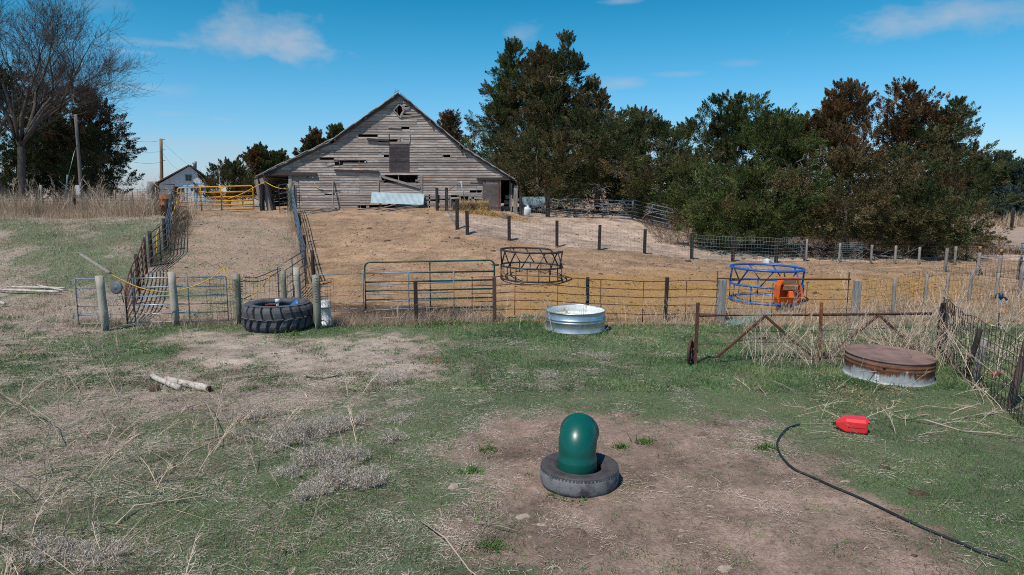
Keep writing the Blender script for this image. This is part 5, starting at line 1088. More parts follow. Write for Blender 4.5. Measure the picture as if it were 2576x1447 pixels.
c = gz(at(1925, 753, 22.7).x, 22.7); feeder('ring_feeder', 'bright blue round cattle feeder behind the orange hopper', c, 1.16, 1.10, .56, BLUER, 10, 9, .036, None, (-.02, 0), .36)
# orange hopper
c = gz(at(1987, 785, 20.3).x, 20.3); oh = thing('orange_hopper', 'orange open fronted plastic hopper with tan boards inside on a dark stand', 'hopper', c)
def o3(u, v, dy=0): p = at(u, v, 20.3); return Vector((p.x, 20.3 + dy, p.z))
def shell_poly(mb, outline, d0, d1):
    n = len(outline); vs = [o3(u, v, d0) for u, v in outline] + [o3(CU + (u - CU), v, d1) for u, v in outline]; mb.add(vs, [(i, (i + 1) % n, n + (i + 1) % n, n + i) for i in range(n)])
mb = MB()
for A_, B_ in (([(1972, 698), (1959, 720), (1955, 750), (1959, 766)], [(1976, 701), (1964, 721), (1960, 750), (1963, 766)]), ([(2009, 698), (2018, 722), (2021, 748), (2014, 766)], [(2005, 701), (2013, 722), (2016, 748), (2010, 766)])):
    for i in range(3):
        q_ = [o3(*A_[i]), o3(*B_[i]), o3(*B_[i + 1]), o3(*A_[i + 1])]; mb.hexa(q_ + [v + Vector((0, .30, 0)) for v in q_])
q_ = [o3(1972, 698), o3(2009, 698), o3(2007, 702), o3(1974, 702)]; mb.hexa(q_ + [v + Vector((0, .12, 0)) for v in q_])
q_ = [o3(1972, 700, .28), o3(2009, 700, .28), o3(2016, 766, .28), o3(1959, 766, .28)]; mb.hexa(q_ + [v + Vector((0, .04, 0)) for v in q_])
q_ = [o3(1958, 747, -.12), o3(2015, 748, -.12), o3(2012, 764, .0), o3(1960, 765, .0)]; mb.hexa(q_ + [v + Vector((0, .05, 0)) for v in q_])
q_ = [o3(1985, 733, .0), o3(1996, 733, .0), o3(1996, 748, -.05), o3(1984, 748, -.05)]; mb.hexa(q_ + [v + Vector((0, .28, 0)) for v in q_])
mb.build('shell', ORANGE, oh, bevel=.008)
for a, b, dy in ((705, 716, -.02), (719, 731, .0)): q_ = [o3(1973, a, dy), o3(2008, a, dy), o3(2007, b, dy + .03), o3(1971, b, dy + .03)]; MB().hexa(q_ + [v + Vector((0, .03, .02)) for v in q_]).build('board', TAN, oh)
mb = MB(); mb.beam(o3(1988, 768, .2), o3(1988, 786, .2), .18, .18); mb.tube([o3(1972, 786, -.1), o3(2006, 786, .4)], .05, 6); mb.tube([o3(2004, 786, -.1), o3(1972, 786, .4)], .05, 6); MB().tube([o3(1990, 690, .5), o3(1991, 702, .5)], .02, 6).build('rod', BLACKP, oh); mb.lathe([(.001, .1), (.26, .1), (.28, 0), (.26, -.1), (.001, -.1)], 20, o3(1985, 782, .3)); mb.build('stand', BLACKP, oh)
# blue yard hydrant
c = gz(at(2444, 775, 19).x, 17.9); hy = thing('yard_hydrant', 'small blue yard hydrant with a dark blue head on a thin standpipe', 'hydrant', c); h = hpx(c, 740)
MB().tube([c, c + Vector((0, 0, h - .1))], .024, 8).build('standpipe', simple('pale_blue_pipe', (.16, .32, .50), rough=.5), hy)
mb = MB(); q_ = c + Vector((0, 0, h - .1)); mb.lathe([(.001, .14), (.05, .13), (.06, .05), (.05, -.02), (.001, -.03)], 12, q_); mb.tube([q_ + Vector((0, 0, .03)), q_ + Vector((.10, -.04, .0)), q_ + Vector((.13, -.05, -.06))], .032, 8); mb.tube([q_ + Vector((0, 0, .12)), q_ + Vector((-.13, .0, .10)), q_ + Vector((-.15, .0, -.02))], .018, 6); mb.build('head', simple('dark_blue_iron', (.02, .05, .16), rough=.5), hy)
# bales, white drum, white pipe, trough in the shade
def bale(name, label, p, L, D, H, mat_cols, rot):
    root = thing(name, label, 'straw bale', p); M_ = Matrix.Translation(p) @ Matrix.Rotation(rot, 4, 'Z'); mb = MB(); mb.box((-L / 2, -D / 2, 0), (L / 2, D / 2, H * .93)); mb.v = [tuple(M_ @ Vector(v)) for v in mb.v]; mb.build('core', CORE, root)
    n = 2600; P = rng.uniform(-.5, .5, (n, 3)); f = rng.integers(0, 3, n); P[f == 0, 2] = .46; P[f == 1, 1] = -.5; P[f == 2, 0] = np.sign(P[f == 2, 0]) * .5
    B = np.c_[P[:, 0] * L, P[:, 1] * D, (P[:, 2] + .5) * H]; d = rng.normal(size=(n, 3)); d[:, 2] += .1; Lh = rng.uniform(.08, .26, n)
    V, F, pv = strips(B, d, Lh, rng.uniform(.012, .025, n), rng.normal(0, .15, (n, 3)), 1); V = np.array([M_ @ Vector(v) for v in V]); npmesh('straw', V, F, STRAWM, root, col=np.repeat(palette(mat_cols, n), pv, 0))
STC = [(.30, .19, .07), (.50, .33, .13), (.62, .44, .19)]
bale('straw_bale', 'golden straw bale before the lower boards of the barn', gz(at(1190, 529, 41.6).x, 41.6), 1.75, .9, .55, STC, .05)
bale('straw_bale', 'greyish older straw bale left of the golden one', gz(at(1166, 535, 40.9).x, 40.9), 1.1, .8, .42, [(.20, .13, .07), (.32, .22, .12), (.38, .27, .16)], -.2)
n = 9000; x = hay_c.x + rng.normal(0, 1.3, n) + .6; y = hay_c.y + rng.normal(0, .55, n) - .2; d = np.c_[rng.normal(size=(n, 2)), np.abs(rng.normal(0, .25, n))]
V, F, pv = strips(np.c_[x, y, ground(x, y) + rng.uniform(0, .12, n) * np.exp(-((x - hay_c.x - .6) / 1.6) ** 2)], d, rng.uniform(.08, .3, n), rng.uniform(.01, .025, n), rng.normal(0, .1, (n, 3)), 1)
tag(npmesh('straw_litter', V, F, STRAWM, col=np.repeat(palette(STC, n), pv, 0)), 'loose golden straw spread before the barn', 'straw', kind='stuff')
a, b, c2 = at(1131, 483, 42.3), at(1160, 458, 42.2), at(1171, 520, 41.9); one('white_pipe', 'bent white plastic pipe leaning upright against the barn', 'pipe', MB().tube([at(1171, 512, 41.9), at(1160, 459, 42.2), at(1158.5, 457, 42.2)], .065, 8), WHITEP, c2)
one('green_pole', 'thin pale green pole slanting down left from the white pipe', 'pole', MB().tube([at(1131, 477, 42.5), at(1159, 458, 42.25)], .028, 6), simple('pale_green', (.42, .52, .44), rough=.6), a)
p = gz(at(1322, 545, 42.3).x, 42.3); wd = thing('white_drum', 'white plastic drum lying in front of the shaded trough', 'drum', p); mb = MB(); mb.lathe([(.001, 0), (.24, .0), (.27, .05), (.27, .42), (.24, .50), (.10, .56), (.10, .64), (.001, .65)], 22, p); M_ = Matrix.Translation(p + Vector((0, 0, .0))) @ Matrix.Rotation(R(12), 4, 'Y') @ Matrix.Translation(-p); mb.v = [tuple(M_ @ Vector(v)) for v in mb.v]; mb.build('body', WHITEP, wd)
MB().lathe([(.001, .69), (.12, .69), (.12, .63)], 16, p).build('lid', simple('grey_lid', (.45, .46, .46), rough=.6), wd)
tg = thing('feed_bunk', 'pale grey metal feed bunk standing in the shade right of the barn', 'feed bunk', gz(at(1342, 545, 45).x, 45)); gq = ground(at(1342, 545, 45).x, 45)
def t3(u, v, dy=0): p = at(u, v, 45); return Vector((p.x, 45 + dy, p.z))
q_ = [t3(1308, 497), t3(1372, 495), t3(1370, 517), t3(1312, 518)]; MB().hexa(q_ + [v + Vector((0, .08, 0)) for v in q_]).build('side', CORR, tg); q_ = [t3(1308, 497, 1.0), t3(1372, 495, 1.0), t3(1370, 517, .8), t3(1312, 518, .8)]; MB().hexa(q_ + [v + Vector((0, .08, 0)) for v in q_]).build('side', CORR, tg)
for u in (1312, 1340, 1368): MB().beam(t3(u, 517, .4), Vector((t3(u, 517).x, 45.4, gq - .05)), .12, .12).build('leg', GALVD, tg)
q_ = [t3(1312, 517), t3(1370, 517), t3(1370, 521), t3(1312, 522)]; MB().hexa(q_ + [v + Vector((0, .9, 0)) for v in q_]).build('bottom', GALVD, tg)
# posts and wire between barn and trees, right of the barn
for (u, vt, d, r, m, lb) in [(1297, 478, 42.6, .12, WOODV, 'pale post leaning at the right barn door'), (1309, 484, 42.0, .10, WOODD, 'dark post right of the right barn door'), (1378, 490, 43.4, .16, WOODD, 'thick dark post in the shade right of the feed bunk')]:
    p = gz(at(u, 540, d).x, d); post('fence_post', lb, p, hpx(p, vt), r, m, (.02, 0), square=True)
meshthing('wire fence stretched before the white drum right of the barn', [gz(at(1309, 540, 41.9).x, 41.9), gz(at(1378, 545, 43.2).x, 43.2), gz(at(1443, 548, 43.9).x, 43.9)], 1.15, .17, [0, .15, .3, .45, .6, .8, 1], .006, WIREG)
meshthing('wire strip hanging between two dark posts at the barn foot', [gz(FENCE2[0][0], 39.9), gz(FENCE2[1][0], 39.9)], 1.2, .16, [0, .15, .3, .45, .6, .8, 1], .006, WIRE)
# teal net wrap
def net(label, pts, wd, n, name='net_wrap'):
    P = [gp(u, v) for u, v in pts]; t = rng.uniform(0, len(P) - 1.001, n); k = t.astype(int); f = (t - k)[:, None]; PA = np.array([list(p) for p in P]); B = PA[k] * (1 - f) + PA[k + 1] * f; dirv = PA[k + 1] - PA[k]
    sd = np.c_[-dirv[:, 1], dirv[:, 0], np.zeros(n)]; sd /= np.linalg.norm(sd, axis=1)[:, None] + 1e-9; B = B + sd * (rng.normal(0, wd, n))[:, None]; B[:, 2] = ground(B[:, 0], B[:, 1]) + rng.uniform(.01, .12, n)
    d = dirv / (np.linalg.norm(dirv, axis=1)[:, None] + 1e-9) + rng.normal(0, .45, (n, 3)) * [1, 1, .25]
    V, F, pv = strips(B, d, rng.uniform(.08, .3, n), rng.uniform(.006, .013, n), rng.normal(0, .15, (n, 3)), 2); o = npmesh(name, V, F, NET, origin=list(P[0]), col=np.repeat(palette([(.10, .36, .32), (.20, .50, .45), (.32, .60, .54)], n), pv, 0)); return tag(o, label, 'netting', 'discarded teal netting')
net('teal netting bunched in the grass behind the rusty gate frame', [(1832, 822), (1870, 812), (1900, 806), (1930, 795)], .16, 1300)
net('thin teal netting strewn beyond the rusty tank', [(2225, 805), (2290, 808), (2340, 800), (2400, 818)], .12, 420)
net('thin line of teal netting lying far right in the grass', [(2390, 788), (2450, 795), (2500, 806), (2560, 808)], .05, 260)
net('scrap of teal netting at the foot of the rusty panel, left of the stock tank', [(1290, 806), (1330, 800), (1372, 800)], .06, 160)
net('teal netting scrap at the edge of the shaded fence', [(1965, 668), (1990, 672)], .1, 80)
p = gz(at(1928, 660, 34.3).x, 34.2); lump('white_bag', 'crumpled white bag lying by the dark post under the cedars', p, .24, .22, simple('bag_white', (.62, .62, .64), rough=.6, scale=6), 'bag')
p = gp(2505, 948); lump('scrap_pile', 'small red and dark scrap behind the right wire fence', p, .09, .10, simple('scrap_red', (.35, .03, .03), (.04, .04, .05), .6, scale=3, lo=.48, hi=.52), 'scrap')
p = gp(2493, 823); lump('yellow_tub', 'small pale yellow scrap lying in the far right grass', p, .09, .07, simple('pale_yellow', (.62, .60, .16), rough=.6), 'scrap')
A, B = gp(1855, 861), gp(1925, 855); A.z += .03; B.z += .04; one('hose_piece', 'short black hose piece lying behind the left brace of the rusty frame', 'hose', MB().tube([A, A.lerp(B, .5) + Vector((0, .05, -.005)), B], .025, 7), HOSEM, A)
for (u0, v0, u1, v1, r, lb) in [(0, 738, 150, 742, .045, 'long bleached pole in the weeds at the far left'), (20, 731, 165, 733, .035, 'upper bleached pole lying at the far left'), (95, 727, 160, 738, .03, 'short bleached stick across the two poles at the far left'), (0, 771, 14, 773, .05, 'bleached stick end at the left edge of the view')]:
    A, B = gp(u0, v0), gp(u1, v1); A.z += .12; B.z += .1; log('fallen_pole', lb, A, B, r, 'bleached poles at the far left')
A, B = gp(175, 612), gp(270, 690); A.z += .1; B.z += .08; log('fallen_log', 'thick grey trunk lying on the slope behind the left fence', gp(200, 640) + Vector((0, 0, .03)), gp(276, 690) + Vector((0, 0, .03)), .07, mat=WOODV)
A, B = gp(1720, 612), gp(1775, 630); A.z += .04; B.z += .04; one('loose_plank', 'pale plank lying on the bare pen below the angled gate', 'plank', MB().beam(A, B, .14, .04), TRIMW, A)

# ------------------------------------------------------------------ trees
DKG = [(.018, .030, .014), (.030, .046, .020), (.044, .058, .026), (.060, .068, .030)]
OLV = [(.030, .034, .016), (.052, .050, .024), (.080, .068, .034), (.105, .083, .043)]
GRN = [(.026, .042, .016), (.046, .070, .024), (.066, .090, .030), (.085, .105, .040)]
RST = [(.055, .034, .018), (.100, .055, .026), (.140, .074, .032), (.175, .092, .040)]
BRN = [(.050, .036, .020), (.085, .056, .030), (.115, .074, .038), (.10, .085, .040)]
BLU = [(.030, .050, .040), (.050, .078, .062), (.070, .10, .078), (.085, .112, .082)]
DKG = [tuple(c * k * 1.7 for c, k in zip(q, (1.12, 1, 0.85))) for q in DKG]
OLV = [tuple(c * k * 1.55 for c, k in zip(q, (1.08, 1, 0.9))) for q in OLV]
GRN = [tuple(c * k * 1.45 for c, k in zip(q, (1.1, 1, 0.85))) for q in GRN]
RST = [tuple(c * k * 1.2 for c, k in zip(q, (1, 1, 1))) for q in RST]
BRN = [tuple(c * k * 1.35 for c, k in zip(q, (1, 1, 0.95))) for q in BRN]
BLU = [tuple(c * k * 1.25 for c, k in zip(q, (1, 1, 1))) for q in BLU]
def prof_cone(t): return np.minimum(1, (t + .12) / .30) * np.clip(1 - t, 0, 1) ** .72
def prof_round(t): return np.sqrt(np.clip(1 - ((t - .38) / .66) ** 2, 0, 1))
def prof_top(t): return np.clip(np.minimum(1, .45 + t * 1.2) * (1 - t ** 4 * .75), 0, 1)
def foliage(base, H, RX, RY, n, K, size, leaf, pal, pal2=None, prof=prof_cone, z0=.0, lean=0, up=.35, seed=0, mix2=.25, top2=0, droop=0, gaps=.30):
    """sprays of small faces through the volume of a crown; returns verts, faces, colours"""
    rg = np.random.default_rng(seed)
    t = rg.uniform(0, 1, n * 3); keep_ = rg.uniform(0, 1, n * 3) < .25 + .75 * prof(t); t = t[keep_][:n]; n = len(t); a = rg.uniform(0, 2 * np.pi, n)
    lump_ = fbm(np.cos(a) * 1.6 + t * 4 + seed, np.sin(a) * 1.6 + t * 5, seed, 3); k = lump_ > gaps; t, a, lump_ = t[k], a[k], lump_[k]; n = len(t)
    rr = prof(t) * (.56 + .82 * lump_) * np.where(rg.uniform(0, 1, n) < .38, rg.uniform(.15, .70, n), rg.uniform(.84, 1.10, n))
    out = np.c_[np.cos(a), np.sin(a), np.zeros(n)]
    C = np.c_[base[0] + out[:, 0] * rr * RX + lean * t * t * H, base[1] + out[:, 1] * rr * RY, base[2] + H * (z0 + (1 - z0) * t) - droop * rr]
    m_ = 7; nbg = max(1, n // m_); k = rg.integers(0, n, nbg); BC = np.repeat(C[k], m_, 0); BO = np.repeat(out[k], m_, 0); t = np.repeat(t[k], m_); lump_ = np.repeat(lump_[k], m_); bsh = np.repeat(rg.normal(0, .26, nbg), m_); n = len(t)
    off_ = rg.normal(size=(n, 3)); off_ /= np.linalg.norm(off_, axis=1)[:, None]; off_[:, 2] *= .62; bs = np.repeat(rg.uniform(.35, .85, nbg), m_) * size * (1 - .4 * t)
    C = BC + off_ * bs[:, None]; C[:, 2] = np.maximum(C[:, 2], base[2] + .05 + z0 * H * .9)
    D = BO * .55 + off_ * .8 + np.c_[rg.normal(0, .25, (n, 2)), np.full(n, up) + .9 * t ** 3 + rg.normal(0, .2, n)]; D /= np.linalg.norm(D, axis=1)[:, None]
    S = size * rg.uniform(.5, 1.15, n) * (1.0 - .35 * t)
    s = rg.uniform(0, 1, (n, K)) ** .8; sp = rg.normal(0, 1, (n, K, 3)) * (S[:, None] * .19 * (1.05 - s) ** .8)[..., None]
    B = C[:, None] + D[:, None] * (S[:, None] * s)[..., None] + sp
    d = D[:, None] * .9 + sp / S[:, None, None] * 1.4 + rg.normal(0, .35, (n, K, 3)) + [0, 0, .15]; d = d.reshape(-1, 3); d /= np.linalg.norm(d, axis=1)[:, None]
    m = n * K; L = leaf * rg.uniform(.6, 1.4, m); side = np.cross(d, rg.normal(size=(m, 3)))
    V, F = tris(B.reshape(-1, 3), d, L, L * .42, side)
    u = np.clip(.5 + (rg.normal(0, .14, n) + bsh + (lump_ - .5) * .4)[:, None] + rg.normal(0, .14, (n, K)), 0, .999).ravel()
    c = palette(pal, m, u, .18)
    if pal2 is not None:
        pr = mix2 + top2 * t + (fbm(C[:, 0] / 1.3, C[:, 2] / 1.3, seed + 5, 3) - .5) * 2.0; w = (rg.uniform(.35, .65, n) < pr)
        c = np.where(np.repeat(w, K)[:, None], palette(pal2, m, u, .18), c)
    return V, F, np.repeat(c, 3, 0)
def trunk_mesh(mb, base, H, r, rg, nl=7, spread=.5, lean=0, low=.12):
    P = [Vector((base[0] + lean * (i / 8) ** 2 * H * .85 + rg.normal(0, .05), base[1] + rg.normal(0, .05), base[2] - .15 + H * .88 * i / 8)) for i in range(9)]
    mb.tube(P, [r * (1.2 if i == 0 else 1) * (1 - .88 * i / 8) for i in range(9)], 7)
    for k in range(nl):
        t = low + (.8 - low) * k / nl; q_ = P[0].lerp(P[-1], t); q_.x = P[int(t * 8)].x; a = rg.uniform(0, 2 * np.pi); L = spread * H * .5 * (1 - t * .7)
        mb.tube([q_, q_ + Vector((math.cos(a), math.sin(a), .15)) * L * .5, q_ + Vector((math.cos(a), math.sin(a), .35)) * L], [r * .38 * (1 - t * .5), r * .22, r * .08], 5)
def cedar(label, u, vtop, vbase, u0, u1, d, pal, pal2=None, name='cedar_tree', group=None, dens=1.0, prof=prof_cone, zb=None, spires=2, size=1.1, leaf=.105, cat='tree', trunk_mat=None, dy=.85, K=125, **kw):
    b = at(u, vbase, d); gzv = ground(float(b.x), d) if zb is None else zb; top = at(u, vtop, d).z; H = top - gzv
    cx = (at(u0, vbase, d).x + at(u1, vbase, d).x) / 2; RX = abs(at(u1, vbase, d).x - at(u0, vbase, d).x) / 2; seed = int(u * 7 + vtop) % 9999; rg = np.random.default_rng(seed)
    root = thing(name, label, cat, (cx, d, gzv), group); z0 = max(0, (b.z - gzv) / H) + .03
    lean = kw.pop('lean', 0)
    RX *= 1.22; n = int(dens * 16.5 * (RX + 1.0) * H / size ** 1.2) + 150
    sets = [foliage((cx, d, gzv), H * .97, RX, RX * dy, n, K, size, leaf, pal, pal2, prof, z0, seed=seed, lean=lean + (b.x - cx) / H * .8, **kw)]
    for k in range(spires):
        sx = b.x + (0 if k == 0 else rg.uniform(-.5, .5) * RX); sz = top - (0 if k == 0 else rg.uniform(.08, .3) * H); hs = .30 * H * rg.uniform(.7, 1)
        kk = {a: c for a, c in kw.items() if a in ('mix2', 'top2')}; sets.append(foliage((sx, d + rg.uniform(-.3, .5) * RX * .4, sz - hs), hs, .13 * H * .6 + .25, .13 * H * .6 + .25, int(60 * hs * dens), K, size * .62, leaf * .9, pal, pal2, prof_cone, 0, up=.9, seed=seed + k + 1, gaps=.2, **kk))
    off = 0; VV, FF, CC = [], [], []
    for V, F, c in sets: VV.append(V); FF.append(F + off); CC.append(c); off += len(V)
    npmesh('crown', np.concatenate(VV), np.concatenate(FF), FOL, root, col=np.concatenate(CC))
    mb = MB(); trunk_mesh(mb, (cx, d, gzv), H * .9, .16 + H * .014, rg, lean=lean); mb.build('trunk', trunk_mat or BARK, root); return root
G1 = 'cedar trees right of the barn'
cedar('tall dark green cedar with a pointed top just right of the barn roof', 1297, 106, 500, 1165, 1385, 57, GRN, OLV, group=G1, mix2=.3, spires=3)
cedar('tallest olive brown cedar at the centre of the big clump', 1418, 98, 520, 1285, 1535, 53, OLV, DKG, group=G1, mix2=.35, spires=5, dens=1.1)
cedar('second brown topped cedar between the pointed green one and the tallest', 1358, 122, 520, 1225, 1480, 54.5, OLV, BRN, group=G1, mix2=.3, spires=3)
cedar('broad dark cedar whose skirt hangs over the feed bunk', 1350, 330, 505, 1232, 1470, 48, DKG, OLV, group=G1, prof=prof_round, mix2=.55, spires=0, up=.1)
cedar('low olive cedar leaning over the square on steel gate', 1490, 285, 515, 1390, 1620, 47.5, OLV, DKG, group=G1, prof=prof_round, mix2=.45, spires=1, up=.1)
cedar('small rusty brown cedar peeping above the right roof slope of the barn', 1130, 288, 420, 1100, 1168, 62, RST, OLV, group=G1, spires=1, mix2=.2)
cedar('rusty topped cedar behind the dip between the two cedar clumps', 1600, 282, 500, 1555, 1690, 62, RST, GRN, group=G1, prof=prof_round, mix2=.5, spires=2)
cedar('dark green cedar left of the middle cedar mass', 1650, 300, 540, 1545, 1765, 52, DKG, GRN, group=G1, prof=prof_round, mix2=.4, spires=2)
cedar('highest dark green cedar of the middle mass with a bushy top', 1838, 238, 560, 1700, 1960, 51, DKG, GRN, group=G1, prof=prof_top, mix2=.45, spires=3)
cedar('shaggy olive cedar hanging over the angled steel gate', 1735, 385, 560, 1630, 1860, 45.5, OLV, GRN, group=G1, prof=prof_round, mix2=.5, spires=0, up=.05)
cedar('mid green cedar between the bushy topped one and the rusty ones', 1945, 285, 600, 1850, 2060, 47, GRN, DKG, group=G1, prof=prof_top, mix2=.3, spires=3)
cedar('rusty cedar with a crooked top leaning to the right', 2130, 206, 600, 2010, 2240, 49, RST, BRN, group=G1, prof=prof_top, mix2=.3, spires=4, gaps=.42)
cedar('rusty brown cedar with several ragged tips right of the crooked one', 2262, 218, 620, 2130, 2340, 48, BRN, RST, group=G1, prof=prof_top, mix2=.5, top2=.3, spires=4, gaps=.40)
cedar('dark green cedar at the right end with a bird on its top', 2385, 252, 640, 2285, 2462, 46, DKG, OLV, group=G1, prof=prof_top, mix2=.3, spires=2, gaps=.44)
cedar('bright green low cedar spreading over the right end of the pen', 1900, 425, 596, 1765, 2050, 38.2, GRN, OLV, group=G1, prof=prof_round, mix2=.25, spires=1, up=.15, dy=.6)
cedar('broad olive cedar sweeping down to the shaded fence', 2120, 385, 628, 1985, 2260, 37.8, BRN, OLV, group=G1, prof=prof_round, mix2=.55, spires=1, up=.0, dy=.6)
cedar('dark low cedar reaching out to the right end of the clump', 2335, 470, 642, 2235, 2445, 37.2, DKG, OLV, group=G1, prof=prof_round, mix2=.5, spires=1, up=.1, dy=.6)
cedar('small green cedar at the lower edge of the clump by the dark stakes', 1850, 515, 596, 1765, 1945, 37.6, GRN, OLV, group=G1, prof=prof_round, mix2=.2, spires=0, up=.25, dy=.5)
cedar('olive cedar filling the dip behind the two cedar clumps', 1560, 292, 540, 1480, 1690, 56, OLV, DKG, group=G1, prof=prof_round, mix2=.5, spires=2)
cedar('dark cedar deep in the middle of the cedar mass', 1790, 300, 580, 1690, 1900, 54, DKG, OLV, group=G1, prof=prof_round, mix2=.4, spires=1)
cedar('green cedar behind the tangle of bare branches', 2010, 282, 600, 1920, 2110, 51, GRN, RST, group=G1, prof=prof_round, mix2=.4, spires=2)
cedar('brown cedar low behind the dark right end of the clump', 2290, 380, 630, 2190, 2400, 44, BRN, DKG, group=G1, prof=prof_round, mix2=.5, spires=0)
G2 = 'cedar trees left of the barn'
DK_SHADE = [tuple(c * .62 for c in q) for q in DKG]; OL_SHADE = [tuple(c * .72 for c in q) for q in OLV]  # darkened copies of the cedar palettes; the left clump's shade is in the colour
cedar('black looking cedar low at the left edge under the bare tree', 85, 300, 505, 0, 190, 53, DK_SHADE, DKG, group=G2, prof=prof_round, mix2=.3, spires=0)
cedar('dark skirted cedar right of the leaning grey pole', 265, 330, 508, 200, 318, 51, DK_SHADE, OL_SHADE, group=G2, prof=prof_round, mix2=.5, spires=0)
cedar('dark cedar filling the left edge behind the bare tree', 40, 165, 500, -70, 175, 57, DK_SHADE, OL_SHADE, group=G2, prof=prof_top, mix2=.35, spires=2)
cedar('olive cedar with a rusty right side behind the leaning grey pole', 232, 222, 502, 160, 314, 54, OL_SHADE, RST, group=G2, mix2=.35, spires=2, prof=prof_top)
cedar('shadowy dark cedar between the bare tree and the olive one', 130, 235, 502, 60, 230, 56, DK_SHADE, OL_SHADE, group=G2, mix2=.3, spires=2, prof=prof_top)
cedar('rusty cedar to the left of the barn eave', 658, 376, 500, 622, 690, 64, RST, GRN, group=G2, mix2=.45, spires=1, leaf=.16)
cedar('thin green cedar close to the left barn eave', 705, 388, 500, 680, 728, 64.5, GRN, OLV, group=G2, mix2=.3, spires=2, leaf=.16, dens=.7)
cedar('rusty cedar showing over the lower left barn roof', 797, 340, 480, 735, 828, 66, RST, OLV, group=G2, mix2=.4, spires=2, leaf=.16)
cedar('tip of a green cedar just above the break of the left barn roof', 852, 326, 470, 828, 885, 67, GRN, OLV, group=G2, spires=1, leaf=.16)
cedar('spiky dark juniper bush behind the yellow gate', 574, 420, 508, 536, 616, 54, DKG, OLV, name='juniper_bush', cat='shrub', prof=prof_round, spires=0, up=1.3, size=1.0, mix2=.4)
BARKD = simple('dark_bark', (.105, .083, .072), (.055, .045, .04), .95, scale=3, stretch=(3, 3, .6), bump=.5)
G3 = 'pine trees at the far right'
PK = dict(group=G3, name='pine_tree', prof=prof_round, spires=0, size=1.3, leaf=.26, up=.4, K=110, mix2=.4, gaps=.33)
cedar('pine with a rounded blue green crown right behind the cedars', 2468, 392, 560, 2410, 2525, 86, BLU, DKG, **PK)
cedar('large pine cut off by the right edge of the view', 2562, 410, 560, 2505, 2630, 84, BLU, DKG, **PK)
cedar('dim pine half hidden behind the dark end of the cedar clump', 2415, 430, 560, 2370, 2465, 90, DKG, BLU, **PK)
cedar('low pine filling the gap between the two big pines', 2515, 455, 560, 2480, 2555, 92, DKG, BLU, **PK)
cedar('small blue spruce in front of the far pines', 2532, 478, 572, 2495, 2575, 72, BLU, [(.07, .10, .09), (.10, .135, .12)], name='spruce_tree', spires=1, size=.7, leaf=.16, mix2=.4)
cedar('low blue green bush under the dark end of the cedars', 2445, 487, 572, 2400, 2495, 70, BLU, GRN, name='spruce_tree', spires=0, prof=prof_round, size=.7, leaf=.16, mix2=.3)
# dead branches showing among the cedars
def dead_branch(name, label, u, v, d, L, n, seed, spread=1.0):
    rg = np.random.default_rng(seed); mb = MB(); b = at(u, v, d)
    def grow(p, d_, l, r, k):
        q_ = p + d_ * l * .5 + Vector(rg.normal(0, .06, 3)) * l; e = q_ + (d_ + Vector(rg.normal(0, .25, 3))).normalized() * l * .5
        mb.tube([p, q_, e], [r, r * .8, r * .55], 4, caps=False)
        if k:
            for _ in range(3): grow(p.lerp(e, rg.uniform(.35, 1)), (d_ + Vector(rg.normal(0, .75, 3)) * spread).normalized(), l * rg.uniform(.45, .75), r * .55, k - 1)
    for i in range(n): grow(b + Vector(rg.normal(0, .2, 3)), Vector((rg.normal(0, 1), -.7, rg.normal(.0, .6))).normalized(), L * rg.uniform(.7, 1.2), .035, 2)
    return one(name, label, 'branch', mb, BARKP, b)
for (u, v, d, L, n, lb) in [(1985, 420, 39.5, 1.3, 6, 'tangle of bare grey branches among the green cedars'), (1880, 440, 40, .9, 4, 'bare grey branches left of the big tangle in the cedars'), (1510, 515, 43.6, 1.3, 6, 'pale dead branches hanging over the square on steel gate'), (1385, 505, 44, .8, 4, 'dead branches under the broad dark cedar by the feed bunk'),
                             (2030, 450, 39, .8, 4, 'small bare branches right of the big tangle in the cedars'), (2200, 500, 38.6, .7, 3, 'bare twigs on the broad olive cedar'), (1640, 545, 42.6, .7, 3, 'dead twigs above the angled steel gate'), (1820, 590, 38.5, .9, 5, 'bare low branches over the shaded fence, left part'), (2010, 615, 37.6, 1.1, 6, 'bare low branches over the shaded fence, middle part'), (2200, 635, 36.5, 1.2, 6, 'bare low branches over the shaded fence, right part'), (1400, 195, 50, .8, 3, 'bare branch ends high in the tallest cedar')]:
    dead_branch('dead_branch', lb, u, v, d, L, n, int(u + v))
# leaf litter and brush under the cedars, canopy shade put into its dark colours
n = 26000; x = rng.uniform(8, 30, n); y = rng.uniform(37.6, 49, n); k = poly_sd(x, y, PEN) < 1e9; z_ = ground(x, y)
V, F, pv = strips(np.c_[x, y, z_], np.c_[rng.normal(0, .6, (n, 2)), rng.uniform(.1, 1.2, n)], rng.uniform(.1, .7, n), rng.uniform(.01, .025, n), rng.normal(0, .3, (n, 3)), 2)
tag(npmesh('underbrush', V, F, DRY, col=np.repeat(palette([(.05, .035, .022), (.08, .055, .035), (.12, .085, .055), (.18, .13, .09)], n), pv, 0)), 'dry brown brush and fallen needles under the cedars', 'underbrush', kind='stuff')
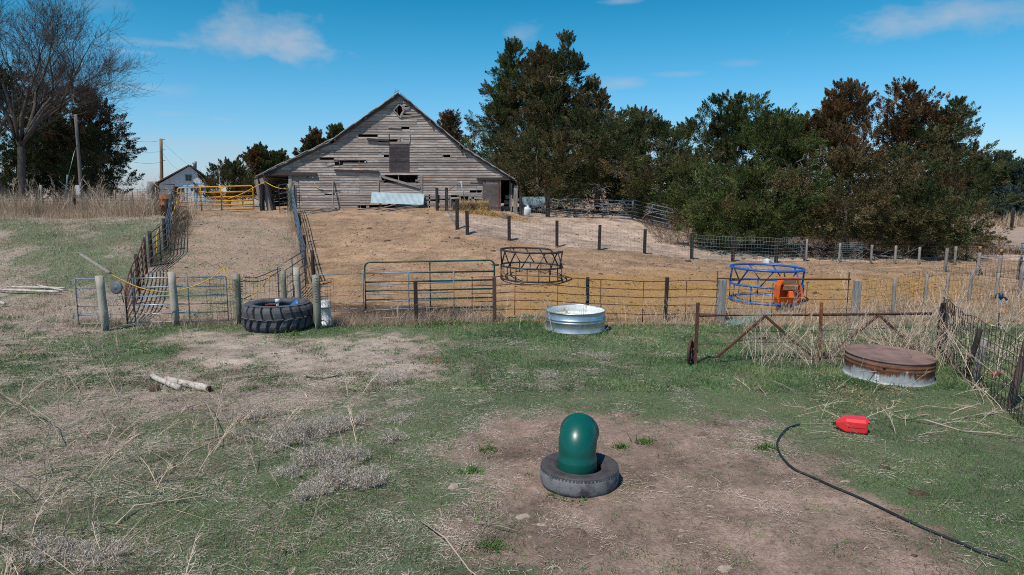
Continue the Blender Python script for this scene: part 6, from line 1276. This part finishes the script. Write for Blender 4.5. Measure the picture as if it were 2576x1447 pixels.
# bare tree
def bare_tree(name, label, base, H, r, seed, levels=6, spread=.5, dirs=None, mat=BARKP, twig=.012, first=.32, cat='tree', leader=None):
    rg = np.random.default_rng(seed); root = thing(name, label, cat, base); tb = MB(); mbs = MB(); cnt = [0]
    def grow(mb, p, d_, l, r0, k):
        cnt[0] += 1; path = [p]; dd_ = Vector(d_); rr = [r0]; ns = 4 if k > 2 else 2
        for i in range(ns):
            dd_ = (dd_ + Vector(rg.normal(0, .13, 3)) + Vector((0, 0, .05 if k > 1 else .1))).normalized(); path.append(path[-1] + dd_ * l / ns); rr.append(max(twig * .5, r0 * (1 - .42 * (i + 1) / ns)))
        mb.tube(path, rr, 7 if k > 4 else (5 if k > 2 else 3), caps=False)
        if k > 0:
            nb = 3 if k > 4 else 4
            for j in range(nb):
                t = 1.0 if j == 0 else rg.uniform(.35, .95); q_ = path[min(int(t * ns), ns)]; a = rg.uniform(0, 2 * np.pi); sp = rg.uniform(.35, .95) * (.55 if j == 0 else 1)
                _, s1, s2 = frame(dd_); nd_ = (dd_ + (s1 * math.cos(a) + s2 * math.sin(a)) * sp).normalized(); grow(mbs, q_, nd_, l * rg.uniform(.58, .82), max(twig * .6, rr[min(int(t * ns), ns)] * (.78 if j == 0 else .55)), k - 1)
    P = [Vector(base) - Vector((0, 0, .2))]; lead = Vector(leader or (0.03, 0, 1)).normalized()
    for i in range(5): P.append(P[-1] + (lead + Vector(rg.normal(0, .05, 3))).normalized() * H * first / 5)
    tb.tube(P, [r * 1.25, r * 1.05, r, r * .95, r * .9, r * .85], 10, caps=False)
    for d_ in (dirs or [(.5, .1, .9), (-.5, .2, .9), (.1, -.4, 1), (0, .4, 1)]): grow(tb, P[-1 if d_[2] > .5 else 4], Vector(d_).normalized(), H * .26, r * .62, levels - 1)
    tb.build('trunk', mat, root); mbs.build('crown', mat, root); return root
p = gz(at(60, 500, 47).x, 47); bare_tree('bare_tree', 'large leafless tree with a wide fan of fine twigs at the top left', p, 16, .27, 5, levels=7, dirs=[(.68, .1, .75), (.45, -.2, .9), (-.25, .1, 1), (.2, -.3, 1), (.3, .3, 1), (-.6, 0, .8), (.05, .4, 1)], leader=(.03, 0, 1), first=.27, twig=.010, mat=BARKD)
p = gz(at(0, 500, 49).x, 49); bare_tree('bare_tree', 'second leafless trunk leaning at the left edge behind the large bare tree', p, 13.5, .24, 12, levels=6, dirs=[(-.4, 0, .9), (.35, .2, .9), (0, -.3, 1)], leader=(-.08, 0, 1))
p = gz(at(610, 500, 58).x, 58); bare_tree('bare_sapling', 'thin leafless sapling above the juniper bush', p, 4.6, .05, 4, levels=4, dirs=[(.3, .1, .9), (-.3, -.1, .9), (0, .2, 1)], twig=.008, mat=BARKP)
# poles and wires
p = gz(at(206, 500, 44).x, 44); t = at(190, 288, 44); up_ = thing('utility_pole', 'leaning grey utility pole in front of the dark left cedars', 'utility pole', p); rough_post(MB(), p - Vector((0, 0, .2)), t, .115, 10, taper=.8).build('pole', simple('dark_grey_pole', (.17, .15, .135), (.10, .09, .08), .9, scale=3, stretch=(5, 5, .5)), up_)
MB().box((p.x - .2, 43.75, p.z + .9), (p.x + .06, 43.86, p.z + 1.5)).build('meter_box', simple('pale_box', (.55, .58, .60), rough=.5), up_)
MB().tube([at(196, 360, 44), at(186, 385, 43.5), Vector((at(152, 535, 41.5).x, 41.5, ground(at(152, 535, 41.5).x, 41.5)))], .018, 5).build('guy_wire', GREENP, up_)
a, b = at(160, 505, 41.6), at(170, 440, 41.8); one('guy_marker', 'pale teal guy wire guard slanting up in the dead grass at the left', 'marker', MB().tube([a - Vector((0, 0, .6)), b], .045, 6), simple('teal_guard', (.25, .42, .42), rough=.5), a)
p = gz(at(407, 500, 72).x, 72); pu = thing('utility_pole', 'tall brown wooden pole rising behind the pale shed', 'utility pole', p); rough_post(MB(), p, at(405, 349, 72), .17, 10, taper=.85).build('pole', simple('brown_pole', (.30, .175, .10), (.20, .115, .07), .9, scale=3, stretch=(5, 5, .5)), pu)
mb = MB()
for v in (352, 378, 405): mb.beam(at(405, v, 71.8) + Vector((.15, 0, 0)), at(405, v, 71.8) + Vector((.42, 0, .05)), .05, .05)
mb.build('bracket', GALVD, pu)
p = gz(at(492, 500, 95).x, 95); pu2 = thing('utility_pole', 'distant grey pole with a crossarm behind the shed roof', 'utility pole', p); rough_post(MB(), p, at(492, 406, 95), .16, 8).build('pole', WOODV, pu2); MB().beam(at(484, 411, 95), at(493, 411, 95), .14, .14).build('crossarm', WOODV, pu2); MB().lathe([(.001, -.35), (.2, -.35), (.2, .35), (.001, .35)], 10, at(490, 416, 94.7)).build('transformer', GALVD, pu2)
for i, (a, b) in enumerate([((405, 354, 72), (285, 343, 60)), ((405, 381, 72), (296, 367, 60)), ((405, 408, 72), (300, 398, 60)), ((406, 354, 72), (492, 425, 95)), ((406, 381, 72), (450, 428, 84))]):
    A, B = at(*a), at(*b); one('overhead_wire', ['top overhead wire running left from the brown pole', 'middle overhead wire running left from the brown pole', 'lowest overhead wire running left from the brown pole', 'upper wire slanting from the brown pole towards the distant pole', 'lower wire slanting down behind the shed roof'][i], 'wire', MB().tube([A.lerp(B, k / 12) - Vector((0, 0, 1.1 * (k / 12) * (1 - k / 12))) for k in range(13)], .011, 4), WIRED, A)
# hawk on the right cedar
hp = at(2385, 247, 45.6); hk = thing('hawk', 'brown and white hawk perched on the top of the dark right cedar', 'bird', hp)
BP = [(-.02, 0, -.02, .02), (0, 0, .05, .07), (.01, 0, .14, .095), (.02, 0, .24, .09), (.025, 0, .31, .055), (.03, 0, .36, .055), (.04, 0, .40, .05), (.045, 0, .43, .015)]
mb = MB(); mb.tube([hp + Vector((a * 1.3, b, c_ * 1.05)) for a, b, c_, r in BP], [r * 1.1 for *_, r in BP], 14); mb.tube([hp + Vector((.085, 0, .40)), hp + Vector((.13, 0, .385))], [.018, .003], 6)
mb.hexa([hp + Vector(v) for v in ((-.03, -.05, .06), (-.03, .05, .06), (-.14, .04, -.16), (-.14, -.04, -.16), (.0, -.05, .08), (0, .05, .08), (-.11, .04, -.17), (-.11, -.04, -.17))])
mb.build('body', simple('hawk_breast', (.48, .40, .35), (.24, .16, .11), .8, scale=14), hk)
mb = MB()
for sy in (-1, 1): mb.tube([hp + Vector((.0, sy * .085, .27)), hp + Vector((-.05, sy * .10, .14)), hp + Vector((-.11, sy * .06, -.06))], [.03, .05, .012], 8)
mb.build('wings', simple('hawk_wing', (.10, .065, .045), (.06, .04, .03), .8, scale=14), hk)

# ------------------------------------------------------------------ dead weeds and tall dry grass
TANS = [(.30, .21, .14), (.44, .325, .225), (.56, .43, .31), (.64, .52, .40)]
def tall_grass(name, label, x, y, h, w, lean=.25, cols=TANS, S=3, sink=.0):
    n = len(x); a = rng.uniform(0, 2 * np.pi, n); l = np.abs(rng.normal(0, lean, n)); d = np.c_[np.cos(a) * l, np.sin(a) * l, np.ones(n)]
    bend = np.c_[np.cos(a) * l, np.sin(a) * l, -l * .6] * rng.uniform(.3, 1.5, n)[:, None]
    V, F, pv = strips(np.c_[x, y, ground(x, y) - sink], d, h, w, bend, S); c = palette(cols, n, np.clip(fbm(x / 1.2, y / 1.2, 13, 3) + rng.normal(0, .2, n), 0, .99))
    return V, F, np.repeat(c, pv, 0)
def join(name, label, cat, sets, mat=DRY, kind='stuff'):
    off = 0; VV, FF, CC = [], [], []
    for V, F, c in sets: VV.append(V); FF.append(F + off); CC.append(c); off += len(V)
    return tag(npmesh(name, np.concatenate(VV), np.concatenate(FF), mat, col=np.concatenate(CC)), label, cat, kind=kind)
def hilltop(n, y0, y1, h0, h1, w):
    x = rng.uniform(-34, -18.9, n); y = rng.uniform(y0, y1, n); k = (x < XL(y) + .1 * 0 - .1); x, y = x[k], y[k]; dn = fbm(x / 1.1, y / 1.1, 63, 3); k = rng.uniform(.15, .75, len(x)) < dn + .05; x, y = x[k], y[k]
    h = rng.uniform(h0, h1, len(x)) * (.5 + dn[k]) ; return tall_grass('', '', x, y, h, rng.uniform(.008, .018, len(x)) * w)
join('dry_grass', 'tall tan dead grass growing along the hilltop at the left', 'dry grass', [hilltop(22000, 36.2, 40, .25, .75, 1), hilltop(9000, 36.5, 40, .6, 1.25, 1), hilltop(12000, 35, 37, .15, .45, 1), hilltop(14000, 40, 52, .3, .8, 1.4)])
# clumps on the left hill
x = rng.uniform(-26, -11, 60000); y = rng.uniform(18.6, 36, 60000); k = (x < XL(y) - .1) & (fbm(x / .9, y / .9, 83, 3) + rng.normal(0, .08, len(x)) > .47); x, y = x[k], y[k]
sets = [tall_grass('', '', x, y, rng.uniform(.06, .26, len(x)), rng.uniform(.006, .013, len(x)), lean=.8)]
k = rng.uniform(0, 1, len(x)) < .03; sets.append(tall_grass('', '', x[k], y[k], rng.uniform(.3, .6, k.sum()), rng.uniform(.006, .012, k.sum()), .3))
join('dry_grass', 'tufts of dead grass scattered over the green left slope', 'dry grass', sets)
def along(pts, n, wd):
    P = np.array([[p[0], p[1]] for p in pts]); t = rng.uniform(0, len(P) - 1.001, n); k = t.astype(int); f = (t - k)[:, None]; B = P[k] * (1 - f) + P[k + 1] * f; return B[:, 0] + rng.normal(0, wd, n), B[:, 1] + rng.normal(0, wd, n)
x, y = along([(-12, 18.2), (-6.5, 18.6), (-3, 18.6), (0, 18.7), (6, 18.8), (13, 19)], 15000, .30); x2, y2 = along([(5, 19.4), (9, 19.5), (14, 20), (20, 23)], 8000, .8)
k = fbm(x / .5, y / .5, 65, 3) > .47; x, y = x[k], y[k]
join('dry_grass', 'fringe of dead grass along the foot of the front fences', 'dry grass', [tall_grass('', '', x, y, rng.uniform(.08, .42, len(x)) , rng.uniform(.005, .011, len(x)), .5), tall_grass('', '', x2, y2, rng.uniform(.1, .5, len(x2)), rng.uniform(.005, .011, len(x2)), .5)])
x, y = along([(XL(26) + .0, 26), (XL(30) + .2, 30), (XL(33) + .4, 33), (XL(38) + .4, 38)], 3200, .28); x2, y2 = along([(RPX(25), 25), (RPX(32), 32), (RPX(39), 39)], 1300, .22)
join('dry_brush', 'dark tangled brush grown into the alley fences', 'brush', [tall_grass('', '', x, y, rng.uniform(.15, .8, len(x)), rng.uniform(.006, .014, len(x)), .6, [(.07, .05, .035), (.13, .095, .07), (.22, .17, .12), (.32, .25, .19)]), tall_grass('', '', x2, y2, rng.uniform(.15, .9, len(x2)), rng.uniform(.006, .013, len(x2)), .5)])
x = rng.uniform(26, 75, 30000); y = rng.uniform(66, 84, 30000); join('dry_grass', 'band of tall dead grass before the far pines', 'dry grass', [tall_grass('', '', x, y, rng.uniform(.5, 1.7, len(x)), rng.uniform(.03, .06, len(x)), .35)])
# branched weed stalks: shared generator, one object per tract of weeds
def weed(mb, p, h, rg, lean=(0, 0), nb=6, r=.006, spread=.55):
    P = [Vector(p)]; d = Vector((lean[0], lean[1], 1)).normalized(); cv = Vector((rg.normal(0, .10) + lean[0] * .3, rg.normal(0, .10) + lean[1] * .3, -.06))
    for i in range(5): d = (d + cv * .5 + Vector(rg.normal(0, .06, 3))).normalized(); P.append(P[-1] + d * h / 5)
    sh = rg.uniform(.55, 1.25); warm = rg.uniform(0, 1); mb.col = tuple(np.array((.70, .565, .455)) * sh * (1 - .12 * warm * np.array((0, .5, 1.2))))
    mb.tube(P, [r, r * .95, r * .85, r * .7, r * .5, r * .3], 4, caps=False)
    for k in range(nb):
        t = rg.uniform(.3, .97); i = min(int(t * 5), 4); q_ = P[i].lerp(P[i + 1], t * 5 - i); a = rg.uniform(0, 6.28); L = h * rg.uniform(.1, .34) * (1.15 - t * .6); b = (d * .8 + Vector((math.cos(a), math.sin(a), 0)) * spread + Vector((0, 0, .2))).normalized()
        m_ = q_ + b * L * .5; e = m_ + (b + Vector(rg.normal(0, .25, 3))).normalized() * L * .5; mb.tube([q_, m_, e], [r * .55, r * .42, r * .22], 3, caps=False)
        for _ in range(2): f = m_.lerp(e, rg.uniform(0, 1)); mb.tube([f, f + (b + Vector(rg.normal(0, .6, 3))).normalized() * L * .35], [r * .32, r * .18], 3, caps=False)
    return P[-1]
def weeds(name, label, pts, hs, seed, lean=.25, cat='dead weeds', **k):
    rg = np.random.default_rng(seed); mb = MB()
    for (x, y), h in zip(pts, hs): weed(mb, gz(float(x), float(y)) - Vector((0, 0, .02)), float(h), rg, (rg.normal(0, lean), rg.normal(0, lean)), **k)
    return tag(mb.build(name, DRY, None, gz(float(pts[0][0]), float(pts[0][1]))), label, cat, kind='stuff')
def rpts(n, x0, x1, y0, y1): return np.c_[rng.uniform(x0, x1, n), rng.uniform(y0, y1, n)]
pts = np.r_[rpts(220, 5.0, 9.2, 13.5, 15.0), rpts(70, 5.6, 11, 14.9, 18.5), rpts(150, 6, 15.5, 18.2, 20.5), rpts(60, 9, 16, 14, 19)]; weeds('dead_weeds', 'thicket of pale branching dead weeds around the rusty gate frame', pts, rng.uniform(.35, 1.25, len(pts)), 1, r=.0065)
pts = np.r_[rpts(40, 7.6, 8.9, 13.8, 14.9), rpts(70, 8.0, 10.5, 10.5, 15)]; weeds('dead_weeds', 'pale dead weeds leaning over the rusty tank and right fence', pts, rng.uniform(.6, 1.5, len(pts)), 2, lean=.4, r=.007, nb=8)
pts = np.r_[rpts(110, 11, 22, 17.5, 26)]; weeds('dead_weeds', 'scattered pale weeds along the far right stake fence', pts, rng.uniform(.5, 1.7, len(pts)), 3, lean=.3, r=.008, nb=9)
pts = np.r_[rpts(26, -11.5, -9.2, 17.6, 19.2), rpts(14, -8, -6.2, 18, 19.5), rpts(70, -3.5, 0, 18.3, 19), rpts(34, 0, 2.4, 17.0, 19), rpts(60, 2, 6.5, 18.0, 19.2)]; weeds('dead_weeds', 'thin dead weeds standing along the front fence line', pts, rng.uniform(.25, 1.0, len(pts)), 4, r=.006)
pts = np.r_[rpts(75, -30, -19.5, 35.5, 38.5)]; weeds('dead_weeds', 'tall bushy dead weeds rising from the hilltop grass', pts, rng.uniform(.9, 2.3, len(pts)), 5, lean=.22, r=.013, nb=14, spread=.4)
pts = np.r_[rpts(26, -19.6, -18.2, 36, 38.5), rpts(18, -18, -15, 30, 37)]; weeds('dead_weeds', 'dead weeds crowding the corner post and barrel', pts, rng.uniform(.7, 1.9, len(pts)), 6, lean=.25, r=.012, nb=12)
pts = np.r_[rpts(260, -9.8, -4.0, 5, 11.5), rpts(170, -10.5, -2.2, 4.6, 12.5), rpts(30, -13, -7, 11, 16.5), rpts(16, -3.0, -1.0, 5, 7)]; weeds('dead_weeds', 'sparse bent dead stalks over the grey left foreground', pts, np.minimum(rng.exponential(.26, len(pts)) + .22, 1.05), 7, lean=.42, r=.0058, nb=9)
pts = np.r_[rpts(46, 4.3, 8.5, 9.6, 12.2)]; weeds('dead_weeds', 'low tangled stems in the grass below the rusty tank', pts, rng.uniform(.3, .9, len(pts)), 8, lean=1.2, r=.0055, nb=8)
pts = np.r_[rpts(30, -16, -11.5, 16, 18.8)]; weeds('dead_weeds', 'matted brown weeds around the bleached poles at the far left', pts, rng.uniform(.3, .9, len(pts)), 9, lean=.8, r=.006, nb=9)
# yellowish seed heads below the rusty tank
n = 800; c0_ = rng.integers(0, 9, n); cc = np.array([tuple(gp(u, v))[:2] for u, v in ((2140, 1000), (2200, 1020), (2120, 1035), (2230, 990), (2100, 985), (2180, 1045), (2070, 1010), (2255, 1005), (2160, 1015))]); B = cc[c0_] + rng.normal(0, .22, (n, 2)); x, y = B.T
V, F, pv = strips(np.c_[x, y, ground(x, y) + rng.uniform(.02, .22, n)], rng.normal(size=(n, 3)), rng.uniform(.02, .05, n), rng.uniform(.012, .025, n), rng.normal(0, .3, (n, 3)), 1); tag(npmesh('seed_heads', V, F, DRY, col=np.repeat(palette([(.28, .17, .08), (.40, .27, .14), (.48, .35, .20)], n), pv, 0)), 'golden dead seed heads tangled in front of the rusty tank', 'seed heads', kind='stuff')
# long single stalks lying in the open: each a thing
GR = 'long dead stalks lying on the grass'
for (pts, r, lb) in [([(2270, 1058), (2330, 1070), (2420, 1090), (2500, 1102), (2576, 1106)], .016, 'long pale stalk lying from the red can to the right edge'), ([(2395, 1060), (2470, 1052), (2540, 1035), (2600, 1020)], .013, 'bent pale stalk under the right wire fence'), ([(2100, 985), (2160, 965), (2260, 962), (2345, 970)], .011, 'arching stalk before the rusty tank'),
                     ([(2250, 1040), (2330, 1032), (2420, 1035)], .009, 'straight stalk right below the rusty tank'), ([(1210, 1327), (1260, 1343), (1320, 1350)], .008, 'thin twig lying on the dirt left of the pale stones'), ([(1060, 1320), (1120, 1375), (1180, 1440), (1200, 1470)], .011, 'feathery stalk at the bottom edge left of the dirt'),
                     ([(770, 951), (820, 962), (852, 948)], .016, 'dark bent stick in the grass below the sandy patch'), ([(290, 1325), (340, 1290), (420, 1268), (520, 1262)], .012, 'long stalk sweeping across the lower left'), ([(60, 1205), (160, 1190), (230, 1178), (300, 1150)], .013, 'long pale stalk in the left foreground'), ([(440, 1155), (520, 1120), (600, 1090)], .009, 'pale stalk lying right of the left foreground weeds'),
                     ([(470, 1030), (520, 1045), (545, 1095), (555, 1130)], .009, 'arched stalk standing below the bleached logs'), ([(20, 1050), (80, 1058), (130, 1085), (160, 1130)], .010, 'arched stalk at the left edge of the foreground')]:
    P = [gp(u, v) + Vector((0, 0, .02 + .05 * (i % 2) + (.16 if 'arch' in lb and 0 < i < len(pts) - 1 else 0))) for i, (u, v) in enumerate(pts)]; mb = MB(); mb.col = tuple(np.array((.47, .38, .30)) * (random.uniform(.8, 1.2) if 'dark' not in lb else .3)); mb.tube(P, [r * (1 - .6 * i / len(P)) for i in range(len(P))], 6)
    rg = np.random.default_rng(len(lb))
    for k in range(5): i = rg.integers(0, len(P) - 1); q_ = P[i].lerp(P[i + 1], rg.uniform(0, 1)); d = (P[i + 1] - P[i]).normalized(); mb.tube([q_, q_ + (d + Vector((rg.normal(0, .6), rg.normal(0, .6), .35))).normalized() * rg.uniform(.1, .35)], [r * .4, r * .15], 4)
    one('dead_stalk', lb, 'stalk', mb, DRY, P[0], GR)
# grey sage clumps
def sage(label, p, R_, h, n, seed):
    rg = np.random.default_rng(seed); root = thing('sage_plant', label, 'plant', p, 'grey curly leaved sage plants'); mb = MB(); VV, FF, CC, off = [], [], [], 0
    a = rg.uniform(0, 6.28, n); rr = R_ * np.sqrt(rg.uniform(0, 1, n)) * (.7 + .6 * vnoise(a * 1.2, a * 0 + seed, 5)); tip = np.c_[p[0] + rr * np.cos(a), p[1] + rr * np.sin(a), np.zeros(n)]; tip[:, 2] = ground(tip[:, 0], tip[:, 1]) + h * rg.uniform(.25, 1.35, n) * (1.15 - .6 * rr / R_)
    for i in range(n):
        b = Vector((tip[i, 0] * .55 + p[0] * .45, tip[i, 1] * .55 + p[1] * .45, 0)); b.z = ground(b.x, b.y); mb.col = (.36, .30, .25); mb.tube([b, Vector(tip[i]) + Vector((0, 0, .02))], [.0035, .002], 3, caps=False)
    K = 30; s = rg.uniform(.15, 1.05, (n, K)); B = np.array([[p[0], p[1], 0]]) * .45 + tip * .55; B[:, 2] = ground(B[:, 0], B[:, 1]); C = B[:, None] + (tip - B)[:, None] * s[..., None] + rg.normal(0, .014, (n, K, 3)); m = n * K
    V, F, pv = strips(C.reshape(-1, 3), rg.normal(size=(m, 3)) + [0, 0, .8], rg.uniform(.014, .034, m), rg.uniform(.0035, .0075, m), rg.normal(0, .5, (m, 3)), 2, taper=.5)
    npmesh('leaves', V, F, DRY, root, col=np.repeat(palette([(.30, .25, .20), (.52, .45, .375), (.68, .60, .51), (.78, .71, .62)], m), pv, 0)); mb.build('stems', DRY, root)
for (u, v, w, h, n, lb) in [(755, 1105, 62, .22, 210, 'largest grey sage plant, upper left of the sage patch'), (830, 1085, 40, .18, 90, 'grey sage plant touching the right side of the largest one'), (800, 1165, 52, .18, 150, 'grey sage plant below the largest one'), (880, 1160, 45, .16, 110, 'grey sage plant in the middle right of the sage patch'), (840, 1215, 48, .15, 120, 'low grey sage plant at the lower edge of the patch'),
                          (925, 1220, 40, .16, 110, 'grey sage plant at the lower right end of the patch'), (780, 1250, 36, .11, 70, 'sparse sage plant at the lower left end of the patch'), (690, 1130, 34, .13, 60, 'small sage plant left of the largest one'), (890, 1065, 34, .12, 60, 'small sage plant above right of the patch'), (990, 1110, 30, .12, 50, 'isolated small sage plant right of the patch'),
                          (650, 1050, 48, .13, 80, 'low sage plant above left of the patch'), (615, 1100, 30, .11, 45, 'small sage sprig far left of the patch'), (1385, 950, 26, .10, 30, 'small grey sage plant in the grass below the stock tank'), (1520, 905, 30, .14, 34, 'pale dry plant in the grass right below the stock tank'), (970, 960, 34, .11, 50, 'grey plant at the lower rim of the sandy patch'), (735, 1195, 30, .10, 40, 'tiny sage plant below left of the patch'),
                          (1010, 1060, 30, .08, 30, 'faint grey plant between the patch and the dirt'), (240, 1410, 55, .10, 70, 'low grey sage at the lower left corner, right one'), (120, 1400, 60, .11, 80, 'low grey sage at the lower left corner, left one')]:
    p = gp(u, v); s = w / FPX * math.hypot(p.y, CAM_H); sage(lb, p, s * 1.4, h * 1.15, int(n * 1.05), int(u + v))
# small leafy weeds: bright green tufts at the tyre and tank
VV, FF, CC, off = [], [], [], 0
for (u, v, w, n) in [(1405, 1245, 22, 240), (1440, 1254, 26, 260), (1470, 1256, 14, 90), (1362, 1208, 8, 80), (1345, 800, 40, 260), (1395, 838, 34, 220), (1560, 1128, 18, 90), (1620, 1116, 22, 110), (1310, 815, 60, 300), (1140, 812, 60, 300), (1090, 820, 50, 260), (720, 842, 40, 200), (1500, 842, 40, 200), (1230, 1135, 30, 90), (1180, 1190, 30, 90), (1930, 1130, 30, 120), (1240, 1380, 50, 120)]:
    p = gp(u, v); s = w / FPX * math.hypot(p.y, CAM_H); x = p.x + rng.normal(0, s * .5, n); y = p.y + rng.normal(0, s * .35, n); x, y = clear(x, y); n = len(x); d = np.c_[rng.normal(0, .8, (n, 2)), np.ones(n)]
    sc = 1 + p.y / 14; V, F, pv = strips(np.c_[x, y, ground(x, y)], d, rng.uniform(.03, .075, n) * sc, rng.uniform(.007, .014, n) * sc, rng.normal(0, .3, (n, 3)) - [0, 0, .3], 2); VV.append(V); FF.append(F + off); off += len(V); CC.append(np.repeat(palette([(.05, .11, .025), (.09, .17, .04), (.13, .22, .055)], n), pv, 0))
tag(npmesh('leafy_weeds', np.concatenate(VV), np.concatenate(FF), FOL, col=np.concatenate(CC)), 'bright green leafy weeds sprouting at tyre, tank and fence feet', 'weeds', kind='stuff')

# crumbs of soil and dung trampled over the bare ground
VV, FF, CC, off = [], [], [], 0
OCT = np.array([(1, 0, 0), (0, 1, 0), (-1, 0, 0), (0, -1, 0), (0, 0, .8), (0, 0, -.5)]); OF = np.array([(0, 1, 4), (1, 2, 4), (2, 3, 4), (3, 0, 4), (1, 0, 5), (2, 1, 5), (3, 2, 5), (0, 3, 5)])
for (n, y0, y1, sc) in ((16000, 4.5, 12, .007), (9000, 12, 19, .012), (30000, 19, 42, .022)):
    x, y = scatter(n, -40, 26, y0, y1, .9); x, y = clear(x, y); z_ = zones(x, y); w = np.clip(.9 - z_['green'] * 1.2 - z_['pen'] * .45 - .5 * z_['lefthill'], 0, 1) * np.clip(fbm(x / .9, y / .9, 111, 3) * 2.6 - .8, .05, 1)
    x, y = keep(x, y, w); m = len(x); r = sc * rng.lognormal(0, .45, m); V = OCT[None] * r[:, None, None] * rng.uniform(.6, 1.4, (m, 6, 3)) ; V[:, :, 2] *= .55
    V = V + np.c_[x, y, ground(x, y) + r * .12][:, None]; VV.append(V.reshape(-1, 3)); FF.append((OF[None] + (np.arange(m) * 6)[:, None, None]).reshape(-1, 3) + off); off += m * 6
    bk = zones(x, y)['back'][:, None]; c = palette([(.16, .105, .075), (.27, .185, .14), (.40, .30, .235), (.50, .40, .33)], m) * (1 - bk) + bk * palette([(.10, .06, .036), (.17, .105, .065), (.28, .18, .11), (.42, .28, .16)], m); CC.append(np.repeat(c, 6, 0))
tag(npmesh('soil_crumbs', np.concatenate(VV), np.concatenate(FF), DRY, col=np.concatenate(CC)), 'crumbs of soil, dung and gravel trampled over the bare ground', 'soil crumbs', kind='stuff')
# long dry stalks trampled in the alley and yard
def lying(n, x0, x1, y0, y1, l0, l1, w):
    x = rng.uniform(x0, x1, n); y = rng.uniform(y0, y1, n); a = rng.uniform(0, 6.28, n); d = np.c_[np.cos(a), np.sin(a), rng.normal(0, .06, n)]
    V, F, pv = strips(np.c_[x, y, ground(x, y) + .02], d, rng.uniform(l0, l1, n), np.full(n, w) * rng.uniform(.6, 1.3, n), np.c_[rng.normal(0, .25, (n, 2)), np.zeros(n)], 4, taper=.4); V[:, 2] = np.maximum(V[:, 2], ground(V[:, 0], V[:, 1]) + .012)
    return V, F, np.repeat(palette([(.34, .26, .18), (.50, .39, .28), (.62, .51, .39)], n), pv, 0)
join('trampled_stalks', 'long pale stalks trampled flat in the alley and along the yard', 'stalks', [lying(260, -18, -8.2, 19.5, 38, .2, 1.1, .016), lying(150, -8, 8, 20, 32, .1, .5, .016), lying(700, -10, -3.5, 4.8, 12, .15, .75, .010), lying(110, -3, 6, 9, 17, .1, .4, .008), lying(90, 4, 9, 6, 13, .15, .5, .009)])

VV, FF, CC, off = [], [], [], 0
for (n, y0, y1, sc) in ((5200, 4.5, 12.5, 1.0), (3600, 12, 18.6, 1.35), (1100, 19, 36, 2.0)):
    x, y = scatter(n, -40, 24, y0, y1, 1.0); x, y = clear(x, y); z_ = zones(x, y); w = np.clip(.15 + z_['green'] * .9 - z_['back'] * .2, 0, 1) * np.clip(fbm(x / .8, y / .8, 131, 3) * 3.4 - 1.25, .03, 1) * (1 - .85 * np.clip(z_['yard'] + z_['pen'], 0, 1))
    x, y = keep(x, y, w); m = len(x); K = 11; xx_ = np.repeat(x, K) + rng.normal(0, .035 * sc, m * K); yy_ = np.repeat(y, K) + rng.normal(0, .035 * sc, m * K); q = m * K
    d = np.c_[rng.normal(0, 1.1, (q, 2)), np.ones(q) * .8]; V, F, pv = strips(np.c_[xx_, yy_, ground(xx_, yy_)], d, rng.uniform(.018, .048, q) * sc, rng.uniform(.007, .014, q) * sc, rng.normal(0, .3, (q, 3)) - [0, 0, .3], 1, taper=.35)
    VV.append(V); FF.append(F + off); off += len(V); CC.append(np.repeat(palette([(.055, .13, .040), (.095, .20, .055), (.14, .28, .075), (.19, .34, .10)], q, np.clip(np.repeat(rng.uniform(.1, .9, m), K) + rng.normal(0, .12, q), 0, .99)), pv, 0))
tag(npmesh('leafy_weeds', np.concatenate(VV), np.concatenate(FF), FOL, col=np.concatenate(CC)), 'small bright green rosettes dotted through the grass and dirt', 'weeds', kind='stuff')
